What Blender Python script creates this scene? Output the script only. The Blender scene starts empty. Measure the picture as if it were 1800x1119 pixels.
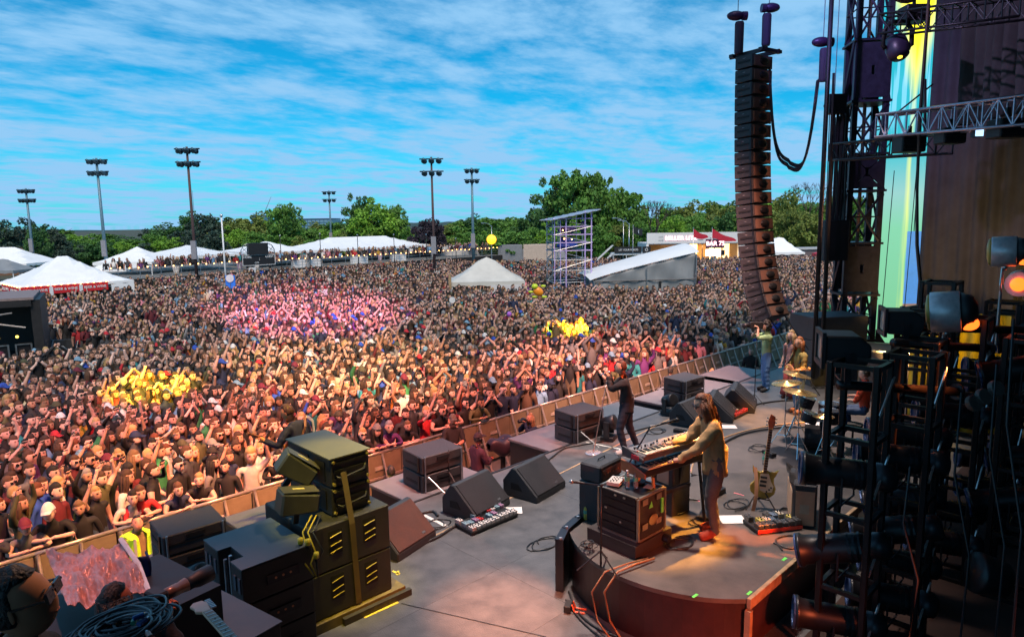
import bpy, bmesh, math, random
import numpy as np
from mathutils import Vector, Matrix, Quaternion

PI = math.pi
rad = math.radians
SC = bpy.context.scene
COL = SC.collection
RNG = random.Random(7)
NR = np.random.default_rng(11)

# ------------------------------------------------------------------ camera
F_PX, PITCH, ROLL, CAM_H = 1200.0, rad(8.13), rad(0.8), 6.5
DECK = 2.0          # stage deck height
_y = rad(45)
_f = Vector((math.cos(_y)*math.cos(PITCH), math.sin(_y)*math.cos(PITCH), -math.sin(PITCH)))
_r = Vector((math.sin(_y), -math.cos(_y), 0))
_u = _r.cross(_f)
CR = _r*math.cos(ROLL) - _u*math.sin(ROLL)
CU = _r*math.sin(ROLL) + _u*math.cos(ROLL)
CF = _f
cam_data = bpy.data.cameras.new('camera')
cam = bpy.data.objects.new('camera', cam_data)
COL.objects.link(cam)
cam.matrix_world = Matrix.Translation((0, 0, CAM_H)) @ Matrix((CR, CU, -CF)).transposed().to_4x4()
cam_data.sensor_width = 36
cam_data.lens = 24
cam_data.clip_start = 0.05
cam_data.clip_end = 4000
SC.camera = cam

# ------------------------------------------------------------------ world sky with streaky cloud
W = bpy.data.worlds.new('World')
SC.world = W
W.use_nodes = True
wt = W.node_tree
wt.nodes.clear()
def wn(t, **k):
    n = wt.nodes.new(t)
    for a, b in k.items(): setattr(n, a, b)
    return n
def wl(a, b): wt.links.new(a, b)
sky = wn('ShaderNodeTexSky', sky_type='NISHITA', sun_disc=False)
SUN_EL, SUN_AZ = 50.0, 215.0
sky.sun_elevation = rad(SUN_EL)
sky.sun_rotation = rad(SUN_AZ)
sky.air_density = 1.0; sky.dust_density = 0.3; sky.ozone_density = 3.0
tc = wn('ShaderNodeTexCoord')
sx = wn('ShaderNodeSeparateXYZ'); wl(tc.outputs['Generated'], sx.inputs[0])
zc = wn('ShaderNodeMath', operation='MAXIMUM'); zc.inputs[1].default_value = 0.0; wl(sx.outputs['Z'], zc.inputs[0])
za = wn('ShaderNodeMath', operation='ADD'); za.inputs[1].default_value = 0.085; wl(zc.outputs[0], za.inputs[0])
dx = wn('ShaderNodeMath', operation='DIVIDE'); wl(sx.outputs['X'], dx.inputs[0]); wl(za.outputs[0], dx.inputs[1])
dy = wn('ShaderNodeMath', operation='DIVIDE'); wl(sx.outputs['Y'], dy.inputs[0]); wl(za.outputs[0], dy.inputs[1])
cb = wn('ShaderNodeCombineXYZ'); wl(dx.outputs[0], cb.inputs[0]); wl(dy.outputs[0], cb.inputs[1])
mp = wn('ShaderNodeMapping'); wl(cb.outputs[0], mp.inputs[0])
mp.inputs['Rotation'].default_value = (0, 0, rad(-38)); mp.inputs['Scale'].default_value = (0.55, 0.8, 1)
n1 = wn('ShaderNodeTexNoise'); n1.inputs['Scale'].default_value = 1.9; n1.inputs['Detail'].default_value = 9; n1.inputs['Roughness'].default_value = 0.62; n1.inputs['Distortion'].default_value = 0.25
wl(mp.outputs[0], n1.inputs['Vector'])
n2 = wn('ShaderNodeTexNoise'); n2.inputs['Scale'].default_value = 6.5; n2.inputs['Detail'].default_value = 6; n2.inputs['Roughness'].default_value = 0.6
wl(mp.outputs[0], n2.inputs['Vector'])
mm = wn('ShaderNodeMath', operation='MULTIPLY_ADD'); mm.inputs[1].default_value = 0.55; wl(n2.outputs['Fac'], mm.inputs[0]); wl(n1.outputs['Fac'], mm.inputs[2])
cr = wn('ShaderNodeMapRange', interpolation_type='SMOOTHSTEP'); cr.inputs['From Min'].default_value = 0.60; cr.inputs['From Max'].default_value = 0.96
wl(mm.outputs[0], cr.inputs['Value'])
# brightening of cloud towards the horizon
hz = wn('ShaderNodeMapRange'); hz.inputs['From Min'].default_value = 0.0; hz.inputs['From Max'].default_value = 0.16; hz.inputs['To Min'].default_value = 0.40; hz.inputs['To Max'].default_value = 0.0
wl(sx.outputs['Z'], hz.inputs['Value'])
ca = wn('ShaderNodeMath', operation='ADD', use_clamp=True); wl(cr.outputs[0], ca.inputs[0]); wl(hz.outputs[0], ca.inputs[1])
tint = wn('ShaderNodeMix', data_type='RGBA', blend_type='MULTIPLY'); tint.inputs[0].default_value = 1.0
SKY_TINT = (0.02, 0.50, 0.66, 1)
tint.inputs[7].default_value = SKY_TINT; wl(sky.outputs[0], tint.inputs[6])
mx = wn('ShaderNodeMix', data_type='RGBA'); wl(ca.outputs[0], mx.inputs[0]); wl(tint.outputs[2], mx.inputs[6])
CLOUD = (1.5, 3.05, 4.7, 1)
mx.inputs[7].default_value = CLOUD
bg = wn('ShaderNodeBackground'); bg.inputs['Strength'].default_value = 0.10
wl(mx.outputs[2], bg.inputs['Color'])
wo = wn('ShaderNodeOutputWorld'); wl(bg.outputs[0], wo.inputs[0])

# ------------------------------------------------------------------ the one sun, diffused by the overcast
sl = bpy.data.lights.new('sun', 'SUN'); sl.energy = 1.7; sl.angle = rad(30); sl.color = (1.0, 0.80, 0.62)
so = bpy.data.objects.new('sun', sl); COL.objects.link(so)
_az = rad(SUN_AZ)
_sd = Vector((math.sin(_az)*math.cos(rad(SUN_EL)), math.cos(_az)*math.cos(rad(SUN_EL)), math.sin(rad(SUN_EL))))
so.rotation_euler = _sd.to_track_quat('Z', 'Y').to_euler()

SC.view_settings.view_transform = 'Standard'
SC.view_settings.look = 'None'
SC.view_settings.exposure = 0.98
SC.view_settings.gamma = 1.0
SC.render.engine = 'CYCLES'
SC.cycles.max_bounces = 5
SC.cycles.diffuse_bounces = 2
SC.cycles.glossy_bounces = 2
SC.cycles.sample_clamp_indirect = 4

# ------------------------------------------------------------------ placing helpers: where a sight line meets a height / a distance
def ray(px, py): return CF + CR*((px-900)/F_PX) - CU*((py-559.5)/F_PX)
def P(px, py, z=0.0):
    d = ray(px, py); t = (z-CAM_H)/d.z
    return Vector((d.x*t, d.y*t, z))
def D(px, py, depth):
    return ray(px, py)*depth + Vector((0, 0, CAM_H))

# ------------------------------------------------------------------ materials
_M = {}
def mat(name, col, rough=0.6, metal=0.0, var=0.15, vscale=6.0, bump=0.0, bscale=40.0, emit=None, estr=0.0, spec=0.5, fine=False):
    """a Principled material whose base colour wanders a little with noise"""
    if name in _M: return _M[name]
    m = bpy.data.materials.new(name); m.use_nodes = True
    nt = m.node_tree; b = nt.nodes['Principled BSDF']
    b.inputs['Roughness'].default_value = rough; b.inputs['Metallic'].default_value = metal
    b.inputs['Specular IOR Level'].default_value = spec
    tc = nt.nodes.new('ShaderNodeTexCoord')
    n = nt.nodes.new('ShaderNodeTexNoise'); n.inputs['Scale'].default_value = vscale; n.inputs['Detail'].default_value = 6; n.inputs['Roughness'].default_value = .65
    nt.links.new(tc.outputs['Object'], n.inputs['Vector'])
    r = nt.nodes.new('ShaderNodeMapRange'); r.inputs['From Min'].default_value = .3; r.inputs['From Max'].default_value = .7
    r.inputs['To Min'].default_value = 1-var; r.inputs['To Max'].default_value = 1+var
    nt.links.new(n.outputs['Fac'], r.inputs['Value'])
    v = nt.nodes.new('ShaderNodeVectorMath'); v.operation = 'SCALE'; v.inputs[0].default_value = col[:3]
    nt.links.new(r.outputs[0], v.inputs['Scale']); nt.links.new(v.outputs[0], b.inputs['Base Color'])
    rr = nt.nodes.new('ShaderNodeMapRange'); rr.inputs['To Min'].default_value = max(0, rough-.12); rr.inputs['To Max'].default_value = min(1, rough+.12)
    nt.links.new(n.outputs['Fac'], rr.inputs['Value']); nt.links.new(rr.outputs[0], b.inputs['Roughness'])
    if bump:
        n2 = nt.nodes.new('ShaderNodeTexNoise'); n2.inputs['Scale'].default_value = bscale; n2.inputs['Detail'].default_value = 4
        nt.links.new(tc.outputs['Object'], n2.inputs['Vector'])
        bp = nt.nodes.new('ShaderNodeBump'); bp.inputs['Strength'].default_value = bump; bp.inputs['Distance'].default_value = .02
        nt.links.new(n2.outputs['Fac'], bp.inputs['Height']); nt.links.new(bp.outputs[0], b.inputs['Normal'])
    if emit:
        b.inputs['Emission Color'].default_value = (*emit[:3], 1); b.inputs['Emission Strength'].default_value = estr
    _M[name] = m
    return m

def tint_mat(name, rough=0.75, attr='tint'):
    if name in _M: return _M[name]
    m = bpy.data.materials.new(name); m.use_nodes = True
    nt = m.node_tree; b = nt.nodes['Principled BSDF']; b.inputs['Roughness'].default_value = rough
    a = nt.nodes.new('ShaderNodeAttribute'); a.attribute_name = attr
    tc = nt.nodes.new('ShaderNodeTexCoord'); n = nt.nodes.new('ShaderNodeTexNoise'); n.inputs['Scale'].default_value = 14; n.inputs['Detail'].default_value = 3
    nt.links.new(tc.outputs['Object'], n.inputs['Vector'])
    r = nt.nodes.new('ShaderNodeMapRange'); r.inputs['To Min'].default_value = .75; r.inputs['To Max'].default_value = 1.25
    nt.links.new(n.outputs['Fac'], r.inputs['Value'])
    v = nt.nodes.new('ShaderNodeVectorMath'); v.operation = 'SCALE'
    nt.links.new(a.outputs['Vector'], v.inputs[0]); nt.links.new(r.outputs[0], v.inputs['Scale'])
    nt.links.new(v.outputs[0], b.inputs['Base Color'])
    _M[name] = m
    return m

# ------------------------------------------------------------------ mesh gathering
class MB:
    def __init__(s): s.v = []; s.f = []
    def add(s, vs, fs):
        o = len(s.v); s.v.extend(vs); s.f.extend([tuple(i+o for i in f) for f in fs]); return s
    def box(s, c, d, rz=0, R=None):
        hx, hy, hz = d[0]/2, d[1]/2, d[2]/2
        M = R if R is not None else Matrix.Rotation(rz, 3, 'Z')
        c = Vector(c)
        vs = [c + M @ Vector((x*hx, y*hy, z*hz)) for z in (-1, 1) for x, y in ((-1,-1), (1,-1), (1,1), (-1,1))]
        return s.add(vs, [(3,2,1,0), (4,5,6,7), (0,1,5,4), (1,2,6,5), (2,3,7,6), (3,0,4,7)])
    def bb(s, x0, y0, z0, x1, y1, z1): return s.box(((x0+x1)/2, (y0+y1)/2, (z0+z1)/2), (abs(x1-x0), abs(y1-y0), abs(z1-z0)))
    def cyl(s, a, b, r0, r1=None, n=10, caps=True):
        r1 = r0 if r1 is None else r1
        a, b = Vector(a), Vector(b); ax = (b-a)
        if ax.length < 1e-6: return s
        q = ax.to_track_quat('Z', 'Y'); vs = []
        for p, r in ((a, r0), (b, r1)):
            for i in range(n):
                t = 2*PI*i/n; vs.append(p + q @ Vector((r*math.cos(t), r*math.sin(t), 0)))
        fs = [(i, (i+1) % n, n+(i+1) % n, n+i) for i in range(n)]
        if caps: fs += [tuple(range(n-1, -1, -1)), tuple(range(n, 2*n))]
        return s.add(vs, fs)
    def tube(s, pts, r, n=6, r1=None):
        pts = [Vector(p) for p in pts]; m = len(pts); vs = []; up = Vector((0.31, 0.17, 0.93)).normalized()
        for k, p in enumerate(pts):
            t = (pts[min(k+1, m-1)] - pts[max(k-1, 0)])
            if t.length < 1e-7: t = Vector((0, 0, 1))
            t.normalize(); a = t.cross(up)
            if a.length < .05: a = t.cross(Vector((1, 0, 0)))
            a.normalize(); b = t.cross(a)
            rr = (r if r1 is None else r + (r1-r)*k/(m-1)) if not hasattr(r, '__len__') else r[k]
            for i in range(n):
                q = 2*PI*i/n; vs.append(p + a*(rr*math.cos(q)) + b*(rr*math.sin(q)))
        fs = [(k*n+i, k*n+(i+1) % n, (k+1)*n+(i+1) % n, (k+1)*n+i) for k in range(m-1) for i in range(n)]
        fs += [tuple(range(n-1, -1, -1)), tuple(range((m-1)*n, m*n))]
        return s.add(vs, fs)
    def lathe(s, prof, c=(0, 0, 0), n=16, q=None):
        c = Vector(c); vs = []
        for r, z in prof:
            for i in range(n):
                t = 2*PI*i/n; p = Vector((r*math.cos(t), r*math.sin(t), z)); vs.append(c + (q @ p if q else p))
        m = len(prof)
        fs = [(k*n+i, k*n+(i+1) % n, (k+1)*n+(i+1) % n, (k+1)*n+i) for k in range(m-1) for i in range(n)]
        fs += [tuple(range(n-1, -1, -1)), tuple(range((m-1)*n, m*n))]
        return s.add(vs, fs)
    def ball(s, c, r, n=10, m=6, sc=(1, 1, 1), q=None):
        c = Vector(c); vs = []; fs = []
        def pt(p):
            p = Vector((p.x*sc[0], p.y*sc[1], p.z*sc[2])); return c + (q @ p if q else p)
        vs.append(pt(Vector((0, 0, -r))))
        for j in range(1, m):
            a = -PI/2 + PI*j/m
            for i in range(n): vs.append(pt(Vector((r*math.cos(a)*math.cos(2*PI*i/n), r*math.cos(a)*math.sin(2*PI*i/n), r*math.sin(a)))))
        vs.append(pt(Vector((0, 0, r)))); T = len(vs)-1
        for i in range(n): fs.append((0, 1+(i+1) % n, 1+i)); fs.append((T, T-n+i, T-n+(i+1) % n))
        for j in range(m-2):
            for i in range(n): a = 1+j*n; fs.append((a+i, a+(i+1) % n, a+n+(i+1) % n, a+n+i))
        return s.add(vs, fs)
    def prism(s, poly, z0, z1, axis='Z', at=0):
        """poly: list of (a,b); axis Z: a,b = x,y ; X: a,b = y,z ; Y: a,b = x,z ; extruded z0..z1 along axis"""
        n = len(poly)
        def pt(a, b, t): return Vector((a, b, t)) if axis == 'Z' else Vector((t, a, b)) if axis == 'X' else Vector((a, t, b))
        vs = [pt(a, b, z0) for a, b in poly] + [pt(a, b, z1) for a, b in poly]
        return s.add(vs, [tuple(range(n-1, -1, -1)), tuple(range(n, 2*n))] + [(i, (i+1) % n, n+(i+1) % n, n+i) for i in range(n)])
    def quad(s, a, b, c, d): return s.add([Vector(a), Vector(b), Vector(c), Vector(d)], [(0, 1, 2, 3)])
    def grid(s, fn, nu, nv):
        vs = [Vector(fn(i/nu, j/nv)) for j in range(nv+1) for i in range(nu+1)]
        return s.add(vs, [(j*(nu+1)+i, j*(nu+1)+i+1, (j+1)*(nu+1)+i+1, (j+1)*(nu+1)+i) for j in range(nv) for i in range(nu)])
    def build(s, name, m, parent=None, smooth=False, bev=0, fix=True, solid=0):
        me = bpy.data.meshes.new(name)
        me.from_pydata([tuple(v) for v in s.v], [], s.f)
        if fix:
            bm = bmesh.new(); bm.from_mesh(me); bmesh.ops.recalc_face_normals(bm, faces=bm.faces); bm.to_mesh(me); bm.free()
        me.materials.append(m)
        if smooth: me.polygons.foreach_set('use_smooth', [True]*len(me.polygons))
        o = bpy.data.objects.new(name, me); COL.objects.link(o)
        if parent: o.parent = parent
        if solid:
            md = o.modifiers.new('thick', 'SOLIDIFY'); md.thickness = solid; md.offset = 0
        if bev:
            md = o.modifiers.new('edge', 'BEVEL'); md.width = bev; md.segments = 1; md.limit_method = 'ANGLE'; md.angle_limit = rad(40)
        return o

def B(*a, **k):
    """one box as an MB"""
    return MB().bb(*a)
def tag(o, label=None, cat=None, group=None, kind=None):
    if label: o['label'] = label
    if cat: o['category'] = cat
    if group: o['group'] = group
    if kind: o['kind'] = kind
    return o
def thing(name, label, cat, loc=(0, 0, 0), rz=0, group=None, kind=None, rot=None):
    o = bpy.data.objects.new(name, None); COL.objects.link(o)
    o.location = loc; o.rotation_euler = rot if rot else (0, 0, rz); o.empty_display_size = .1
    return tag(o, label, cat, group, kind)
def dup(root, loc=None, rz=None, label=None, rot=None):
    r = root.copy(); COL.objects.link(r)
    if loc is not None: r.location = loc
    if rz is not None: r.rotation_euler = (0, 0, rz)
    if rot is not None: r.rotation_euler = rot
    if label: r['label'] = label
    for ch in list(root.children):
        c = ch.copy(); COL.objects.link(c); c.parent = r
        for g in list(ch.children):
            d = g.copy(); COL.objects.link(d); d.parent = c
    return r
def words(text, size, m, parent, loc, rot, name='lettering', ext=0.01, align='CENTER', width=1.0, off=None):
    c = bpy.data.curves.new(name, 'FONT'); c.body = text; c.size = size; c.extrude = ext; c.align_x = align; c.align_y = 'CENTER'
    c.offset = size*0.012 if off is None else off; c.space_character = width
    c.materials.append(m)
    o = bpy.data.objects.new(name, c); COL.objects.link(o); o.parent = parent
    o.location = loc; o.rotation_euler = rot
    me = bpy.data.meshes.new_from_object(o.evaluated_get(bpy.context.evaluated_depsgraph_get())); n = bpy.data.objects.new(name, me); COL.objects.link(n); n.parent = parent; n.location = loc; n.rotation_euler = rot
    bpy.data.objects.remove(o); bpy.data.curves.remove(c)
    return n
BLACK = mat('black_paint', (.012, .012, .014), .55, var=.3)
RUBBER = mat('black_rubber', (.015, .015, .016), .7, var=.25)
CABLE = mat('cable_jacket', (.02, .02, .022), .45, var=.3)
STEEL = mat('galvanised_steel', (.42, .43, .45), .38, .9, var=.2)
ALU = mat('aluminium', (.6, .6, .62), .3, .95, var=.1)
DKMETAL = mat('dark_metal', (.03, .03, .035), .4, .6, var=.3)
# ================================================================== SETTING
field = mat('trampled_field', (.06, .065, .04), .95, var=.35, vscale=.4, bump=.3, bscale=6)
g = MB()
g.grid(lambda u, v: (-400+u*1800, -400+v*1800, 0), 12, 12).build('ground', field)['kind'] = 'structure'
tag(MB().bb(38, 12.6, .004, 110, 13.6, .05).build('path', mat('trodden_path', (.2, .19, .17), .9)), kind='structure')
# far hills
hillm = mat('wooded_hill', (.03, .06, .055), .95, var=.25, vscale=.02)
def hill(px0, px1, py, depth, thick=120):
    a, b = D(px0, py, depth), D(px1, py, depth)
    ztop = (a.z+b.z)/2
    m = MB(); d = (b-a); d.z = 0; L = d.length; d.normalize(); n = Vector((-d.y, d.x, 0))
    seed = RNG.random()*50
    def fn(u, v):
        prof = math.sin(PI*u)**.6*math.sin(PI*v)
        w = .8+.2*math.sin(u*9+seed)+.05*math.sin(u*47+seed)
        p = Vector((a.x, a.y, 0)) + d*(L*u) + n*(thick*v)
        return (p.x, p.y, -2+(ztop+2)*prof*w)
    m.grid(fn, 60, 10).build('hill', hillm, smooth=True)['kind'] = 'structure'
hill(90, 330, 407, 900, 260); hill(640, 960, 383, 950, 260); hill(-200, 120, 407, 800, 250)

# ------------------------------------------------------------------ stage deck
def deck_mat():
    m = mat('stage_deck', (.088, .088, .093), .5, var=.34, vscale=2.6, bump=.2, bscale=60)
    nt = m.node_tree; b = nt.nodes['Principled BSDF']
    return m
deckm = deck_mat()
deck = MB()
# deck sheets of 1.22 x 2.44 m with open joints
pieces = []
stage = thing('stage_deck', None, None, (0, 0, 0), kind='structure')
del_keys = None
xx = [-4+2.44*i for i in range(14)]
yy = [-4.0+1.26*j for j in range(10)]
sheet = MB().bb(0, 0, -.02, 2.4375, 1.2575, 0).build('deck_sheet', deckm, stage)
sheet.location = (xx[0], yy[0], DECK)
first = True
for x in xx:
    for y in yy:
        if first: first = False; continue
        c = sheet.copy(); COL.objects.link(c); c.parent = stage; c.location = (x, y, DECK)
EDGE_Y = yy[-1]+1.252      # downstage edge
XR = xx[-1]+2.43
MB().bb(-4, -4, DECK-.3, XR, EDGE_Y, DECK-.021).build('deck_frame', BLACK, stage)
MB().bb(-4, EDGE_Y-.12, 0, XR, EDGE_Y-.1, DECK-.3).build('deck_skirt', mat('black_serge', (.012, .012, .013), .95), stage)
# wooden edge trim
wood = mat('pale_timber', (.36, .24, .13), .6, var=.3, vscale=9)
MB().bb(-4, EDGE_Y+.002, DECK-.06, XR, EDGE_Y+.05, DECK+.012).build('edge_trim', BLACK, stage)
# tape lines
tapew = mat('white_tape', (.7, .68, .64), .6)
tapeg = mat('green_tape', (.15, .8, .12), .5)
tapey = mat('yellow_tape', (.7, .55, .06), .5)
tapep = mat('pink_tape', (.8, .15, .2), .5)
tapeo = mat('tan_edge_tape', (.42, .26, .15), .6)
tape_n = 0
def tape(a, b, w, m, z=None, name='floor_tape'):
    z = (DECK if z is None else z)+.004
    a, b = Vector((a[0], a[1], 0)), Vector((b[0], b[1], 0)); d = (b-a).normalized(); n = Vector((-d.y, d.x, 0))*(w/2)
    q = MB(); vs = [a-n, b-n, b+n, a+n]
    q.prism([(v.x, v.y) for v in vs], z, z+.0015)
    o = q.build(name, m, stage if z < DECK+.1 else None)
    return o
tape(P(690, 978, 2), P(1250, 700, 2), .035, tapeo)
tape(P(745, 905, 2), P(785, 925, 2), .06, tapew); tape(P(930, 842, 2), P(974, 852, 2), .06, tapew)
tape(P(1030, 777, 2), P(1100, 791, 2), .04, tapew)
tape(P(640, 1085, 2), P(700, 1058, 2), .04, tapey); tape(P(705, 1060, 2), P(960, 1119, 2), .012, BLACK)
tape(P(690, 1003, 2), P(702, 1009, 2), .03, tapey); tape(P(700, 1003, 2), P(698, 1010, 2), .03, tapey)
tape(P(725, 958, 2), P(738, 954, 2), .03, tapey)
for x, y in ((1300, 818), (1345, 810), (1276, 806)):
    tape(P(x, y, 2), P(x+11, y-4, 2), .035, tapeg); tape(P(x+1, y+4, 2), P(x+10, y+1, 2), .02, tapeg)
# curved seam of the turntable seen on the deck
tape(P(1210, 826, 2), P(1245, 833, 2), .03, tapep)

# thrust ledge below the deck where the front fills stand (platforms in the pit)
ledgem = mat('grey_deck_lid', (.12, .125, .14), .5, var=.15, bump=.1, bscale=120)
def platform(x0, x1, y0, y1, z, label):
    t = thing('speaker_platform', label, 'platform', ((x0+x1)/2, (y0+y1)/2, 0), group='front fill platforms in the pit')
    cx, cy = (x0+x1)/2, (y0+y1)/2
    MB().bb(x0-cx, y0-cy, z-.06, x1-cx, y1-cy, z).build('lid', ledgem, t, bev=.01)
    MB().bb(x0-cx+.03, y0-cy+.03, 0, x1-cx-.03, y1-cy-.03, z-.061).build('skirt', BLACK, t)
    return t
plats = [(P(752, 848, 1.9), 1.7, 1.15, 'black platform under the two front fill speakers beside the yellow jacketed guard'),
         (P(955, 760, 1.9), 1.9, 1.15, 'black platform in the pit carrying the speaker pair beside the woman photographer'),
         (P(1100, 742, 1.9), 2.3, 1.2, 'empty flat black platform just behind the singer'),
         (P(1235, 682, 1.9), 2.2, 1.2, 'flat platform behind the wedge monitors at centre stage'),
         (P(1170, 700, 1.9), 1.6, 1.1, 'platform under the farther pair of front fill speakers'),
         (P(1290, 662, 1.9), 2.2, 1.2, 'farthest flat platform beside the cameraman in green'),
         (P(270, 995, 1.9), 2.3, 1.2, 'platform under the speaker pair next to the guard in the hi-vis vest')]
for (c, w, d, lb) in plats:
    y0 = EDGE_Y+.06
    platform(c.x-w/2, c.x+w/2, y0, y0+d+.1, DECK-.03, lb)
# ================================================================== BACKGROUND: trees, poles, tents, buildings
leaf_mats = {}
def leafm(key, col, var=.5):
    if key in leaf_mats: return leaf_mats[key]
    m = mat('leaves_'+key, col, .7, var=var, vscale=.55)
    leaf_mats[key] = m; return m
bark = mat('bark', (.06, .045, .035), .9, var=.3)
def crown_mesh(name, seed, mtl, n_clumps=70, per=55, sc=(1, 1, 1), leaf=.075, shape='round', sparse=1.0):
    """unit crown: radius ~1 in x,y; z 0..2. leaf-sized faces in clumps"""
    r = np.random.default_rng(seed)
    cs = []
    while len(cs) < n_clumps:
        p = r.uniform(-1, 1, 3)
        if shape == 'round': ok = .35 < np.linalg.norm(p) < 1
        elif shape == 'cone': ok = math.hypot(p[0], p[1]) < (1-p[2])/2*.9+.08
        else: ok = .2 < np.linalg.norm(p) < 1 and p[2] > -.6
        if ok: cs.append(p*(1+.25*r.normal()*.5))
    cs = np.array(cs)
    n = n_clumps*per
    base = np.repeat(cs, per, 0)
    rad_c = np.repeat(r.uniform(.14, .30, n_clumps), per)
    off = r.normal(size=(n, 3)); off /= np.linalg.norm(off, axis=1)[:, None]
    off *= (r.uniform(.3, 1, n)**.5*rad_c)[:, None]; off[:, 2] *= .7
    c = base+off*sparse; c[:, 2] += 1
    a = r.normal(size=(n, 3)); a /= np.linalg.norm(a, axis=1)[:, None]
    b = np.cross(a, r.normal(size=(n, 3))); b /= np.linalg.norm(b, axis=1)[:, None]
    s = r.uniform(.5, 1.2, n)[:, None]*leaf
    V = np.stack([c-a*s-b*s*.5, c+a*s-b*s*.5, c+a*s*.6+b*s*.7, c-a*s*.6+b*s*.7], 1).reshape(-1, 3)
    V *= np.array(sc)
    me = bpy.data.meshes.new(name)
    me.vertices.add(len(V)); me.vertices.foreach_set('co', V.ravel())
    me.loops.add(4*n); me.loops.foreach_set('vertex_index', np.arange(4*n))
    me.polygons.add(n); me.polygons.foreach_set('loop_start', np.arange(n)*4); me.polygons.foreach_set('loop_total', np.full(n, 4))
    me.update(); me.validate(); me.materials.append(mtl)
    return me
cols = {'bright': (.15, .32, .025), 'mid': (.09, .22, .03), 'deep': (.045, .13, .03), 'olive': (.15, .20, .035), 'purple': (.03, .02, .035), 'pine': (.03, .065, .045), 'rust': (.065, .055, .035)}
crowns = {}
for k, c in cols.items():
    for i in range(2):
        crowns[k, i] = crown_mesh('crown', 100+len(crowns), leafm(k, c), 110 if k != 'pine' else 80, 62, shape='cone' if k == 'pine' else 'round', leaf=.06)
trunk_me = {}
def trunk(h, r):
    m = MB()
    m.tube([(0, 0, 0), (.05*h*.2, 0, h*.4), (0, .02*h, h*.75), (.02*h, 0, h)], r, 7, r1=r*.3)
    for i in range(7):
        a = i*2.4; z = h*(.38+.07*i); L = h*.35
        m.tube([(0, 0, z), (math.cos(a)*L*.5, math.sin(a)*L*.5, z+L*.25), (math.cos(a)*L, math.sin(a)*L, z+L*.6)], r*.35, 5, r1=r*.08)
    return m
tk = trunk(1, .028).build('trunk', bark); tk_mesh = tk.data; bpy.data.objects.remove(tk)
tree_n = 0
def tree(px, ytop, depth, wpx, key, label, ratio=.8, name='tree'):
    """px: where the crown stands, ytop: height its top reaches, wpx: crown width"""
    top = D(px, ytop, depth); h = max(top.z, 4)
    R = wpx/F_PX*depth/2
    t = thing(name, label, 'tree', (top.x, top.y, 0), RNG.random()*6, group='trees behind the festival field')
    cz = h*(1-ratio)
    o = bpy.data.objects.new('crown', crowns[key, RNG.randrange(2)]); COL.objects.link(o); o.parent = t
    o.location = (0, 0, cz); o.scale = (R, R*RNG.uniform(.8, 1), h*ratio/2.0)
    o.rotation_euler = (0, 0, RNG.random()*6)
    q = bpy.data.objects.new('trunk', tk_mesh); COL.objects.link(q); q.parent = t; q.scale = (h*.85,)*3
    return t
colour_word = {'bright': 'bright green', 'mid': 'green', 'deep': 'deep green', 'olive': 'olive green', 'purple': 'dark purple leaved', 'pine': 'dark pine', 'rust': 'brownish'}
specials = [
 (1010, 300, 118, 110, 'mid', 'tallest round green tree rising behind the scaffold tower', .86),
 (972, 322, 121, 80, 'deep', 'deep green shoulder of the tall tree group beside the scaffold tower', .86),
 (1050, 302, 120, 70, 'mid', 'second dome of the tall green trees behind the scaffold tower', .86),
 (1103, 332, 122, 70, 'mid', 'green tree on the bar side of the tallest tree', .86),
 (498, 359, 112, 70, 'mid', 'round green tree with raised crown near the crane', .85),
 (628, 348, 118, 56, 'deep', 'tall dark green tree with two pointed tops behind the long tent', .85),
 (655, 360, 115, 90, 'bright', 'broad bright green tree behind the long white tent', .85),
 (688, 362, 122, 60, 'mid', 'green tree between the bright broad tree and the purple one', .85),
 (754, 386, 98, 66, 'purple', 'dark purple copper beech behind the end of the long tent', .85),
 (40, 378, 105, 90, 'pine', 'dark pine tree standing behind the first floodlight pole', .85),
 (98, 390, 110, 60, 'pine', 'dark pine between the first two floodlight poles', .85),
 (348, 372, 108, 80, 'pine', 'dark grey green pine behind the brown floodlight pole', .85),
 (375, 366, 110, 60, 'pine', 'tall dark pine behind the white flagpole', .85),
 (10, 382, 100, 80, 'pine', 'dark pine at the very edge of the photo beyond the beer tent', .85),
 (60, 405, 95, 50, 'deep', 'dim green tree behind the beer tent roof', .8),
]
for (px, yt, d, w, k, lb, ra) in specials: tree(px, yt, d, w, k, lb, ra)
prof = [(-60, 390), (0, 392), (100, 398), (130, 412), (200, 412), (260, 400), (330, 380), (410, 378), (450, 376), (470, 388), (545, 398), (590, 388), (720, 400), (800, 388), (830, 378), (870, 386), (900, 376), (940, 372), (1140, 372), (1180, 360), (1250, 358), (1300, 352), (1360, 346), (1450, 346), (1520, 345)]
def ptop(x):
    for (a, ya), (b, yb) in zip(prof, prof[1:]):
        if a <= x <= b: return ya+(yb-ya)*(x-a)/(b-a)
    return 370
marks = [(20, 'the first floodlight pole'), (110, 'the beer tent'), (180, 'the second floodlight pole'), (245, 'the small peaked tent'), (335, 'the brown floodlight pole'), (392, 'the white flagpole'), (445, 'the scoreboard'), (510, 'the long white tent'), (580, 'the thin floodlight pole'), (640, 'the middle of the long tent'), (720, 'the end of the long tent'), (765, 'the dark central pole'), (830, 'the blue floodlight pole'), (865, 'the glowing orange balloon'), (1000, 'the scaffold tower'), (1100, 'the grey control tent'), (1210, 'the lit bar'), (1280, 'the bar sign'), (1380, 'the hanging speakers'), (1480, 'the stage tower')]
def near_mark(x): return min(marks, key=lambda m: abs(m[0]-x))[1]
seen = {}
rowword = [', back row,', ', middle row,', ', front row,']
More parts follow.
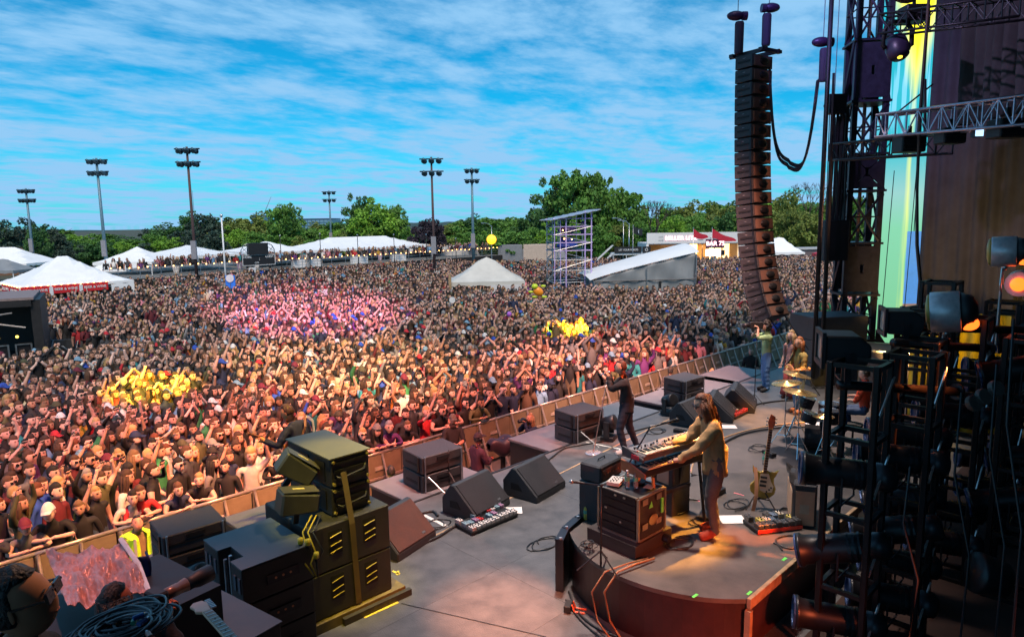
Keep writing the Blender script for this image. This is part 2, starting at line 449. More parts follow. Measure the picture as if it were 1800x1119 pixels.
for row, (dep, dy) in enumerate(((150, 4), (128, 10), (106, 24))):
    x = -40 + row*13
    while x < 1510:
        if x < 120: k = RNG.choice(['pine', 'deep', 'deep', 'mid'])
        elif x < 300: k = RNG.choice(['deep', 'mid', 'bright', 'pine'])
        elif x < 400: k = RNG.choice(['pine', 'pine', 'deep', 'mid'])
        elif x < 470: k = RNG.choice(['bright', 'mid', 'olive'])
        else: k = RNG.choice(['olive', 'mid', 'olive', 'bright', 'mid', 'deep'])
        w = RNG.uniform(52, 85)*(1 if row < 2 else .9)
        yt = ptop(x)+dy+RNG.uniform(-6, 8)
        base = f"{colour_word[k]} tree{rowword[row]} beyond {near_mark(x)}"
        seen[base] = seen.get(base, 0)+1
        kk = seen[base]
        lb = base if kk == 1 else base + {2: ', the second along', 3: ', the third along', 4: ', the fourth along'}.get(kk, ', further along')
        tree(x, yt, dep*RNG.uniform(.96, 1.04), w, k, lb, .84)
        x += w*RNG.uniform(.52, .72)
# bare-branched tree by the stage
def bare_tree(px, ytop, depth, label):
    top = D(px, ytop, depth); h = top.z
    t = thing('bare_tree', label, 'tree', (top.x, top.y, 0)); m = MB(); r = random.Random(int(px))
    def br(p, d, L, rr, k):
        q = p+d*L; m.tube([p, (p+q)/2+Vector((r.uniform(-.04, .04),)*3)*L, q], rr, 4, r1=rr*.6)
        if k:
            for i in range(3):
                dd = (d+Vector((r.uniform(-.7, .7), r.uniform(-.7, .7), r.uniform(-.1, .5)))).normalized(); br(q, dd, L*.68, rr*.6, k-1)
    br(Vector((0, 0, 0)), Vector((0, 0, 1)), h*.36, .22, 5)
    m.build('branches', bark, t)
bare_tree(1425, 316, 118, 'bare branched tree reaching above the woods beside the stage tower')
bare_tree(1150, 350, 100, 'leafless leaning tree between the flag and the lit bar')

# ------------------------------------------------------------------ floodlight poles
poleb = mat('blue_grey_pole', (.12, .22, .28), .5, .3); polem = mat('rust_brown_pole', (.08, .045, .045), .7)
headm = mat('floodlight_housing', (.05, .10, .13), .4, .5)
def flood(px, ytop, ybase, depth, r, m, rows, label, ncol=3, sp=.75, box=True):
    top = D(px, ytop, depth); b = top.copy(); b.z = 0
    H = top.z
    t = thing('floodlight_pole', label, 'floodlight', b, math.atan2(-CF.x, CF.y)*0 + rad(-45), group='sports floodlights round the field')
    MB().cyl((0, 0, 0), (0, 0, H), r, r*.6, 12).build('pole', m, t, smooth=True)
    for k in range(rows):
        z = H-.2-k*1.25
        MB().bb(-sp*ncol/2-.1, -.06, z-.06, sp*ncol/2+.1, .06, z+.06).build('crossarm', DKMETAL, t)
        for i in range(ncol):
            for sd in (-1, 1):
                x = (i-(ncol-1)/2)*sp; q = Quaternion((1, 0, 0), rad(115)*sd)
                MB().lathe([(.04, -.2), (.12, -.18), (.16, 0), (.29, .22), (.30, .27)], (x, sd*.42, z-.1), 10, q).build('lamp_head', headm, t, smooth=True)
    MB().bb(-.25, -.3, 3.2, .25, -.06, 5.0).build('service_box', mat('grey_service_box', (.25, .25, .28), .6), t)
    return t
flood(45, 331, 455, 92, .2, poleb, 2, 'blue grey floodlight pole beyond the beer tent, nearest the photo edge')
flood(169, 278, 465, 75, .2, poleb, 2, 'tall blue grey floodlight pole with stacked lamps above the beer tent')
flood(328, 258, 480, 66, .17, polem, 2, 'tallest rust brown floodlight pole in front of the small white tent')
flood(578, 335, 430, 115, .2, poleb, 2, 'thin far floodlight pole rising behind the long white tent', 3)
flood(758, 276, 472, 70, .16, polem, 2, 'dark brown floodlight pole at the end of the long tent')
flood(829, 295, 450, 85, .2, poleb, 2, 'blue floodlight pole with a violet base near the orange balloon', 3, .6)
# white flag pole
def plain_pole(px, ytop, depth, r, m, name, label, cat='pole'):
    top = D(px, ytop, depth)
    t = thing(name, label, cat, (top.x, top.y, 0))
    MB().cyl((0, 0, 0), (0, 0, top.z), r, r*.7, 8).build('shaft', m, t, smooth=True)
    MB().ball((0, 0, top.z+r), r*1.6, 8, 5).build('finial', ALU, t)
    return t
whitep = mat('white_paint', (.7, .72, .74), .4)
plain_pole(389, 381, 58, .09, whitep, 'flagpole', 'slim white flagpole in front of the scoreboard')
for i, (px, yt, d) in enumerate(((492, 415, 66), (562, 412, 68), (628, 414, 71), (692, 413, 74), (749, 413, 77), (801, 420, 80))):
    plain_pole(px, yt, d, .05, BLACK, 'net_post', 'thin black net post by the VIP deck, ' + ['closest to the scoreboard', 'at the first tent valley', 'at the middle of the long tent', 'above the red banner', 'beside the brown floodlight pole', 'past the end of the long tent'][i])
for px, yt, d, lb in ((858, 395, 110, 'street lamp with a curved arm above the glowing balloon'), (1090, 387, 100, 'street lamp with a curved arm behind the scaffold tower'), (1100, 391, 98, 'second street lamp beside the black flag')):
    t = plain_pole(px+6, yt+4, d, .07, ALU, 'street_lamp', lb, 'street lamp')
    z = D(px+6, yt+4, d).z
    MB().tube([(0, 0, z), (-.3, .3, z+.5), (-.9, .9, z+.7)], .05, 6).build('arm', ALU, t)
    MB().box((-1.0, 1.0, z+.66), (.5, .3, .14), rad(-45)).build('lamp_head', STEEL, t)

# ------------------------------------------------------------------ tents
canvas = mat('white_canvas', (.82, .83, .84), .6, var=.06, vscale=.8, bump=.25, bscale=1.2)
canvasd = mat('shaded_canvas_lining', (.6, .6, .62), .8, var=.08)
greycv = mat('grey_tarpaulin', (.22, .235, .25), .55, var=.12, vscale=1.0, bump=.5, bscale=1.6)
def hip_roof(mb, x0, x1, y0, y1, ze, zr, ins, sag=.25, nu=14, nv=8):
    """hipped canvas: ridge along x inset by ins from each end, slightly sagging faces"""
    yc = (y0+y1)/2
    def hgt(x, y):
        dx = min(x-x0, x1-x)/ins if ins > 0 else 1
        dy = min(y-y0, y1-y)/((y1-y0)/2)
        k = max(0, min(1, dx, dy)); return ze+(zr-ze)*(k**(1+sag))
    nx = max(8, int((x1-x0)/.9)); ny = 12
    mb.grid(lambda u, v: (x0+(x1-x0)*u, y0+(y1-y0)*v, hgt(x0+(x1-x0)*u, y0+(y1-y0)*v)), nx, ny)
def tent(name, label, c, w, d, ze, zr, rz, ins=None, legs=4, m=canvas, lower=.28, group=None):
    t = thing(name, label, 'tent', (c[0], c[1], 0), rz, group=group)
    a = MB(); hip_roof(a, -w/2, w/2, -d/2, d/2, ze, zr, d/2 if ins is None else ins); a.build('roof', m, t, smooth=False, solid=.03)
    v = MB(); n = int(w/.6)
    for (xa, ya, xb, yb) in ((-w/2, -d/2, w/2, -d/2), (w/2, -d/2, w/2, d/2), (w/2, d/2, -w/2, d/2), (-w/2, d/2, -w/2, -d/2)):
        v.grid(lambda u, k: (xa+(xb-xa)*u, ya+(yb-ya)*u, ze-(lower+.05*math.sin(u*n*PI))*k), n*2, 1)
    v.build('valance', m, t, solid=.01)
    nl = max(2, legs)
    for i in range(nl):
        for sy in (-1, 1):
            x = -w/2+.1+(w-.2)*i/(nl-1)
            MB().cyl((x, sy*(d/2-.1), 0), (x, sy*(d/2-.1), ze), .05, n=8).build('leg', whitep, t)
    return t
VIEW = rad(-45)     # things turned square to the view line
# beer tent on the left: eave from px 35..235 y~495, apex px 95 y 445
bt = D(112, 470, 53)
beer = tent('beer_tent', 'big white peaked beer tent with red banners and festoon bulbs', (bt.x, bt.y), 10.6, 10.6, 3.35, 6.3, rad(2), ins=5.1, legs=4)
beer.scale = (.7, .7, .7)
redb = mat('red_banner', (.55, .015, .02), .6, var=.12)
bulb = mat('warm_bulb', (1, .6, .2), .4, emit=(1, .45, .12), estr=7)
for i, x in enumerate((-4.0, -1.3, 1.4)):
    bn = MB().bb(x-1.25, -5.42, 2.5, x+1.25, -5.37, 3.35).build('banner', redb, beer)
    words('BEER & WINE', .36, whitep, beer, (x, -5.435, 2.92), (rad(90), 0, 0), width=1.0)
for x in (-2.65, .05): MB().bb(x-.17, -5.46, 2.3, x+.17, -5.43, 3.2).build('notice_board', whitep, beer)
for y in (-3.4, 0.4):
    MB().bb(-5.42, y-1.7, 2.45, -5.37, y+1.7, 3.3).build('banner', redb, beer)
    words('BEER & WINE', .45, whitep, beer, (-5.435, y, 2.88), (rad(90), 0, rad(-90)), width=1.1)
fb = MB()
for i in range(14): fb.ball((-5.3+i*.6, -5.46, 3.42), .07, 6, 4)
for i in range(9): fb.ball((-5.46, -5.1+i*1.15, 3.4), .07, 6, 4)
fb.build('festoon_bulb', bulb, beer)['kind'] = 'stuff'
MB().bb(3.0, -5.3, 0, 5.3, -5.26, 3.05).build('side_wall', canvas, beer)
MB().prism([(3.7, 1.6), (4.7, 1.6), (4.7, 2.2), (4.5, 2.5), (4.2, 2.62), (3.9, 2.5), (3.7, 2.2)], -5.33, -5.31, 'Y').build('arched_window', mat('clear_vinyl', (.12, .14, .17), .2), beer)
MB().bb(-5.2, -1, 0, 5.2, -.9, 2.4).build('back_bar', mat('bar_counter', (.12, .08, .05), .7), beer)
s = D(242, 450, 72)
tent('small_peaked_tent', 'small square white tent with a pointed peak above the VIP deck', (s.x, s.y), 6.0, 6.0, 2.9, 4.35, VIEW, legs=2)
s = D(212, 470, 78); tent('low_tent', 'low white tent peeking from behind the beer tent roof', (s.x, s.y), 5, 5, 1.8, 3.2, VIEW, legs=2)
s = D(18, 478, 82); tent('low_tent', 'white tent cut by the photo edge behind the beer tent', (s.x, s.y), 9, 7, 2.4, 4.2, VIEW, legs=2)
s = D(8, 488, 76); tent('low_tent', 'grey topped low tent at the extreme photo edge', (s.x, s.y), 5, 4, 1.9, 3.1, VIEW, m=greycv, legs=2)
# brown hut and far low white roofs behind the beer tent
s = D(20, 462, 96); hut = thing('wooden_hut', 'small brown gabled hut behind the tents by the photo edge', 'hut', (s.x, s.y, 0), VIEW)
MB().bb(-2.4, -2, 0, 2.4, 2, 2.3).build('wall', mat('brown_boards', (.16, .08, .045), .8), hut)
MB().prism([(-2.9, 2.28), (2.9, 2.28), (0, 3.6)], -2.3, 2.3, 'Y').build('roof', mat('brown_roof', (.22, .12, .08), .8), hut)
# long tent row on the VIP deck: px 312..765, y eave 435-450, ridge 417-430
# the long tents follow the deck edge, built along the line between its two ends
A0, A1 = P(312, 495, 1.0), P(775, 462, 1.0)
dirv = (A1-A0); dirv.z = 0; LEN = dirv.length; dirv.normalize(); back = Vector((-dirv.y, dirv.x, 0))
if back.dot(Vector((1, 1, 0))) < 0: back = -back
ang = math.atan2(dirv.y, dirv.x)
DK = 1.55
vip = thing('vip_deck', 'raised black viewing deck running below the long white tents', 'platform', (A0.x, A0.y, 0), ang)
L2 = LEN+12
MB().bb(-9, 0, DK-.12, L2, 20, DK).build('deck_floor', mat('worn_grey_planking', (.2, .2, .19), .8), vip)
MB().bb(-9, -.05, 0, L2, 0.0, DK-.02).build('skirt', mat('black_serge', (.012,)*3), vip)
for r_ in range(3):
    MB().cyl((-9, .12, DK+.35+.33*r_), (L2, .12, DK+.35+.33*r_), .02, n=5).build('rail', STEEL, vip)
npost = int((L2+9)/1.9); pst = MB().cyl((0, 0, 0), (0, 0, 1.05), .03, n=6).build('post', STEEL, vip); pst.location = (-9, .12, DK)
for i in range(1, npost):
    c = pst.copy(); COL.objects.link(c); c.parent = vip; c.location = (-9+1.9*i, .12, DK)
fb = MB()
for i in range(int((L2+9)/.8)): fb.ball((-9+.8*i, .1, DK+1.15-.12*abs(math.sin(i*.7))), .055, 6, 4)
fb.build('festoon_bulb', bulb, vip)['kind'] = 'stuff'
frac = LEN/ (775-312)
def vipx(px, yoff=0):
    """distance along the deck line under a picture column"""
    lo, hi = -12, L2+15
    for _ in range(40):
        m_ = (lo+hi)/2; p = A0+dirv*m_+back*yoff; q = p-Vector((0, 0, CAM_H)); t = q.dot(CF); x = 900+F_PX*q.dot(CR)/t
        if x < px: lo = m_
        else: hi = m_
    return lo
for i, (p0, p1, lb) in enumerate(((310, 425, 'first long white tent, behind the brown floodlight pole'), (452, 560, 'middle long white tent just past the scoreboard'), (560, 764, 'longest white tent ending at the dark central pole'))):
    x0, x1 = vipx(p0, 4), vipx(p1, 4)
    c = A0+dirv*((x0+x1)/2)+back*9
    tt = tent('long_tent', lb, (c.x, c.y), x1-x0, 10, 3.3, 4.65, ang, ins=4.6, legs=max(2, int((x1-x0)/6)), group='white tents along the VIP deck')
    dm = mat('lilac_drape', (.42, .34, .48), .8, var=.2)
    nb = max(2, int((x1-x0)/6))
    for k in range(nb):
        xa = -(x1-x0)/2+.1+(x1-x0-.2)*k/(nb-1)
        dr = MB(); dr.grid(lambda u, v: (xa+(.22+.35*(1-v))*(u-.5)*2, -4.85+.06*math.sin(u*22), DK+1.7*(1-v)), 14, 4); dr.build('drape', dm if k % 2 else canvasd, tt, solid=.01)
# scoreboard
sx0 = vipx(450); c = A0+dirv*sx0-back*.8
sb = thing('scoreboard', 'black scoreboard lettered HOME and GUEST with lights boxed above', 'scoreboard', (c.x, c.y, 0), ang-rad(6))
zb = 2.2
MB().bb(-1.75, -.15, zb, 1.75, .15, zb+1.12).build('panel', BLACK, sb)
fr = MB(); fr.bb(-1.75, -.19, zb, 1.75, -.16, zb+.05).bb(-1.75, -.19, zb+1.07, 1.75, -.16, zb+1.12).bb(-1.75, -.19, zb+.05, -1.7, -.16, zb+1.07).bb(1.7, -.19, zb+.05, 1.75, -.16, zb+1.07); fr.build('frame', whitep, sb)
for tx, x, z, s_ in (('HOME', -1.2, .88, .30), ('GUEST', 1.15, .88, .30), ('QTR', -.25, .28, .22), (':', .05, .68, .4)):
    words(tx, s_, whitep, sb, (x, -.17, zb+z), (rad(90), 0, 0))
MB().bb(-1.05, -.3, zb+1.13, 1.0, .3, zb+2.35).build('upper_cabinet', BLACK, sb)
for sg in (-1, 1):
    m = MB(); m.tube([(sg*1.05, 0, zb+2.3), (sg*1.5, 0, zb+2.1), (sg*1.78, 0, zb+1.6), (sg*1.8, 0, zb+1.15)], .05, 6)
    m.tube([(sg*1.1, 0, zb+1.3), (sg*1.65, 0, zb+1.95)], .03, 5).tube([(sg*1.1, 0, zb+1.9), (sg*1.8, 0, zb+1.4)], .03, 5); m.build('truss_bracket', STEEL, sb)
for x in (-1.2, 1.2): MB().bb(x-.1, -.1, 0, x+.1, .1, zb).build('leg', BLACK, sb)
c = A0+dirv*vipx(437)-back*.9
b2 = thing('sign_box', 'small white boxed sign hanging on the deck rail under the scoreboard', 'sign', (c.x, c.y, 0), ang); MB().bb(-.35, -.1, 1.2, .35, .1, 2.0).build('face', whitep, b2); MB().bb(-.03, -.05, 0, .03, .05, 1.2).build('post', STEEL, b2)
c = A0+dirv*vipx(670)-back*.15
b3 = thing('red_banner', 'red banner hung on the front of the VIP deck', 'banner', (c.x, c.y, 0), ang); MB().bb(-1.6, -.05, .7, 1.6, 0, 1.5).build('cloth', redb, b3)
for px_, lb in ((530, 'white bar counter on the VIP deck past the scoreboard'), (550, 'second white counter on the VIP deck'), (632, 'white box counter under the first tent valley'), (700, 'white counter behind the guards in yellow')):
    c = A0+dirv*vipx(px_, 1.6)+back*1.6
    q = thing('counter', lb, 'counter', (c.x, c.y, DK), ang); MB().bb(-1.1, -.3, 0, 1.1, .3, .95).build('body', whitep, q); MB().bb(-1.2, -.36, .951, 1.2, .36, 1.0).build('top', ALU, q)

# blue round sign by the flag pole, white round signs, balloons
def disc_sign(px, py, depth, r, m, label, post=True, text=None):
    c = D(px, py, depth); t = thing('round_sign', label, 'sign', (c.x, c.y, 0), VIEW)
    q = Quaternion((1, 0, 0), rad(90))
    MB().lathe([(r, -.03), (r, .03)], (0, 0, c.z), 20, q).build('disc', m, t)
    if text: words(text, r*.55, mat('ink', (.03, .03, .04)), t, (0, -.035, c.z), (rad(90), 0, 0))
    MB().cyl((0, .04, 0), (0, .04, c.z), .03, n=6).build('stick', STEEL, t)
    return t
bs = disc_sign(404, 489, 52, .30, whitep, 'white disc on a blue sign near the white flagpole foot')
c = D(404, 494, 52.2); MB().bb(-.36, .05, c.z-.55, .36, .12, c.z+.45).build('blue_panel', mat('bright_blue', (.03, .2, .75), .5), bs)
disc_sign(795, 527, 38, .17, whitep, 'white round sign held up in the middle of the crowd')
ob = D(864, 421, 60)
t = thing('orange_balloon', 'glowing orange balloon light on a thin pole over the crowd', 'balloon', (ob.x, ob.y, 0))
MB().ball((0, 0, ob.z), .42, 20, 14).build('globe', mat('glowing_orange', (1, .45, .05), .5, emit=(1, .36, .01), estr=1.6), t, smooth=True); MB().cyl((0, 0, 0), (0, 0, ob.z-.4), .03, n=6).build('pole', STEEL, t)
pb = D(895, 552, 33)
t = thing('purple_balloon', 'small purple balloon floating over the crowd', 'balloon', pb); MB().ball((0, 0, 0), .12, 14, 10, (1, 1, 1.15)).build('envelope', mat('purple_latex', (.4, .12, .6), .3), t, smooth=True); MB().tube([(0, 0, -.13), (.02, 0, -.4), (0, 0, -.9)], .004, 4).build('string', whitep, t)
tu = D(946, 512, 40)
t = thing('inflatable_turtle', 'orange and green inflatable turtle tossed above the crowd', 'inflatable', tu, VIEW)
orm = mat('orange_vinyl', (.9, .3, .02), .3); gym = mat('lime_vinyl', (.55, .7, .03), .3)
MB().ball((0, 0, 0), .30, 14, 10, (1.1, .6, .85), Quaternion((0, 1, 0), rad(35))).build('shell', orm, t, smooth=True)
MB().ball((-.2, -.05, .3), .18, 12, 8, (1.1, 1, .9)).build('head', gym, t, smooth=True)
for a, b, c_ in ((-.42, 0, -.02), (.36, 0, -.33), (.3, .1, .3), (-.2, .05, -.32)): MB().ball((a, b, c_), .13, 10, 6, (1.3, .5, .6)).build('flipper', gym, t, smooth=True)
# black flag
t = plain_pole(1113, 397, 74, .04, STEEL, 'flag', 'black flag with a pale round emblem flying beside the viewing truck', 'flag')
c = D(1113, 397, 74).z
fm = MB(); fm.grid(lambda u, v: (u*.75+.03, -u*.75+.1*math.sin(u*7), c-.1-v*.75-u*.25+.04*math.sin(u*8)), 12, 5); fm.build('cloth', mat('black_flag_cloth', (.012, .02, .025), .8), t, solid=.01)
MB().lathe([(.2, -.01), (.2, .01), (.14, .012), (.14, -.012)], (.42, -.48, c-.62), 14, Quaternion((1, 0, 0), rad(90)) @ Quaternion((0, 0, 1), 0)).build('emblem', mat('pale_grey_print', (.4, .45, .5)), t)

# ------------------------------------------------------------------ mid-field white-grey tent
s0, s1 = P(793, 505, 1.5), P(921, 512, 1.5)
cc = D(856, 500, 53); 
ct = tent('grey_peaked_tent', 'dusty white square tent standing alone in the crowd', (cc.x, cc.y), 5.5, 4.8, 2.05, 3.75, VIEW+rad(4), legs=2, m=mat('dusty_canvas', (.55, .54, .5), .7, var=.1, vscale=1, bump=.3, bscale=1.2))
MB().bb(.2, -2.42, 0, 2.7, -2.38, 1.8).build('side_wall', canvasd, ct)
MB().bb(-2.9, -2.7, 0, -2.7, -2.5, 2.7).build('timber_post', wood, ct)

# ------------------------------------------------------------------ scaffold tower (camera/spot tower) px 955..1040, y 370..510
tb = D(1000, 470, 53)
tw = thing('scaffold_tower', 'tall scaffold tower with violet lit tubes and a slanted roof', 'scaffold', (tb.x, tb.y, 0), VIEW+rad(12))
TW, TD = 2.9, 2.2
levels = [0, .9, 1.8, 2.7, 3.5, 4.2, 4.8, 5.4, 6.0, 6.6]
sc = MB(); vio = mat('violet_lit_tube', (.55, .42, .75), .4, .2)
for x in (-TW/2, -TW/2+.45, -TW/2+.9, TW/2-.5, TW/2):
    for y in (-TD/2, TD/2): MB().cyl((x, y, 0), (x, y, 7.15 if x > 0 else 6.55), .055 if y < 0 and x > -1 else .04, n=8).build('standard', vio if y < 0 else STEEL, tw)
for z in levels[1:]:
    for y in (-TD/2, TD/2): MB().cyl((-TW/2-.1, y, z), (TW/2+.1, y, z), .035, n=8).build('ledger', STEEL if z < 4 else vio, tw)
    for x in (-TW/2, -TW/2+.9, TW/2): MB().cyl((x, -TD/2, z), (x, TD/2, z), .03, n=6).build('transom', STEEL, tw)
for i in range(9):
    z0, z1 = levels[i], levels[i+1]; sg = 1 if i % 2 else -1
    MB().cyl((-sg*TW/2, -TD/2-.04, z0), (sg*TW/2, -TD/2-.04, z1), .025, n=6).build('diagonal', STEEL, tw)
    MB().cyl((-TW/2-.04, -sg*TD/2, z0), (-TW/2-.04, sg*TD/2, z1), .025, n=6).build('diagonal', STEEL, tw)
    MB().cyl((-TW/2, TD/2, z0), (-TW/2+.9, TD/2, z1), .025, n=6).build('diagonal', STEEL, tw)
for z in (4.2, 5.4): MB().bb(-TW/2, -TD/2+.03, z+.04, TW/2, TD/2-.03, z+.09).build('platform', DKMETAL, tw)
rf = MB(); rf.grid(lambda u, v: (-TW/2-.45+(TW+1.0)*u, -TD/2-.6+(TD+1.2)*v, 6.5+.75*u+.02*math.sin(u*40)), 20, 3); rf.build('roof', mat('corrugated_lilac_roof', (.42, .45, .55), .4, .3), tw, solid=.05)
bt_ = mat('blue_tarp', (.02, .05, .35), .4); pt_ = mat('purple_tarp', (.14, .06, .22), .4)
for z, m_, w_ in ((4.35, bt_, 1.1), (4.8, bt_, .8), (5.55, pt_, 1.0)):
    MB().ball((-.2, -.3, z+.2), .5, 12, 8, (w_*1.6, 1, .55)).build('covered_equipment', m_, tw)
MB().ball((1.0, -.5, 5.9), .35, 12, 8, (.8, .8, 1.5)).build('covered_equipment', mat('navy_cover', (.03, .05, .12)), tw)
for x, z in ((-.8, 5.75), (-.7, 5.1), (-.1, 5.05)): MB().ball((x, -1.1, z), .05, 6, 4).build('pilot_lamp', bulb, tw)

# ------------------------------------------------------------------ grey control tent (FOH) px 1030..1205, y 435..505
fc = D(1120, 480, 53)
ft = thing('control_tent', 'large grey tarpaulin control tent with a sloping white roof', 'tent', (fc.x, fc.y, 0), VIEW+rad(4))
def side(u, v): # front wall with folds
    x = -3.9+7.6*u; ztop = 2.05+1.9*(u**.85)
    return (x, -2.6+.07*math.sin(u*31+v*4)+.05*math.sin(u*17-v*9), ztop*(1-v))
m = MB(); m.grid(side, 60, 14); m.build('front_wall', greycv, ft, solid=.02, smooth=True)
m = MB(); m.grid(lambda u, v: (-4.2+8.1*u, -2.75+6.2*v-.0*u, 2.1+1.95*(max(u, 0)**.85)+.5*math.sin(PI*v)**.8*(.4+.6*u)), 24, 10); m.build('roof', canvas, ft, solid=.03)
m = MB(); m.grid(lambda u, v: (3.72+.1*math.sin(v*9), -2.6+5.6*u, 3.95*(1-v)), 12, 8); m.build('end_wall', greycv, ft, solid=.02)
m = MB(); m.grid(lambda u, v: (-3.9, -2.6+5.6*u, 2.05*(1-v)), 12, 8); m.build('end_wall', greycv, ft, solid=.02)
MB().cyl((-3.95, -2.74, 2.0), (3.7, -2.74, 2.06), .05, n=6).build('hem_bar', mat('dark_hem', (.1, .1, .11)), ft)
MB().bb(.95, -2.76, 0, 1.12, -2.7, 1.95).build('door_gap', BLACK, ft)
for x in (-3.9, 0, 3.7): MB().cyl((x, -2.8, 0), (x, -2.8, 2.0+(x+3.9)*.25), .04, n=6).build('pole', STEEL, ft)

# ------------------------------------------------------------------ viewing truck / sign container with white steps px 1050..1125
vc = D(1090, 440, 84)
vt = thing('viewing_platform', 'white railed viewing platform with a black sign board and white steps', 'platform', (vc.x, vc.y, 0), VIEW)
MB().bb(-1.0, -1.2, 2.2, 3.6, 1.6, 2.4).build('floor', whitep, vt)
MB().bb(-.9, -1.3, 2.42, 2.4, -1.25, 3.2).build('sign_board', BLACK, vt); words('LET YOUR VOICES', .3, whitep, vt, (.8, -1.32, 2.82), (rad(90), 0, 0), width=.95)
MB().bb(2.5, -1.3, 2.42, 3.5, -1.25, 3.2).build('sign_board', BLACK, vt); words('O', .5, whitep, vt, (3.0, -1.32, 2.8), (rad(90), 0, 0))
for y in (-1.2, -.3):
    MB().cyl((-3.4, y, .2), (-1.0, y, 2.4), .06, n=6).build('stair_stringer', whitep, vt); MB().cyl((-3.4, y, 1.2), (-1.0, y, 3.4), .05, n=6).build('stair_handrail', whitep, vt)
for i in range(9): MB().bb(-3.3+i*.27, -1.2, .3+i*.25, -3.0+i*.27, -.3, .34+i*.25).build('step', whitep, vt)
for x in (-1, .6, 2.0, 3.5):
    for y in (-1.1, 1.4): MB().cyl((x, y, 0), (x, y, 2.2), .05, n=6).build('leg', whitep, vt)
MB().lathe([(.35, -.15), (.55, -.12), (.55, .12), (.35, .15)], (-.2, -1.2, .75), 16, Quaternion((1, 0, 0), rad(90))).build('wheel', RUBBER, vt)

# ------------------------------------------------------------------ lit bar building px 1136..1330, y 414..470
bc = D(1225, 440, 86)
bar = thing('bar_building', 'white flat fronted bar building with red outlined neon sign and lit interior', 'building', (bc.x, bc.y, 0), VIEW)
zt = 4.75; zh = 3.4
wh = mat('white_cladding', (.68, .68, .69), .5, var=.05)
for i in range(7): MB().bb(-6.35+i*1.95, -.15, zh, -6.36+(i+1)*1.95, 0, zt-.01*(i % 2)).build('fascia_panel', wh, bar)
MB().bb(-6.35, 0, 3.3, 7.3, 6, 3.45).build('roof', wh, bar)
MB().bb(-6.35, 5.8, 0, 7.3, 6, 3.3).build('back_wall', mat('warm_timber_wall', (.55, .36, .18), .7), bar)
MB().bb(-6.4, -.1, 0, -6.1, 5.8, 3.39).build('side_wall', wh, bar)
for x0, x1 in ((-1.7, -.95), (5.2, 6.0)): MB().bb(x0, -.1, 0, x1, .3, zh-.01).build('pier', wh, bar)
MB().bb(6.05, -.08, 0, 6.5, .25, zh-.01).build('dark_pier', mat('navy_panel', (.03, .035, .07)), bar)
neon = mat('neon_white', (1, .9, .9), .5, emit=(1, .75, .78), estr=1.3)
redl = mat('red_outline', (.6, .05, .1), .5, emit=(1, .1, .2), estr=.5)
words('MILLER LITE', .74, redl, bar, (-2.1, -.17, 4.05), (rad(90), 0, 0), width=1.02, ext=.01, off=.035)
words('MILLER LITE', .74, neon, bar, (-2.1, -.21, 4.05), (rad(90), 0, 0), width=1.02, ext=.02)
words('THE ORIGINAL', .6, mat('grey_letter', (.2, .2, .23)), bar, (7.0, -.17, 4.1), (rad(90), 0, 0), width=1.0)
for x in (-4.6, .4):
    for z in (3.8, 4.2): MB().bb(x-.3, -.19, z, x+.3, -.16, z+.04).build('neon_bar', mat('grey_letter'  , (.2,)*3), bar)
glow = mat('lit_interior', (.8, .6, .35), .6, emit=(1, .62, .25), estr=1.5)
MB().bb(-.6, 3.6, .3, 1.0, 3.7, 3.2).build('lit_panel', glow, bar); MB().bb(2.2, 2.6, 0, 4.9, 2.7, 3.25).build('lit_panel', glow, bar); MB().bb(6.6, 1.2, .3, 7.2, 1.3, 2.6).build('lit_panel', glow, bar)
for x in (.9, 1.7, 3.4): MB().bb(x, 1.0, 0, x+.15, 1.1, 3.3).build('mullion', mat('brown_frame', (.1, .06, .04)), bar)
MB().bb(-4.6, .02, 3.1, -1.75, .1, 3.38).build('timber_soffit', mat('orange_timber', (.4, .17, .06)), bar)
bl = bpy.data.lights.new('bar_lamp', 'AREA'); bl.energy = 350; bl.size = 3; bl.color = (1, .62, .3); bo = bpy.data.objects.new('bar_lamp', bl); COL.objects.link(bo); bo.parent = bar; bo.location = (1.5, 1.8, 3.1)
c = D(1257, 428, 78); bsn = thing('bar_sign', 'dark illuminated sign reading BAR 75 above a white menu board', 'sign', (c.x, c.y, 0), VIEW)
zz = c.z
MB().bb(-1.05, -.1, zz-.5, 1.05, .1, zz+.5).build('sign_panel', mat('maroon_panel', (.07, .02, .05), .5), bsn); words('BAR 75', .68, redl, bsn, (0, -.115, zz), (rad(90), 0, 0), off=.03); words('BAR 75', .68, neon, bsn, (0, -.14, zz), (rad(90), 0, 0))
MB().bb(-.5, -.08, zz+.52, .6, .08, zz+.7).build('top_cap', mat('grey_violet', (.15, .13, .2)), bsn)
MB().bb(-1.05, -.1, zz-1.4, .65, .1, zz-.62).build('menu_board', mat('lit_white', (.8,)*3, emit=(1, .95, .9), estr=.7), bsn)
for r_ in range(3): words('OPEN  NOW  HERE'[:15-r_*3] if False else '- - - - -', .2, BLACK, bsn, (-.2, -.12, zz-.8-.22*r_), (rad(90), 0, 0))
MB().bb(.72, -.15, zz-1.35, 1.1, .15, zz-.75).build('lamp_box', DKMETAL, bsn)
MB().bb(-.06, .12, 0, .06, .2, zz).build('post', STEEL, bsn)
redf = mat('red_feather_cloth', (.5, .015, .04), .7)
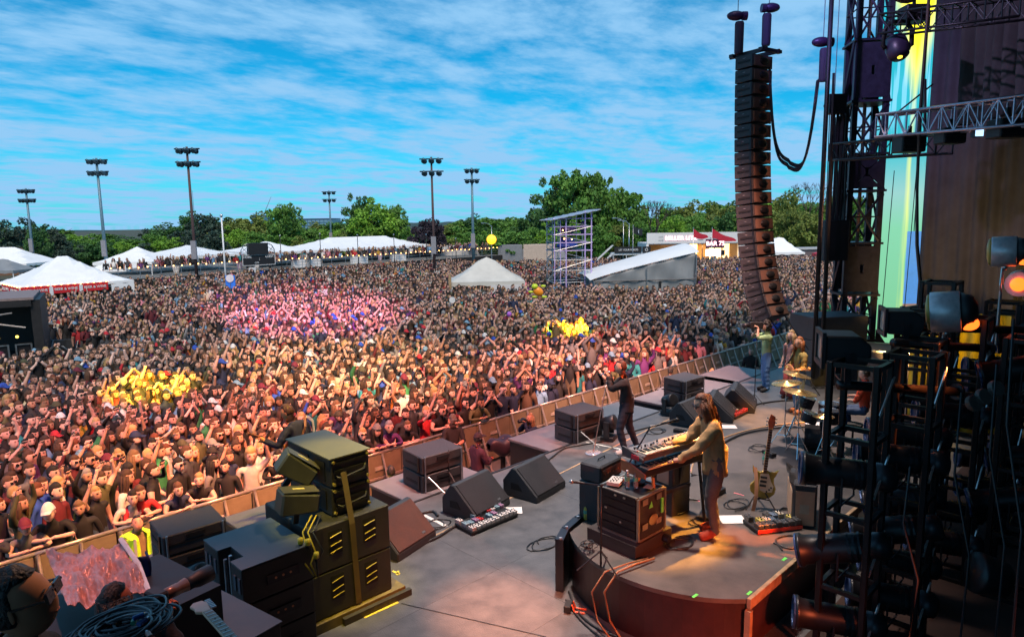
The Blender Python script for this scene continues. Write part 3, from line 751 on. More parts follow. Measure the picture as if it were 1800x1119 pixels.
for px_, d_, lb in ((1219, 62, 'red feather flag closer to the grey control tent'), (1252, 60, 'red feather flag standing beside the bar sign')):
    t = plain_pole(px_, 401, d_, .03, ALU, 'feather_flag', lb, 'flag'); z = D(px_, 401, d_).z
    L_ = 1.25 if px_ < 1230 else 2.0
    f_ = MB(); f_.grid(lambda u, v: (u*L_*.75, -u*L_*.75+.12*math.sin(u*6), z-.05-u*(.75+.4*(L_-1.25))-v*(.75*(1-u)**.7+.06)+.05*math.sin(u*9)), 16, 5); f_.build('cloth', redf, t, solid=.01)
# far right service row: white tent, container, red gazebo, fence
c = D(1368, 452, 86); t = tent('low_tent', 'small white tent behind the hanging speakers', (c.x, c.y), 5, 4, 2.2, 4.0, VIEW, legs=2)
c = D(1420, 456, 90); t = thing('container', 'long grey service container with dark side behind the crowd', 'container', (c.x, c.y, 0), VIEW+rad(3)); MB().bb(-3.6, -1.5, 0, 3.4, 1.5, 2.3).build('body', mat('maroon_grey_side', (.13, .1, .11)), t); MB().bb(-3.7, -1.7, 2.301, 3.5, 1.6, 2.5).build('roof', mat('pale_roof', (.42, .43, .45)), t)
c = D(1465, 450, 72); tent('red_gazebo', 'bright red pop-up gazebo beside the stage tower', (c.x, c.y), 3.2, 3.2, 2.6, 3.6, VIEW, legs=2, m=mat('red_gazebo_cloth', (.7, .03, .07), .6))
c = D(1405, 440, 110); fe = thing('park_fence', 'black iron park fence in front of the woods with a stone pier', 'fence', (c.x, c.y, 0), VIEW)
m = MB()
MB().bb(-9, -.03, 3.1, 14, .03, 3.17).build('top_rail', BLACK, fe); MB().bb(-9, -.03, .2, 14, .03, .27).build('bottom_rail', BLACK, fe)
pk = MB().bb(-.03, -.03, .0, .03, .03, 3.35).build('picket', BLACK, fe); pk.location = (-9, 0, 0)
for i in range(1, 46): q = pk.copy(); COL.objects.link(q); q.parent = fe; q.location = (-9+.5*i, 0, 0)
MB().bb(-1.9, -.5, 0, -.7, .5, 3.5).build('stone_pier', mat('brown_stone', (.14, .1, .08)), fe)
MB().bb(-60, 2, .3, 20, 2.2, 1.6).build('grass_bank', mat('bank_grass', (.09, .13, .04)), fe)
# food truck and long wall between the central pole and tower
c = D(790+15, 440, 105)
for px_, w_, lb, cl in ((955, 6, 'cream food truck with red brickwork pattern behind the scaffold tower', (.5, .4, .33)), (905, 5, 'grey parked van beyond the crowd edge', (.2, .21, .23)), (800, 7, 'white van roof beyond the central pole', (.55, .56, .58))):
    c = D(px_, 446, 102); t = thing('parked_truck', lb, 'truck', (c.x, c.y, 0), VIEW)
    MB().bb(-w_/2, -1.1, .5, w_/2-1.4, 1.1, 3.0).build('box_body', mat('truck_body_'+str(px_), cl, .5), t, bev=.06)
    MB().prism([(w_/2-1.38, .5), (w_/2+.3, .5), (w_/2+.3, 1.4), (w_/2-.2, 2.4), (w_/2-1.38, 2.4)], -1.05, 1.05, 'Y').build('cab', mat('truck_cab', (.3, .3, .32), .4), t, bev=.05)
    for x in (-w_/2+1, w_/2-.6):
        for y in (-1.05, 1.05): MB().lathe([(.2, -.12), (.42, -.1), (.42, .1), (.2, .12)], (x, y, .42), 14, Quaternion((1, 0, 0), rad(90))).build('wheel', RUBBER, t)
c = D(850, 446, 112); t = thing('boundary_wall', 'low dark brick boundary wall with piers below the trees', 'wall', (c.x, c.y, 0), VIEW)
MB().bb(-14, 0, 0, 26, .3, 1.7).build('wall_run', mat('dark_brick', (.1, .06, .05), .9), t)
for x in (-13, -6.5, 1.5, 10, 18): MB().bb(x-.5, -.1, 0, x+.5, .42, 2.4).build('pier', mat('pier_brick', (.13, .07, .055), .9), t)
# far buildings + crane
c = D(548, 392, 420); t = thing('office_building', 'distant blue glass office block above the trees', 'building', (c.x, c.y, 0), VIEW)
gl = mat('blue_glass', (.06, .16, .24), .3); MB().bb(-13, 0, 0, 13, 20, 8.9).build('wall', gl, t)
for k in range(4):
    for i in range(10): MB().bb(-12.6+i*2.55, -.2, 1.6+k*1.9, -10.5+i*2.55, -.02, 2.9+k*1.9).build('window', mat('pale_glass', (.16, .3, .4), .3), t)
MB().bb(-13, -.25, 9, 13, 20, 9.6).build('roof', mat('navy_cladding', (.03, .07, .13)), t)
c = D(456, 381, 500); t = thing('office_building', 'small far blue building top beside the round tree', 'building', (c.x, c.y, 0), VIEW); MB().bb(-6, 0, 0, 6, 10, c.z).build('wall', gl, t); MB().bb(-6.3, -.3, c.z+.02, 6.3, 10, c.z+1.2).build('roof', mat('navy_cladding', (.03,)*3), t)
c = D(474, 346, 430); t = thing('tower_crane', 'thin distant crane jib pointing up above the trees', 'crane', (c.x-2, c.y, 0)); m = MB(); m.tube([(0, 0, 0), (0, 0, 12)], .5, 4); m.build('mast', STEEL, t); m = MB(); m.tube([(-3, 3, 9), (2, -2, c.z)], .3, 4, r1=.12); m.build('jib', STEEL, t)
c = D(338, 335, 400); t = thing('radio_mast', 'faint thin radio mast behind the brown pole', 'mast', (c.x, c.y, 0)); MB().cyl((0, 0, 0), (0, 0, c.z), .25, .1, 5).build('lattice', STEEL, t)
# ================================================================== BODIES
# a skeleton of joints grown by a Skin modifier into one continuous surface. Local frame: +y = the way the person faces, z up.
J0 = dict(pel=(0, 0, .95), sp=(0, .01, 1.10), ch=(0, 0, 1.28), nk=(0, .0, 1.47), hd=(0, .02, 1.56),
          shL=(-.18, 0, 1.40), elL=(-.24, -.02, 1.12), wrL=(-.25, .06, .88), haL=(-.25, .09, .80),
          shR=(.18, 0, 1.40), elR=(.24, -.02, 1.12), wrR=(.25, .06, .88), haR=(.25, .09, .80),
          hiL=(-.09, 0, .88), knL=(-.10, .02, .50), anL=(-.10, -.02, .09), toL=(-.11, .16, .03),
          hiR=(.09, 0, .88), knR=(.10, .02, .50), anR=(.10, -.02, .09), toR=(.11, .16, .03))
E0 = [('pel', 'sp'), ('sp', 'ch'), ('ch', 'nk'), ('nk', 'hd'), ('ch', 'shL'), ('shL', 'elL'), ('elL', 'wrL'), ('wrL', 'haL'),
      ('ch', 'shR'), ('shR', 'elR'), ('elR', 'wrR'), ('wrR', 'haR'), ('pel', 'hiL'), ('hiL', 'knL'), ('knL', 'anL'), ('anL', 'toL'),
      ('pel', 'hiR'), ('hiR', 'knR'), ('knR', 'anR'), ('anR', 'toR')]
R0 = dict(pel=(.155, .11), sp=(.135, .10), ch=(.16, .115), nk=(.055, .055), hd=(.055, .06), shL=(.07, .07), shR=(.07, .07), elL=(.045, .045), elR=(.045, .045),
          wrL=(.03, .028), wrR=(.03, .028), haL=(.035, .022), haR=(.035, .022), hiL=(.09, .09), hiR=(.09, .09), knL=(.06, .06), knR=(.06, .06), anL=(.042, .045), anR=(.042, .045), toL=(.04, .028), toR=(.04, .028))
ZB = {'pel-sp': 'shirt', 'sp-ch': 'shirt', 'ch-nk': 'shirt', 'nk-hd': 'skin', 'ch-sh': 'shirt', 'sh-el': 'sleeve', 'el-wr': 'forearm', 'wr-ha': 'skin', 'pel-hi': 'pants', 'hi-kn': 'pants', 'kn-an': 'shin', 'an-to': 'shoe'}
def zone_of(a, b): return ZB[a.rstrip('LR')+'-'+b.rstrip('LR')]

def grow(J, Rr=None, legs=True, sub=1, widen=1.0):
    Rr = {**R0, **(Rr or {})}
    ed = [e for e in E0 if legs or not any(k.startswith(('hi', 'kn', 'an', 'to')) for k in e)]
    names = []
    for a, b in ed:
        for k in (a, b):
            if k not in names: names.append(k)
    me = bpy.data.meshes.new('grow'); me.from_pydata([J[k] for k in names], [(names.index(a), names.index(b)) for a, b in ed], [])
    o = bpy.data.objects.new('grow', me); COL.objects.link(o)
    sk = o.modifiers.new('s', 'SKIN'); sk.use_smooth_shade = True; sk.branch_smoothing = .4
    for i, k in enumerate(names):
        me.skin_vertices[0].data[i].radius = (Rr[k][0]*widen, Rr[k][1]*widen); me.skin_vertices[0].data[i].use_root = (k == 'pel')
    if sub: m = o.modifiers.new('d', 'SUBSURF'); m.levels = sub; m.render_levels = sub
    dg = bpy.context.evaluated_depsgraph_get(); ev = o.evaluated_get(dg); r = bpy.data.meshes.new_from_object(ev)
    V = np.array([v.co[:] for v in r.vertices]); Fc = [tuple(p.vertices) for p in r.polygons]
    bpy.data.objects.remove(o); bpy.data.meshes.remove(r)
    # zones by nearest limb
    segs = [(np.array(J[a], float), np.array(J[b], float), zone_of(a, b), (Rr[a][0]+Rr[b][0])/2) for a, b in ed]
    Z = []
    for f in Fc:
        c = V[list(f)].mean(0); best = None
        for a, b, z, rr in segs:
            ab = b-a; t = max(0, min(1, np.dot(c-a, ab)/max(1e-9, np.dot(ab, ab)))); d = np.linalg.norm(c-a-ab*t)-rr*.6
            if best is None or d < best[0]: best = (d, z)
        Z.append(best[1])
    return V, Fc, Z

def head_mesh(n=14, m=10, hair='short', beard=False, detail=True):
    """head about its own centre, face towards +y; zones skin / hair / dark / lip"""
    V = []; Fc = []; Z = []
    mb = MB(); mb.ball((0, 0, 0), 1, n, m)
    for v in mb.v:
        x, y, z = v.x, v.y, v.z
        w = .078*(1-.18*max(0, -z)**1.5)      # jaw narrower
        d = .098*(1-.05*max(0, -z)); h = .122
        yy = y*d; zz = z*h
        if y > 0 and z < -.35: yy += .012*y   # chin
        if y < 0 and z < -.5: yy *= .75       # nape
        if abs(x) < .25 and y > .7 and -.3 < z < .15: yy += .014   # nose
        V.append((x*w, yy, zz))
    Fc = [tuple(f) for f in mb.f]
    V = np.array(V)
    for f in Fc:
        c = V[list(f)].mean(0); x, y, z = c[0]/.078, c[1]/.098, c[2]/.122
        if hair != 'bald' and (z > .62 or (y < .15 and z > -.45) or (z > .42 and y < .8)): Z.append('hair')
        elif z < -.34 and z > -.93 and y > -.1: Z.append('jaw')
        else: Z.append('skin')
    def addmb(mb2, zone):
        nonlocal V
        o = len(V); V = np.vstack([V, np.array([tuple(q) for q in mb2.v])]); Fc.extend([tuple(i+o for i in f) for f in mb2.f]); Z.extend([zone]*len(mb2.f))
    e = MB()
    for s in (-1, 1): e.box((s*.03, .0865, .018), (.027, .010, .012))
    addmb(e, 'dark')
    e = MB()
    for s in (-1, 1): e.box((s*.031, .086, .036), (.036, .008, .008))
    addmb(e, 'hair')
    e = MB(); e.box((0, .0925, -.053), (.036, .010, .009)); addmb(e, 'lip')
    e = MB(); e.add([(-.014, .09, -.02), (.014, .09, -.02), (0, .12, -.018), (0, .092, .03)], [(0, 1, 2), (0, 2, 3), (2, 1, 3)]); addmb(e, 'skin')
    if detail:
        e = MB()
        for s in (-1, 1): e.ball((s*.08, -.005, 0), .022, 6, 4, (.4, .8, 1.3))
        addmb(e, 'skin')
    return V, Fc, Z

def hair_mesh(kind, seed=0, n=12, m=7):
    """cap of hair a little proud of the skull, with locks where long"""
    r = random.Random(seed); mb = MB()
    big = {'short': 1.07, 'long': 1.1, 'curly': 1.32, 'bun': 1.07, 'beanie': 1.1}.get(kind, 1.08)
    vs = []; t = MB().ball((0, 0, 0), 1, n, m)
    for v in t.v:
        j = 1+(.11 if kind != 'curly' else .2)*(r.random()-.5)
        x, y, z = v.x*.078*big*j, v.y*.098*big*j-.008, v.z*.122*big*j+.006
        # cut the face opening: pull front-lower verts inside the skull
        if v.y > .28 and v.z < .52: x *= .72; y *= .62; z = max(z, -.03)
        elif v.z < -.35 and kind in ('short', 'bun'): x *= .8; y *= .8; z *= .8
        vs.append((x, y, z))
    mb.add(vs, t.f)
    if kind == 'long':
        for i in range(9):
            a = rad(150+30*i/1.0) if False else rad(165+i*26.5)
            x, y = .078*math.cos(a), .085*math.sin(a)
            L = r.uniform(.22, .34)
            mb.tube([(x, y, .05), (x*1.18, y*1.12, -.06), (x*1.25, y*1.05-.01, -.06-L*.5), (x*1.2, y*.95-.015, -.06-L)], [.03, .036, .032, .014], 5)
    if kind == 'bun': mb.ball((0, -.06, .12), .045, 7, 5)
    return np.array([tuple(v) for v in mb.v]), [tuple(f) for f in mb.f]

def cap_mesh(back=False):
    mb = MB(); t = MB().ball((0, 0, 0), 1, 12, 8); vs = []
    for v in t.v: vs.append((v.x*.09, v.y*.112-.004, max(v.z, .28)*.145-.0))
    mb.add(vs, t.f); s = -1 if back else 1
    mb.add([(-.07, s*.085, .045), (.07, s*.085, .045), (.055, s*.175, .03), (-.055, s*.175, .03), (-.07, s*.085, .055), (.07, s*.085, .055), (.055, s*.175, .04), (-.055, s*.175, .04)],
           [(3, 2, 1, 0), (4, 5, 6, 7), (0, 1, 5, 4), (1, 2, 6, 5), (2, 3, 7, 6), (3, 0, 4, 7)])
    return np.array([tuple(v) for v in mb.v]), [tuple(f) for f in mb.f]

def hand_mb(wr, dirv, palm_n, curl=.3, s=1.0, side=1, n=4):
    """five separate fingers from a palm; wr wrist point, dirv along the hand, palm_n palm normal"""
    d = Vector(dirv).normalized(); pn = Vector(palm_n); pn = (pn-d*pn.dot(d)).normalized(); w = d.cross(pn)*side
    wr = Vector(wr); mb = MB(); h = .088*s
    R = Matrix((w, d, pn)).transposed()
    mb.tube([wr-d*.02*s, wr+d*h*.35, wr+d*h*.95], [.026*s, .036*s, .038*s], 6)
    # flatten along palm normal
    for i, v in enumerate(mb.v):
        q = Vector(v)-wr; mb.v[i] = wr+q-pn*(q.dot(pn)*.5)
    for k, L in enumerate((.068, .078, .072, .056)):
        b = wr+d*h*.9+w*(.028-.0185*k)*s; c1, c2 = curl*.9, curl*1.9
        f1 = (d*math.cos(c1)+pn*math.sin(c1)).normalized(); f2 = (d*math.cos(c2)+pn*math.sin(c2)).normalized()
        sp = w*(.12-.08*k)
        p1 = b+(f1+sp*.5).normalized()*L*.5*s; p2 = p1+(f2+sp*.3).normalized()*L*.5*s
        mb.tube([b, p1, p2], [.0095*s, .0088*s, .0065*s], n)
    b = wr+d*h*.25+w*.03*s; t1 = (d*.6+w*.75+pn*.25).normalized(); p1 = b+t1*.038*s; p2 = p1+(d*.85+w*.2+pn*.4*curl).normalized()*.032*s
    mb.tube([b, p1, p2], [.013*s, .0115*s, .008*s], n)
    return mb

# ------------------------------------------------------------------ crowd poses
def pose(**k): d = dict(J0); d.update(k); return d
POSES = {
 'arms down': pose(),
 'hands clasped': pose(elL=(-.25, .02, 1.13), wrL=(-.06, .22, 1.10), haL=(0, .24, 1.12), elR=(.25, .02, 1.13), wrR=(.06, .22, 1.08), haR=(.0, .24, 1.12)),
 'both arms raised': pose(elL=(-.30, .08, 1.62), wrL=(-.20, .12, 1.88), haL=(-.19, .13, 1.96), elR=(.30, .08, 1.60), wrR=(.22, .14, 1.86), haR=(.21, .15, 1.95)),
 'right arm raised': pose(elR=(.28, .10, 1.60), wrR=(.20, .18, 1.86), haR=(.19, .20, 1.95)),
 'left arm raised': pose(elL=(-.28, .12, 1.58), wrL=(-.22, .24, 1.84), haL=(-.21, .27, 1.92)),
 'arm reaching forward': pose(elR=(.24, .24, 1.52), wrR=(.2, .46, 1.72), haR=(.19, .52, 1.78)),
 'holding up a phone': pose(elL=(-.24, .18, 1.34), wrL=(-.06, .30, 1.58), haL=(-.035, .32, 1.65), elR=(.24, .18, 1.34), wrR=(.06, .30, 1.58), haR=(.035, .32, 1.65)),
 'clapping overhead': pose(elL=(-.26, .08, 1.62), wrL=(-.06, .14, 1.84), haL=(-.02, .15, 1.92), elR=(.26, .08, 1.62), wrR=(.06, .14, 1.84), haR=(.02, .15, 1.92)),
 'leaning on the barricade': pose(sp=(0, .03, 1.09), ch=(0, .12, 1.25), nk=(0, .19, 1.42), hd=(0, .23, 1.50), shL=(-.18, .13, 1.36), shR=(.18, .13, 1.36), elL=(-.28, .22, 1.18), wrL=(-.10, .38, 1.24), haL=(-.03, .40, 1.25), elR=(.28, .22, 1.18), wrR=(.10, .38, 1.23), haR=(.03, .40, 1.25)),
 'hands to mouth': pose(elL=(-.27, .12, 1.28), wrL=(-.10, .19, 1.50), haL=(-.06, .17, 1.57), elR=(.27, .12, 1.28), wrR=(.10, .19, 1.50), haR=(.06, .17, 1.57)),
}
for k in POSES: 
    if k != 'leaning on the barricade': POSES[k] = {**POSES[k]}
def assemble(pz, sub, hair, cap=None, legs=True, hands=True, lod=0):
    J = POSES[pz]; V, Fc, Z = grow(J, legs=legs, sub=sub)
    hd = np.array(J['hd'])+np.array((0, .02, .085))
    hV, hF, hZ = head_mesh(12, 9) if lod == 0 else head_mesh(8, 6, detail=False)
    parts = [(V, Fc, Z), (hV*np.array([1.02, 1.05, 1.10])+hd, hF, hZ)]
    if hands:
        for s, sd in (('L', -1), ('R', 1)):
            w, h = Vector(J['wr'+s]), Vector(J['ha'+s]); up = (h-w).normalized()
            if up.z > .3 or 'lean' in pz or 'clasp' in pz or 'down' in pz:
                mb = hand_mb(w, up, (0, 1, .01) if up.z > .3 else (0, .3, -1), .35, 1.0, sd, 3)
                parts.append((np.array([tuple(q) for q in mb.v]), [tuple(f) for f in mb.f], ['skin']*len(mb.f)))
    return parts, hd
def merge(parts):
    Vs = []; Fs = []; Zs = []; o = 0
    for V, Fc, Z in parts:
        Vs.append(V); Fs += [tuple(i+o for i in f) for f in Fc]; Zs += list(Z); o += len(V)
    return np.vstack(Vs), Fs, Zs
ZI = {z: i for i, z in enumerate(('skin', 'hair', 'dark', 'lip', 'shirt', 'sleeve', 'forearm', 'pants', 'shin', 'shoe', 'cap', 'jaw'))}
SKINS = [(.66, .39, .31), (.72, .46, .38), (.60, .34, .26), (.50, .27, .19), (.68, .42, .34), (.22, .11, .07), (.38, .20, .13), (.76, .50, .43)]
HAIRS = {'black': (.012, .01, .01), 'dark brown': (.035, .018, .011), 'brown': (.07, .035, .02), 'light brown': (.14, .08, .04), 'blond': (.38, .25, .11), 'auburn': (.13, .035, .015), 'grey': (.25, .25, .25)}
SHIRTS = {'black': (.012, .012, .014), 'charcoal': (.04, .042, .05), 'navy': (.015, .025, .07), 'grey': (.16, .16, .17), 'maroon': (.11, .012, .02), 'white': (.6, .58, .56), 'red': (.42, .02, .03), 'light blue': (.15, .30, .48), 'olive': (.09, .09, .04), 'teal': (.02, .22, .25), 'brown': (.09, .05, .03), 'pink': (.55, .2, .25), 'mustard': (.5, .28, .03), 'green': (.03, .2, .08), 'purple': (.12, .03, .16), 'royal blue': (.02, .07, .4), 'cream': (.5, .42, .3), 'orange': (.6, .16, .03)}
SW = [.30, .16, .10, .11, .07, .07, .04, .04, .04, .015, .05, .02, .01, .01, .015, .015, .02, .005]
PANTS = [(.03, .05, .1), (.012, .012, .014), (.05, .08, .15), (.16, .12, .08), (.04, .04, .045)]
CAPC = {'black': (.015,)*3, 'red': (.45, .02, .03), 'white': (.6,)*3, 'royal blue': (.02, .07, .4), 'navy': (.015, .025, .07), 'olive': (.06, .06, .03), 'grey': (.2,)*3, 'light blue': (.15, .28, .4), 'maroon': (.12, .01, .03)}
def palette(r):
    sk = SKINS[int(r.choice(len(SKINS), p=[.2, .19, .15, .12, .15, .05, .06, .08]))]
    hk = list(HAIRS)[int(r.choice(7, p=[.20, .29, .23, .12, .09, .05, .02]))]; sk_ = np.array(sk)*r.uniform(.8, 1.1)
    shn = list(SHIRTS)[int(r.choice(18, p=np.array(SW)/sum(SW)))]; sh = np.array(SHIRTS[shn])*r.uniform(.7, 1.3)
    pa = np.array(PANTS[r.integers(5)]); cp = list(CAPC)[r.integers(9)]
    sl = r.integers(3)   # 0 long sleeve 1 tee 2 tank
    pal = np.zeros((12, 3)); pal[0] = sk_; pal[1] = HAIRS[hk]; pal[2] = sk_*.13; pal[3] = (sk_[0]*.62, sk_[1]*.35, sk_[2]*.4)
    pal[4] = sh; pal[5] = sh if sl < 2 else sk_; pal[6] = sh if sl == 0 else sk_; pal[7] = pa; pal[8] = pa; pal[9] = (.03,)*3; pal[10] = CAPC[cp]; pal[11] = (np.array(HAIRS[hk])*1.2+sk_*.12) if r.random() < .24 else sk_
    return pal, dict(hair=hk, shirt=shn, sleeve=('long-sleeved', 'short-sleeved', 'sleeveless')[sl], cap=cp)
person_mat = tint_mat('clothing_and_skin', .8)
def mesh_from(V, Fc, tint, name, mtl=person_mat, smooth=True):
    me = bpy.data.meshes.new(name)
    lens = np.fromiter((len(f) for f in Fc), int, len(Fc)); flat = np.fromiter((i for f in Fc for i in f), int, int(lens.sum()))
    me.vertices.add(len(V)); me.vertices.foreach_set('co', np.asarray(V, np.float32).ravel())
    me.loops.add(len(flat)); me.loops.foreach_set('vertex_index', flat)
    me.polygons.add(len(Fc)); me.polygons.foreach_set('loop_start', np.concatenate([[0], np.cumsum(lens)[:-1]])); me.polygons.foreach_set('loop_total', lens)
    if smooth: me.polygons.foreach_set('use_smooth', np.ones(len(Fc), bool))
    me.update(calc_edges=True)
    if tint is not None:
        a = me.attributes.new('tint', 'FLOAT_VECTOR', 'FACE'); a.data.foreach_set('vector', np.asarray(tint, np.float32).ravel())
    me.materials.append(mtl)
    return me

from mathutils import noise as MNZ
# ------------------------------------------------------------------ where the crowd stands
FENCE_Y = 13.0
def inview(x, y, m=.06):
    q = Vector((x, y, 1.6-CAM_H)); t = q.dot(CF)
    if t < 6: return None
    return t, 900+F_PX*q.dot(CR)/t, 559.5-F_PX*q.dot(CU)/t
pts = []
blocks = [(cc.x, cc.y, 3.2), (tb.x, tb.y, 2.2), (fc.x, fc.y, 5.2), (17.3, 30, 0), (beer.location.x, beer.location.y, 4.4)]
vipn = Vector((-dirv.y, dirv.x, 0)); vipn = vipn if vipn.dot(Vector((1, 1, 0))) > 0 else -vipn
SIDE = (6.2, 33.5)
def free(x, y):
    for bx, by, r_ in blocks:
        if (x-bx)**2+(y-by)**2 < r_*r_: return False
    if x < 8.2 and y > 31.5 and y < 40: return False
    if (Vector((x, y, 0))-A0).dot(vipn) > -.6 and (Vector((x, y, 0))-A0).dot(dirv) < L2: return False
    if (x > 110) or (y > 100): return False
    if (Vector((x, y, 0))-Vector((bc.x, bc.y, 0))).dot(Vector((1, 1, 0))) > -2: return False
    return True
sp_ = .52
yr = 13.42; row = 0
while yr < 90:
    x = -2.0+(row % 2)*.3
    while x < 100:
        xx_, yy_ = x+NR.normal()*.07, yr+NR.normal()*.08*(1 if row else .2)
        q = inview(xx_, yy_)
        if q and -70 < q[1] < 1580 and q[2] < 1180 and q[0] < 105 and free(xx_, yy_):
            nz_ = MNZ.noise(Vector((xx_*.28, yy_*.28, 1)))
            if (q[0] < 26) or (NR.random() < (.97 if q[0] < 45 else .80 if q[0] < 60 else .62)*(1 if nz_ > -.2 else .62)): pts.append((q[0], xx_, yy_, row, q[1], q[2]))
        x += sp_*(1 if yr < 32 else 1.12 if yr < 45 else 1.3)*(.93 if row == 0 else 1)
    yr += (.50 if yr < 30 else .58 if yr < 45 else .70); row += 1
pts.sort()
print('crowd', len(pts))
LOOK = (11.5, 5.0)
pose_names = ['arms down', 'hands clasped', 'both arms raised', 'right arm raised', 'left arm raised', 'arm reaching forward', 'holding up a phone', 'clapping overhead', 'hands to mouth']
pose_p = np.array([.46, .12, .045, .10, .08, .06, .09, .03, .03]); pose_p /= pose_p.sum()
hair_kinds = ['short', 'long', 'curly', 'bun']
HM = {k: [hair_mesh(k, 3+9*j, 16, 10) for j in range(5)] for k in hair_kinds}; CM = {b: cap_mesh(b) for b in (False, True)}
# ---- the 300 nearest, each one a person
near, rest = pts[:300], pts[300:]
TP = {k: assemble(k, 1, 'short') for k in POSES}
used_labels = set()
lm = [(40, 960, 'by the photo edge'), (150, 930, 'above the silver tarp'), (250, 880, 'behind the hi-vis vest guard'), (350, 850, 'behind the small speaker pair'), (440, 800, 'beside the tall speaker stack'), (560, 740, 'around the guitarist'), (680, 740, 'above the pit guard'), (800, 700, 'behind the photographer in shorts'), (900, 690, 'behind the pit cameraman'), (960, 690, 'behind the woman photographer'), (1080, 650, 'beyond the singer'), (1200, 640, 'behind the centre speaker pair'), (1300, 620, 'by the green shirted cameraman'), (1420, 600, 'by the stage tower')]
def where(px, py, row, x):
    k = min(lm, key=lambda m: abs(m[0]-px)); return k[2]
rowname = ['at the barricade', 'in the second row', 'in the third row', 'in the fourth row', 'in the fifth row', 'in the sixth row', 'in the seventh row', 'in the eighth row']
phone_m = mat('phone_black', (.02, .02, .025), .2); phone_s = mat('phone_screen', (.1, .12, .15), .2, emit=(.6, .75, 1), estr=.8)
def face_dir(x, y): return math.atan2(-(LOOK[0]-x), (LOOK[1]-y))+float(NR.normal()*.25)
for idx, (dep, x, y, row, px, py) in enumerate(near):
    for tr in range(60):
        pal, info = palette(NR)
        pz = ('leaning on the barricade' if row == 0 and NR.random() < .75 else pose_names[int(NR.choice(9, p=pose_p))])
        hk = hair_kinds[int(NR.choice(4, p=[.55, .31, .09, .05]))]; capped = NR.random() < .11 and hk != 'curly'
        look_ = f"{info['hair']} haired" if not capped else f"{info['cap']} capped"
        extra = {'long': 'long ', 'curly': 'curly ', 'bun': 'bun tied ', 'short': ''}[hk]
        lb = f"{extra}{look_} person, {info['shirt']} {'' if tr < 12 else info['sleeve']+' '}top, {pz}, {rowname[min(row, 7)] if row < 8 else 'further back'} {where(px, py, row, x)}"
        lb = ' '.join(lb.split())
        if len(lb.split()) > 16: lb = lb.replace(' around the', ' by the').replace('behind the ', 'behind ').replace('above the ', 'above ').replace('beside the ', 'beside ').replace('in the ', 'in ').replace(' in the ', ' in ')
        if lb not in used_labels and len(lb.split()) <= 16: break
        if tr > 40:
            lb = lb.replace(' person', ' fan')
    used_labels.add(lb)
    parts, hd = TP[pz]
    if abs(px-360) < 75 and py < 0: pass
    V, Fc, Z = merge(parts); zi = np.array([ZI[z] for z in Z])
    s = float(NR.uniform(1.0, 1.13)); me = mesh_from(V*np.array([NR.uniform(.95, 1.1), 1, 1])*s, Fc, pal[zi], 'person')
    ob_ = bpy.data.objects.new('person', me); COL.objects.link(ob_)
    yaw = face_dir(x, y) if row else float(PI+NR.normal()*.18 - .25)
    ob_.location = (x, y, 0); ob_.rotation_euler = (float(NR.normal()*.03), float(NR.normal()*.04), yaw)
    tag(ob_, lb, 'person', 'audience pressed towards the stage')
    hV, hF = HM[hk][int(NR.integers(5))]; hm = mesh_from((hV*np.array([1.06, 1.08, 1.13])+hd)*s, hF, np.tile(pal[1]*NR.uniform(.8, 1.3), (len(hF), 1)), 'hair'); h = bpy.data.objects.new('hair', hm); COL.objects.link(h); h.parent = ob_
    if capped:
        cV, cF = CM[bool(NR.random() < .3)]; hm = mesh_from((cV*np.array([1.08, 1.1, 1.16])+hd)*s, cF, np.tile(pal[10], (len(cF), 1)), 'cap'); h = bpy.data.objects.new('cap', hm); COL.objects.link(h); h.parent = ob_
    if NR.random() < .14:
        gm = MB()
        for sg in (-1, 1): gm.box((sg*.034, .098, .018), (.048, .006, .034))
        gm.box((0, .1, .024), (.03, .004, .006)); gg = gm.build('sunglasses', phone_m, ob_); gg.location = tuple(hd*s); gg.scale = (s*1.12,)*3
    if pz == 'holding up a phone':
        M = Matrix.Translation(ob_.location) @ ob_.rotation_euler.to_matrix().to_4x4(); c = M @ Vector((0, .345*s, 1.70*s))
        t = thing('phone', f"smartphone raised by the {look_} {info['shirt']} topped person {where(px, py, row, x)}", 'phone', c, yaw)
        lb2 = t['label']
        while lb2 in used_labels: lb2 = lb2.replace('smartphone', 'thin smartphone') if 'thin' not in lb2 else lb2.replace('thin', 'dark thin', 1); 
        t['label'] = lb2; used_labels.add(lb2)
        MB().bb(-.075, -.004, -.037, .075, .004, .037).build('case', phone_m, t); MB().bb(-.07, -.0065, -.033, .07, -.0045, .033).build('screen', phone_s, t)
# ---- the rest, one mass
def tpl(pz, sub, hair, cap, legs, lod, hands=False):
    parts, hd = assemble(pz, sub, hair, legs=legs, hands=hands, lod=lod)
    if hair: hV, hF = HM2[hair]; parts.append((hV*1.13+hd, hF, ['hair']*len(hF)))
    if cap: cV, cF = CM2; parts.append((cV*1.14+hd, cF, ['cap']*len(cF)))
    V, Fc, Z = merge(parts)
    # all quads padded -> triangles
    T = []; TZ = []
    for f, z in zip(Fc, Z):
        for i in range(1, len(f)-1): T.append((f[0], f[i], f[i+1])); TZ.append(ZI[z])
    return V.astype(np.float32), np.array(T), np.array(TZ)
HM2 = {k: hair_mesh(k, 5, 7, 5) for k in hair_kinds}
_c = cap_mesh(); CM2 = _c
TM = {}; TF = {}
for k in pose_names:
    for h in ('short', 'long'):
        for c_ in (0, 1): TM[k, h, c_] = tpl(k, 0, h, c_, True, 0)
        TF[k, h] = tpl(k, 0, h, 0, False, 1)
    TM[k, 'curly', 0] = tpl(k, 0, 'curly', 0, True, 0)
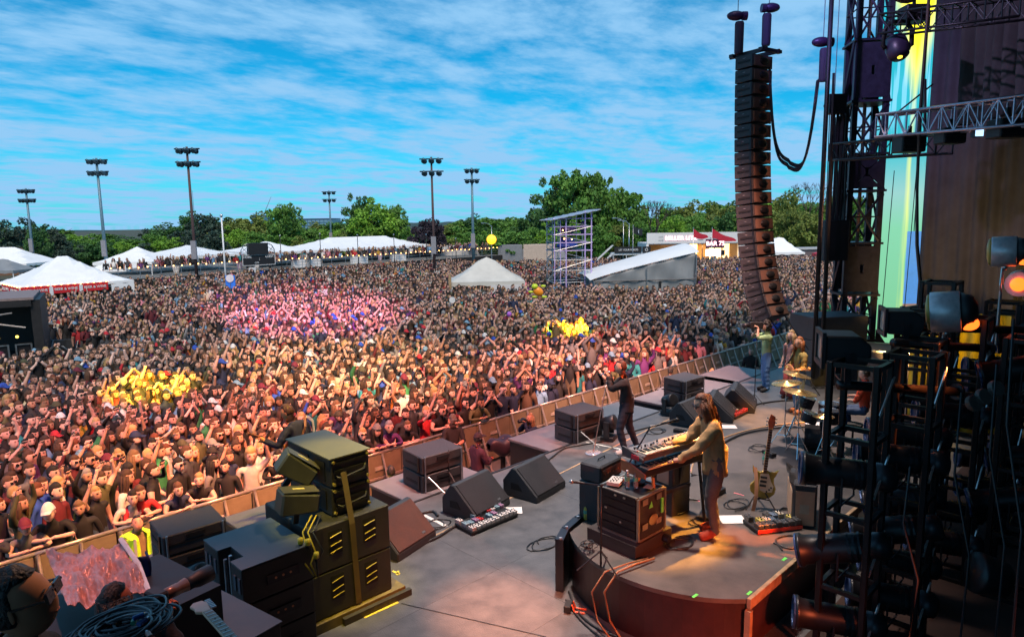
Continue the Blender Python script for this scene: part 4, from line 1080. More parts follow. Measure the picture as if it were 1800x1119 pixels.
def mass(plist, tset, name, midrange):
    Vl = []; Tl = []; Cl = []; o = 0
    for (dep, x, y, row, px, py) in plist:
        pal, info = palette(NR); pz = pose_names[int(NR.choice(9, p=pose_p))] if dep < 42 or NR.random() < .22 else 'arms down'
        h = 'long' if NR.random() < .36 else 'short'
        if midrange:
            c_ = int(NR.random() < .15); key = (pz, h, c_)
            if NR.random() < .07: key = (pz, 'curly', 0)
        else: key = (pz, h)
        V, T, TZ = tset[key]; a = face_dir(x, y); s = NR.uniform(.94, 1.13)
        if midrange and NR.random() < .012: s2 = .55
        else: s2 = 0
        ca, sa = math.cos(a), math.sin(a)
        W_ = V*s*np.array([NR.uniform(.95, 1.12), 1, 1]); X = W_[:, 0]*ca-W_[:, 1]*sa+x; Y = W_[:, 0]*sa+W_[:, 1]*ca+y
        Vl.append(np.stack([X, Y, W_[:, 2]+s2], 1)); Tl.append(T+o); Cl.append(pal[TZ]); o += len(V)
    V = np.vstack(Vl); T = np.vstack(Tl); C = np.vstack(Cl)
    me = bpy.data.meshes.new(name); me.vertices.add(len(V)); me.vertices.foreach_set('co', V.astype(np.float32).ravel())
    me.loops.add(len(T)*3); me.loops.foreach_set('vertex_index', T.ravel()); me.polygons.add(len(T)); me.polygons.foreach_set('loop_start', np.arange(len(T))*3); me.polygons.foreach_set('loop_total', np.full(len(T), 3))
    me.polygons.foreach_set('use_smooth', np.ones(len(T), bool)); me.update(calc_edges=True)
    a = me.attributes.new('tint', 'FLOAT_VECTOR', 'FACE'); a.data.foreach_set('vector', C.astype(np.float32).ravel()); me.materials.append(person_mat)
    ob_ = bpy.data.objects.new(name, me); COL.objects.link(ob_); print(name, len(T)); return ob_
def massall():
    a = [p for p in rest if p[0] < 38]; b = [p for p in rest if p[0] >= 38]
    V = mass(a, TM, 'crowd', True); W_ = mass(b, TF, 'far_crowd', False)
    tag(V, 'dense festival crowd filling the field behind the front rows', 'crowd', kind='stuff'); tag(W_, 'far part of the crowd reaching back to the tents and the bar', 'crowd', kind='stuff')
massall()
# visitors seated and standing on the VIP deck
gl_ = []
for i in range(190):
    u_ = NR.uniform(-6, L2-2); v_ = NR.uniform(.6, 3.4); p = A0+dirv*float(u_)+vipn*float(v_); gl_.append((70, p.x, p.y, 0, 0, 0))
vo = mass(gl_, TF, 'deck_visitors', False); vo.location.z = DK; tag(vo, 'visitors standing along the rail of the VIP deck', 'crowd', kind='stuff')
# ================================================================== STAGE AND GEAR
wedge_m = mat('textured_black_box', (.028, .03, .036), .6, var=.25, bump=.25, bscale=220)
grille_m = mat('speaker_grille', (.022, .02, .024), .6, .2, var=.3, vscale=3, bump=.6, bscale=420)
handle_m = mat('handle_recess', (.006, .006, .007), .7)
# ---- crowd barrier
barm = mat('barrier_plywood', (.17, .14, .09), .7, var=.25, vscale=2.5, bump=.1, bscale=30); bart = mat('barrier_aluminium', (.42, .38, .34), .4, .6, var=.15)
bar_t = thing('crowd_barrier', 'long crowd barricade of tan panels with slanted braces along the pit', 'barrier', (0, FENCE_Y, 0))
pw = 1.22; nb = 30; x0b = -3.0
pn = MB().bb(0, -.02, .12, pw-.03, .02, 1.18).build('panel', barm, bar_t, bev=.004)
rl = MB().cyl((0, 0, 1.22), (pw, 0, 1.22), .035, n=8).build('top_rail', bart, bar_t, smooth=True)
br_ = MB().tube([(.04, -.045, 1.2), (.04, -.07, 1.1), (.04, -.50, .06), (.04, -.56, .05)], .028, 6).build('brace', bart, bar_t)
fp = MB().bb(.0, -.95, .0, pw-.04, -.04, .045).build('step_plate', mat('step_plate', (.2, .2, .19), .5, .6), bar_t)
hb = MB().bb(.45, -.045, .82, .72, -.022, .90).build('cable_slot', mat('slot_bracket', (.36, .33, .28), .5), bar_t)
mr = MB().bb(0, -.05, .60, pw, -.022, .65).build('mid_rail', bart, bar_t)
for o in (pn, rl, br_, fp, hb, mr): o.location.x = x0b
for i in range(1, nb):
    for o in (pn, rl, br_, fp, hb, mr):
        c = o.copy(); COL.objects.link(c); c.parent = bar_t; c.location = (x0b+pw*i, 0, 0)
for i in range(nb):
    c = br_.copy(); COL.objects.link(c); c.parent = bar_t; c.location = (x0b+pw*i+pw/2, 0, 0)
# pit floor with litter
tag(MB().bb(-4, EDGE_Y+.05, .0, 38, FENCE_Y+.1, .012).build('pit_floor', mat('pit_flooring', (.16, .13, .12), .85, var=.4, vscale=3)), kind='structure')
lit = MB()
for i in range(260):
    x, y = RNG.uniform(2, 28), RNG.uniform(EDGE_Y+.4, FENCE_Y-.2); s_ = RNG.uniform(.03, .09)
    lit.box((x, y, .03), (s_, s_*.7, .01), RNG.random()*6)
tag(lit.build('litter', mat('paper_litter', (.6, .5, .5), .8, var=.5)), 'cups and paper scraps trodden into the pit floor', 'litter', kind='stuff')
# second low barricade by the side stage
t = thing('crowd_barrier', 'short aluminium barricade beside the black side stage in the crowd', 'barrier', (7.2, 38.5, 0), rad(-35))
for i in range(5):
    MB().bb(i*1.1, 0, .0, i*1.1+1.05, .05, 1.15).build('panel', STEEL, t); MB().cyl((i*1.1+.1, -.02, 1.1), (i*1.1+.1, -.7, .05), .03, n=6).build('brace', ALU, t)

# ---- side stage (black roofed structure on the left, in the crowd)
ss = thing('side_stage', 'black roofed side stage with two white framed cases cut by the photo edge', 'stage', (*(lambda q: (q.x, q.y))(D(15, 600, 29)), 0), rad(-14))
MB().bb(-2.5, -.5, 0, 1.05, 3, .9).build('floor', BLACK, ss)
MB().bb(-2.5, -.9, 3.52, 1.1, 3.2, 3.62).build('roof', mat('pinkish_grey_roof', (.22, .17, .17), .7), ss)
m = MB().bb(-2.5, -.95, 3.25, 1.0, -.88, 3.5); m.build('fascia', BLACK, ss)
MB().bb(.95, -.8, 0, 1.3, 3, 3.5).build('side_curtain', BLACK, ss)
MB().bb(-2.5, 2.9, .9, 1.0, 3, 3.5).build('back_curtain', BLACK, ss)
for a, b in (((-2.4, -.7, 2.7), (.3, -.7, 3.0)), ((-2.4, -.7, 3.1), (.7, -.7, 2.35)), ((-2.4, -.7, 3.3), (-.2, -.7, 2.8))): MB().cyl(a, b, .035, n=6).build('brace_tube', mat('pale_tube', (.45, .4, .38), .5), ss)
for x in (-.25, .55):
    fr_ = MB(); fr_.bb(x-.3, -.5, .95, x+.3, -.44, 1.0).bb(x-.3, -.5, 1.6, x+.3, -.44, 1.65).bb(x-.3, -.5, 1.0, x-.24, -.44, 1.6).bb(x+.24, -.5, 1.0, x+.3, -.44, 1.6)
    fr_.build('case_frame', ALU, ss); MB().bb(x-.24, -.42, .98, x+.24, .1, 1.62).build('case_body', DKMETAL, ss)
for x in (-.3, .35): MB().ball((x, -.4, 1.95), .06, 8, 5).build('lamp', mat('amber_lamp', (.8, .5, .1), emit=(1, .7, .1), estr=2), ss)

# ---- small line-array style boxes (front fills): trapezoid side, grille front (towards +y), back to us
def fill_box(parent, w, h, d, z, tilt=0, name='speaker_box'):
    """one cabinet: wide in x, deep in y, face +y"""
    e = bpy.data.objects.new(name, MB().prism([(-d/2, 0), (d/2, .0), (d/2, h), (-d/2, h*.93)], -w/2, w/2, 'X').build('tmp_'+name, wedge_m).data)
    bpy.data.objects.remove(bpy.data.objects['tmp_'+name]); COL.objects.link(e); e.parent = parent; e.location = (0, 0, z)
    md = e.modifiers.new('edge', 'BEVEL'); md.width = .012; md.segments = 1; md.limit_method = 'ANGLE'
    for s in (-1, 1):
        MB().bb(s*(w/2)+s*.001, -d*.3, h*.36, s*(w/2+.012), d*.3, h*.5).build('side_rib', handle_m, e)
        MB().bb(s*(w/2)+s*.001, -d*.38, h*.06, s*(w/2+.02), -d*.30, h*.9).build('rigging_plate', DKMETAL, e)
    MB().bb(-w*.42, -d/2-.012, h*.42, w*.42, -d/2-.001, h*.5).build('rear_rib', DKMETAL, e)
    MB().bb(-w*.15, -d/2-.02, h*.62, w*.15, -d/2-.001, h*.8).build('rear_plate', DKMETAL, e)
    MB().bb(-w/2+.02, d/2+.001, .02, w/2-.02, d/2+.012, h-.02).build('grille', grille_m, e)
    return e
def fill_pair(label, px, py, z, w, h, d, rz, n=2, top=None):
    p = P(px, py, z); t = thing('speaker_stack', label, 'speaker', (p.x, p.y, z), rz, group='front fill speakers')
    for k in range(n): fill_box(t, w, h, d, k*(h+.012))
    for sx_ in (-1, 1):
        MB().cyl((sx_*(w/2-.05), -d/2-.02, .0), (sx_*(w/2-.05), -d/2-.02, n*h), .014, n=6).build('rigging_rod', STEEL, t)
    return t
f1 = fill_pair('two small black speakers stacked in front of the photographer in shorts', 762, 846, 1.98, .86, .31, .62, rad(-4))
f2 = fill_pair('pair of stacked black speakers beside the microphone stand', 1018, 768, 1.98, .86, .31, .60, rad(-4))
f3 = fill_pair('farther pair of stacked black speakers in front of the grey shirted guard', 1202, 704, 1.98, .86, .31, .6, rad(-4))
f4 = fill_pair('black speaker pair leaning out beside the hi-vis vest guard', 336, 985, 1.98, .80, .29, .62, rad(-4))
for (fx, w_) in ((f1, .5), (f2, .5), (f4, .6)):
    tube_ = MB().tube([(-.35, -.38, .28), (-.2, -.8, -.02)], .008, 5); tube_.build('strap_wire', STEEL, fx)

# ---- wedge monitors
def wedge(label, px, py, rz, w=.78, z=DECK, m=wedge_m, gm=grille_m, s=1.0):
    """floor monitor: sloping grille looks towards local -y"""
    p = P(px, py, z); t = thing('wedge_monitor', label, 'speaker', p, rz, group='wedge monitors')
    h, d = .46*s, .64*s
    prof_ = [(-d/2, 0), (d/2, 0), (d/2, h*.52), (d/2-.17*s, h), (d/2-.24*s, h), (-d/2, h*.22)]
    MB().prism(prof_, -w/2, w/2, 'X').build('cabinet', m, t, bev=.014)
    a = Vector((0, -d/2, h*.22)); b = Vector((0, d/2-.24*s, h)); dr = (b-a); nrm = Vector((0, -dr.z, dr.y)).normalized()
    c = (a+b)/2+nrm*.008; R = Matrix.Rotation(math.atan2(dr.z, dr.y), 3, 'X')
    MB().box(c, (w-.06, dr.length-.03, .014), R=R).build('grille', gm, t)
    MB().box(a+dr*.12+nrm*.018+Vector((w*.22, 0, 0)), (.06, .03, .004), R=R).build('badge', ALU, t)
    for s_ in (-1, 1):
        MB().prism([(-.05*s, h*.28), (.16*s, h*.28), (.16*s, h*.50), (.02*s, h*.50)], s_*(w/2)+s_*.001 if s_ > 0 else -w/2-.006, s_*(w/2)+.006 if s_ > 0 else -w/2-.001, 'X').build('handle', handle_m, t)
    return t
brn_g = mat('brown_lit_grille', (.10, .035, .022), .6, .2, var=.25, bump=.5, bscale=420)
wedge('wedge monitor facing the stage beside the white effects board', 838, 893, rad(8), .86, s=1.08)
wedge('wedge monitor between the pit cameraman and the orange tape line', 940, 862, rad(8), .86, s=1.08)
wedge('wedge monitor with a rust coloured face next to the tall speaker stack', 700, 955, rad(14), .84, gm=brn_g, s=1.12)
wedge('wedge monitor partly hidden behind the long haired keyboard player', 1218, 742, rad(2), .86, s=1.1)
wedge('wedge monitor behind the keyboard player, paired with the farther one', 1262, 732, rad(22), .9, s=1.15)
wedge('farthest wedge monitor near the red pedals and cameraman', 1300, 716, rad(22), .9, s=1.15)
# small beam lamp on the stage lip
def floor_spot(label, px, py, rz, s=1.0, z=DECK):
    p = P(px, py, z); t = thing('floor_spotlight', label, 'spotlight', p, rz)
    MB().bb(-.14*s, -.12*s, 0, .14*s, .12*s, .08*s).build('base', BLACK, t, bev=.01)
    for sx_ in (-1, 1): MB().bb(sx_*.155*s-.015, -.05*s, .081*s, sx_*.155*s+.015, .05*s, .36*s).build('yoke_arm', BLACK, t)
    q = Quaternion((1, 0, 0), rad(70))
    MB().lathe([(.06*s, -.14*s), (.12*s, -.12*s), (.135*s, .05*s), (.14*s, .13*s), (.12*s, .14*s)], (0, 0, .30*s), 16, q).build('lamp_body', DKMETAL, t, smooth=True)
    return t
floor_spot('small black floor spotlight standing between the mic stand and the singer', 1070, 772, rad(20), 1.15)
floor_spot('small black floor spotlight beside the wedge behind the keyboard player', 1176, 728, rad(-10), 1.1)
floor_spot('small black floor spotlight next to the wide speaker stack', 345, 1052, rad(30), 1.0)

# ---- pedalboards
def pedalboard(label, px, py, rz, w, d, cols_, z=DECK, seed=1, base=BLACK, stripe=None):
    p = P(px, py, z); t = thing('pedalboard', label, 'pedalboard', p, rz); r = random.Random(seed)
    MB().box((0, 0, .04), (w, d, .05)).build('board', base, t, bev=.008)
    n = int(w/.085)
    for row_ in range(3):
        for i in range(n):
            if row_ and r.random() < .3: continue
            x = -w/2+.05+i*(w-.1)/(n-1); y = -d/2+.06+row_*(d-.12)/2; cl = r.choice(cols_) if row_ else cols_[0]
            h_ = .045+.02*r.random(); MB().bb(x-.036, y-.055, .066, x+.036, y+.055, .066+h_).build('pedal', mat('pedal_%s_%02d' % ('c', hash(cl) % 97), cl, .4), t, bev=.004)
            kn = MB(); kn.cyl((x-.015, y+.02, .067+h_), (x-.015, y+.02, .082+h_), .008, n=6).cyl((x+.015, y+.02, .067+h_), (x+.015, y+.02, .082+h_), .008, n=6).cyl((x, y-.03, .067+h_), (x, y-.03, .08+h_), .01, n=6); kn.build('knob', BLACK if cl[0] > .3 else ALU, t)
    if stripe: MB().box((0, -d/2-.004, .04), (w, .006, .045)).build('front_stripe', stripe, t)
    return t
wh_ = (.55, .5, .48); pedalboard('white switcher board of many effect pedals with one red pedal', 856, 917, rad(-2), .92, .42, [wh_, (.5, .03, .03), (.2, .3, .35), (.1, .1, .12), wh_, (.3, .15, .25)], seed=4)
pedalboard('dark pedalboard with red pedals below the cameraman mic stand', 1293, 727, rad(3), .95, .42, [(.35, .03, .03), (.05, .05, .06), (.3, .28, .26), (.45, .05, .04)], seed=6)
# papers
for lb, px, py, z, rz in (('white set list sheet beside the white effects board', 900, 897, DECK, .3), ('set list sheets lying by the stage edge beyond the wedges', 939, 817, DECK, .1), ('set list sheet on the deck in front of the red pedals', 1281, 750, DECK, .2), ('white set list page on the riser behind the keyboard player', 1287, 913, 2.65, .3)):
    p = P(px, py, z); t = thing('paper_sheet', lb, 'paper', (p.x, p.y, z+.006), rz+.5); MB().bb(-.12, -.16, 0, .12, .16, .002).build('sheet', mat('white_paper', (.75, .72, .7), .7, var=.03), t)

# ---- round keyboard riser (turntable) with curved skirt and a cut off side
riserm = mat('riser_top', (.085, .07, .062), .55, var=.4, vscale=2.2, bump=.15, bscale=120)
RZ = 2.65
C0 = Vector((8.05, 4.45, 0))
ris = thing('keyboard_riser', 'low round topped riser with a dark red curved skirt and timber edged side', 'riser', (0, 0, 0))
# outline: arc on the near-left side, straight timber edge upstage (y ~ 2.95), then back across
Pn = [P(1262, 1052-0, RZ), P(1312, 1052, RZ)]
cx_, cy_, Rr_ = 7.35, 4.62, 1.78
def circ3(a, b, c):
    ax, ay, bx, by, cx, cy = a.x, a.y, b.x, b.y, c.x, c.y; d = 2*(ax*(by-cy)+bx*(cy-ay)+cx*(ay-by))
    ux = ((ax*ax+ay*ay)*(by-cy)+(bx*bx+by*by)*(cy-ay)+(cx*cx+cy*cy)*(ay-by))/d; uy = ((ax*ax+ay*ay)*(cx-bx)+(bx*bx+by*by)*(ax-cx)+(cx*cx+cy*cy)*(bx-ax))/d
    return Vector((ux, uy, 0)), math.hypot(ux-ax, uy-ay)
pa_, pb_, pc_ = P(1312, 1052, RZ), P(1090, 1012, RZ), P(1002, 935, RZ)
cc_, rr_ = circ3(pa_, pb_, pc_)
a0 = math.atan2(pa_.y-cc_.y, pa_.x-cc_.x); a1 = math.atan2(pc_.y-cc_.y, pc_.x-cc_.x)
if a1 < 0: a1 += 2*PI
if a0 < 0: a0 += 2*PI
if a0 < a1: a0 += 0
arc = []
lo_, hi_ = (a0, a1)
for i in range(25):
    a = lo_+(hi_-lo_)*i/24; arc.append((cc_.x+rr_*math.cos(a), cc_.y+rr_*math.sin(a)))
far_l = P(1040, 905, RZ); far_m = P(1225, 835, RZ); far_r = P(1440, 850, RZ); nr = P(1432, 948, RZ)
far_l2 = P(1130, 858, RZ)
poly = arc + [(far_l.x, far_l.y), (far_l2.x, far_l2.y), (far_m.x, far_m.y), (far_r.x+1.2, far_r.y), (nr.x+1.6, pa_.y)]
print('riser', cc_, rr_, [tuple(round(q, 2) for q in v) for v in poly[::6]])
MB().prism(poly, RZ-.05, RZ).build('top', riserm, ris)
skm = mat('dark_skirt', (.045, .014, .012), .42, var=.5, vscale=1.4)
poly_i = [((x-cc_.x)*.985+cc_.x, (y-cc_.y)*.985+cc_.y) for x, y in poly]
MB().prism(poly_i, DECK+.002, RZ-.051).build('skirt', skm, ris)
ex0, ex1 = pa_.x, nr.x+1.6
for i in range(3):
    xa = ex0+(ex1-ex0)*i/3; xb = ex0+(ex1-ex0)*(i+1)/3-.01
    MB().bb(xa, pa_.y-.05, RZ-.10, xb, pa_.y-.004, RZ+.012).build('edge_board', wood, ris, bev=.004)
MB().bb(ex0-.03, pa_.y-.06, DECK, ex0+.03, pa_.y-.0, RZ-.11).build('corner_post', wood, ris)
# raised curved black lip on the left side (segment of turntable ring)
lip = thing('curved_kerb', 'curved black metal kerb bolted round the corner of the riser', 'kerb', (0, 0, 0))
pts_l = [P(x, y, RZ+.02) for x, y in ((990, 950), (1000, 930), (1020, 912), (1043, 900))]
m = MB()
for a, b in zip(pts_l, pts_l[1:]):
    d_ = (b-a); n_ = Vector((-d_.y, d_.x, 0)).normalized()*.10
    m.prism([(a.x, a.y), (b.x, b.y), (b.x+n_.x, b.y+n_.y), (a.x+n_.x, a.y+n_.y)], DECK+.01, RZ+.03)
m.build('kerb_body', mat('blue_black_steel', (.02, .024, .034), .4, .4), lip)
for a in pts_l: MB().cyl((a.x, a.y+.04, RZ+.03), (a.x, a.y+.04, RZ+.05), .02, n=8).build('bolt', STEEL, lip)
for x, y in ((1220, 1050), (1378, 985), (1316, 1045)): 
    a = P(x, y, RZ+.004); MB().bb(a.x, a.y, RZ+.001, a.x+.09, a.y+.03, RZ+.004).build('tape_mark', tapeg, ris)
for x, y in ((1212, 876), (1290, 866)):
    a, b = P(x, y, RZ), P(x+18, y+5, RZ); MB().tube([(a.x, a.y, RZ+.003), (b.x, b.y, RZ+.003)], .006, 4).build('tape_mark', tapep, ris)
# second riser bay: dark curved pit wall behind the player, and drum riser deck beyond
dr0 = thing('drum_riser', 'low dark drum riser with a curved edge beyond the keyboard riser', 'riser', (0, 0, 0))
c1, c2, c3 = P(1430, 742, 2.25), P(1285, 765, 2.25), P(1215, 832, 2.25)
q_c, q_r = circ3(c1, c2, c3); print('drum riser', q_c, q_r)
a0 = math.atan2(c3.y-q_c.y, c3.x-q_c.x); a1 = math.atan2(c1.y-q_c.y, c1.x-q_c.x)
pl = [(q_c.x+q_r*math.cos(a0+(a1-a0)*i/18), q_c.y+q_r*math.sin(a0+(a1-a0)*i/18)) for i in range(19)]
last = P(1430, 742, 2.25)
pl += [(last.x+4, last.y-1.0), (last.x+4, 3.1), (pl[0][0]+.6, 3.35)]
MB().prism(pl, DECK+.003, 2.25).build('platform', mat('drum_deck', (.075, .062, .06), .6, var=.3, vscale=2, bump=.1, bscale=100), dr0)
edge_t = MB().tube([(x, y, 2.262) for x, y in pl[:19]], .014, 5); edge_t.build('edge_strip', tapeo, dr0)

# ---- keyboard rig
kb = P(1165, 885, RZ)
def keyboard(t_name, label, c, yaw, w, d, h, body, z, endm, extra):
    t = thing(t_name, label, 'keyboard', (c[0], c[1], z), yaw)
    MB().box((0, 0, h/2), (w, d, h)).build('body', body, t, bev=.012)
    for s in (-1, 1): MB().prism([(-d/2-.015, -.01), (d/2+.02, -.01), (d/2+.02, h+.045), (d*.15, h+.035), (-d/2-.015, h*.55)], s*(w/2+.003) if s > 0 else -w/2-.03, s*(w/2+.03) if s > 0 else -w/2-.003, 'X').build('end_cheek', endm, t, bev=.008)
    n = int(w/.0245); kw = (w-.08)/n
    ky = MB().bb(0, 0, 0, kw-.0022, .145, .016).build('key', mat('ivory_keys', (.72, .6, .42), .35, var=.04), t); ky.location = (-w/2+.04, -d/2-.004, h+.001)
    bk = MB().bb(0, 0, 0, .012, .09, .026).build('black_key', BLACK, t); first_b = True
    for i in range(n):
        if i: c_ = ky.copy(); COL.objects.link(c_); c_.parent = t; c_.location = (-w/2+.04+kw*i, -d/2-.004, h+.001)
        if i % 7 in (0, 1, 3, 4, 5):
            loc = (-w/2+.04+kw*(i+1)-.006, -d/2+.052, h+.002)
            if first_b: bk.location = loc; first_b = False
            else: c_ = bk.copy(); COL.objects.link(c_); c_.parent = t; c_.location = loc
    MB().box((0, d*.22, h+.006), (w-.05, d*.5, .012)).build('control_panel', extra[0], t)
    if extra[1]: MB().box((0, -.0+d*.0-.02, h+.014), (w-.06, .02, .006)).build('red_trim', extra[1], t)
    r = random.Random(len(label))
    for i in range(26):
        x = -w/2+.08+(w-.16)*i/25; y = d*(.1+.27*r.random())
        MB().cyl((x, y, h+.012), (x, y, h+.03+.012*r.random()), .008+.005*r.random(), n=7).build('knob', r.choice([ALU, BLACK, mat('amber_led', (.8, .4, .05), emit=(1, .45, .05), estr=1.5)]) if i % 9 == 4 else (ALU if i % 2 else BLACK), t)
    return t
# orientation: the player stands on the upstage-right side facing downstage-left; keyboards run along the line seen from (1100,770) to (1240,740)
ku0, ku1 = P(1115, 832, 3.5), P(1234, 796, 3.5)
kyaw = math.atan2(ku1.y-ku0.y, ku1.x-ku0.x)
print('kb', ku0, ku1, kyaw)
KZ1, KZ2 = 3.50, 3.70
woodc = mat('cherry_wood', (.28, .10, .045), .35, var=.3, vscale=8)
k1p = (ku0+ku1)/2; k2p = (P(1116, 806, KZ2)+P(1227, 772, KZ2))/2; KW = min(1.3, (ku1-ku0).length); print('kw', KW)
lower = keyboard('synthesizer', 'lower black synthesizer with cherry wood end cheeks', (k1p.x, k1p.y), kyaw, KW, .38, .09, mat('synth_black', (.02, .02, .022), .4), KZ1, woodc, (mat('synth_panel', (.03, .03, .034), .35), None))
upper = keyboard('stage_piano', 'upper grey stage keyboard with a thin red stripe above its keys', (k2p.x, k2p.y), kyaw, KW*.95, .32, .07, mat('piano_grey', (.14, .12, .12), .4), KZ2, mat('piano_end', (.07, .06, .06), .5), (mat('piano_panel', (.2, .17, .16), .35), mat('red_trim', (.5, .04, .02), .4)))
MB().box((-KW*.475-.034, -.05, .035), (.006, .12, .05)).build('red_end_label', mat('red_end', (.5, .02, .04), .4), upper)
ks = thing('keyboard_stand', 'dark keyboard stand with pale timber legs under both keyboards', 'stand', (k1p.x, k1p.y, RZ), kyaw)
amber = mat('varnished_timber', (.42, .22, .07), .4, var=.25, vscale=6)
hh = KZ1-RZ
for s in (-.42, .40):
    for yy in (-.12, .14): MB().tube([(s, yy, hh), (s*1.05, yy*1.9, 0)], .022, 6).build('leg', amber if s < 0 else BLACK, ks)
    MB().bb(s-.02, -.16, hh-.04, s+.02, .18, hh-.002).build('bracket', BLACK, ks)
    MB().tube([(s*.95, .16, hh-.03), (s*.95, .20, hh+.08), (s*.95, .18, KZ2-RZ-.01), (s*.95, -.08, KZ2-RZ-.01)], .014, 6).build('upper_tier_arm', BLACK, ks)
MB().bb(-.42, .0, .45, .4, .04, .5).build('cross_bar', BLACK, ks)
# column speaker / case behind stand
p = P(1190, 905, RZ); t = thing('speaker_cabinet', 'tall narrow black cabinet under the keyboards on the player side', 'cabinet', (p.x+.1, p.y+.15, RZ), kyaw); MB().bb(-.17, -.17, 0, .17, .17, .78).build('body', wedge_m, t, bev=.01); MB().bb(-.175, -.10, .42, -.171, .1, .62).build('label_plate', mat('pale_label', (.35, .3, .22), .6), t)
# rack case beside
rk = P(1142, 962, RZ)
rack = thing('rack_case', 'black road case rack with latches, bottles and a mixer on its lid', 'case', (rk.x, rk.y, RZ), rad(-2))
casem = mat('case_laminate', (.022, .02, .022), .45, var=.3); alum = mat('case_edging', (.38, .33, .26), .35, .8)
X0, X1, Y0, Y1, Z0, Z1 = -.26, .26, -.02, .56, .17, .68
MB().bb(X0, Y0, Z0, X1, Y1, Z1).build('shell', casem, rack)
ed = MB()
for x in (X0, X1):
    for y in (Y0, Y1): ed.bb(x-.014, y-.014, Z0, x+.014, y+.014, Z1)
ed2 = MB()
for z in (Z0, Z1):
    for y in (Y0, Y1): ed2.bb(X0+.014, y-.0145, z-.0135, X1-.014, y+.0145, z+.0135)
    for x in (X0, X1): ed2.bb(x-.0145, Y0+.015, z-.0130, x+.0145, Y1-.015, z+.0130)
ed.build('corner_edging', alum, rack); ed2.build('edge_extrusion', alum, rack)['kind'] = 'stuff'
# open front is the -x side: rack units
for i, z in enumerate((.20, .30, .40, .50, .60)):
    MB().bb(X0-.02, Y0+.03, z, X0-.0146, Y1-.03, z+.085).build('rack_unit', mat('rack_face', (.018, .017, .02), .35, .3), rack)
for y, z in ((.15, .64), (.28, .64), (.42, .45), (.2, .33)): MB().bb(X0-.03, y, z, X0-.021, y+.03, z+.02).build('socket', ALU, rack)
for (x, z) in ((-.15, .32), (.12, .32), (-.15, .62), (.12, .62)): MB().bb(x-.05, Y0-.022, z-.035, x+.05, Y0-.0146, z+.035).build('latch', alum, rack)
MB().ball((.02, Y0-.015, .36), .09, 10, 6, (1, .1, .75)).build('butterfly_latch', mat('brass_latch', (.55, .45, .22), .3, .8), rack)
MB().bb(.16, Y0-.03, .40, .2, Y0-.016, .58).build('green_tag', tapeg, rack); MB().prism([(-.08, .52), (.0, .52), (-.03, .6)], Y0-.02, Y0-.016, 'Y').build('green_mark', tapeg, rack)
ba = MB().bb(-.36, -.06, .0, .36, .66, .155); ba.build('power_unit', mat('power_unit_black', (.03, .025, .025), .5), rack); MB().lathe([(.05, -.03), (.055, 0), (.045, .05)], (.2, -.09, .08), 12, Quaternion((1, 0, 0), rad(90))).build('dial', DKMETAL, rack)
def on_rack(x, y): M = Matrix.Rotation(rad(-2), 4, 'Z'); q = M @ Vector((x, y, 0)); return (rk.x+q.x, rk.y+q.y, RZ+Z1+.0146)
t = thing('small_mixer', 'small white mixer lying on the rack case lid', 'mixer', on_rack(-.08, .45), .3); MB().box((0, 0, .025), (.22, .16, .05)).build('body', mat('mixer_white', (.5, .45, .4), .4), t, bev=.006)
for i in range(10): MB().cyl((-.09+.02*i, .03-.03*(i % 3), .051), (-.09+.02*i, .03-.03*(i % 3), .066), .006, n=6).build('knob', BLACK, t)
def bottle(label, loc, cap_m, body_m, h=.21, r=.031):
    t = thing('water_bottle', label, 'bottle', loc)
    MB().lathe([(r*.9, 0), (r, .01), (r, h*.35), (r*.93, h*.42), (r, h*.5), (r, h*.68), (r*.45, h*.88), (r*.4, h*.92)], n=12).build('bottle_body', body_m, t, smooth=True)
    MB().cyl((0, 0, h*.925), (0, 0, h), r*.46, n=10).build('screw_cap', cap_m, t); MB().lathe([(r+.001, h*.4), (r+.001, h*.62)], n=12).build('paper_label', mat('green_label', (.1, .4, .3), .5), t); return t
clearp = mat('clear_plastic', (.55, .6, .6), .12, var=.02); clearp.node_tree.nodes['Principled BSDF'].inputs['Transmission Weight'].default_value = .75
bottle('green capped water bottle standing on the rack case', on_rack(-.02, .2), mat('green_cap', (.03, .35, .12), .4), clearp)
bottle('second clear water bottle behind the green capped one', on_rack(-.08, .28), whitep, clearp)
bottle('water bottle on the drum riser beside the guitar neck', P(1343, 815, 2.25), mat('green_cap', (.03,)*3), clearp)
bottle('squat drink bottle standing on the deck beside the amplifier head', P(1030, 912, RZ), mat('green_cap', (.03,)*3), mat('yellow_drink', (.5, .4, .08), .2))
t = thing('paper_cup', 'paper cup in a saucer on the rack case', 'cup', on_rack(.16, .3)); MB().lathe([(.09, 0), (.1, .012), (.03, .013)], n=16).build('saucer', BLACK, t); MB().lathe([(.03, .014), (.036, .08), (.033, .081), (.028, .02)], n=14).build('cup_wall', mat('cup_tan', (.5, .38, .2), .5), t, smooth=True)
t = thing('paper_sheet', 'small notes lying on the rack case lid', 'paper', on_rack(.12, .1), .2); MB().bb(-.07, -.05, 0, .07, .05, .003).build('sheet', mat('cream_paper', (.6, .5, .38), .7), t)
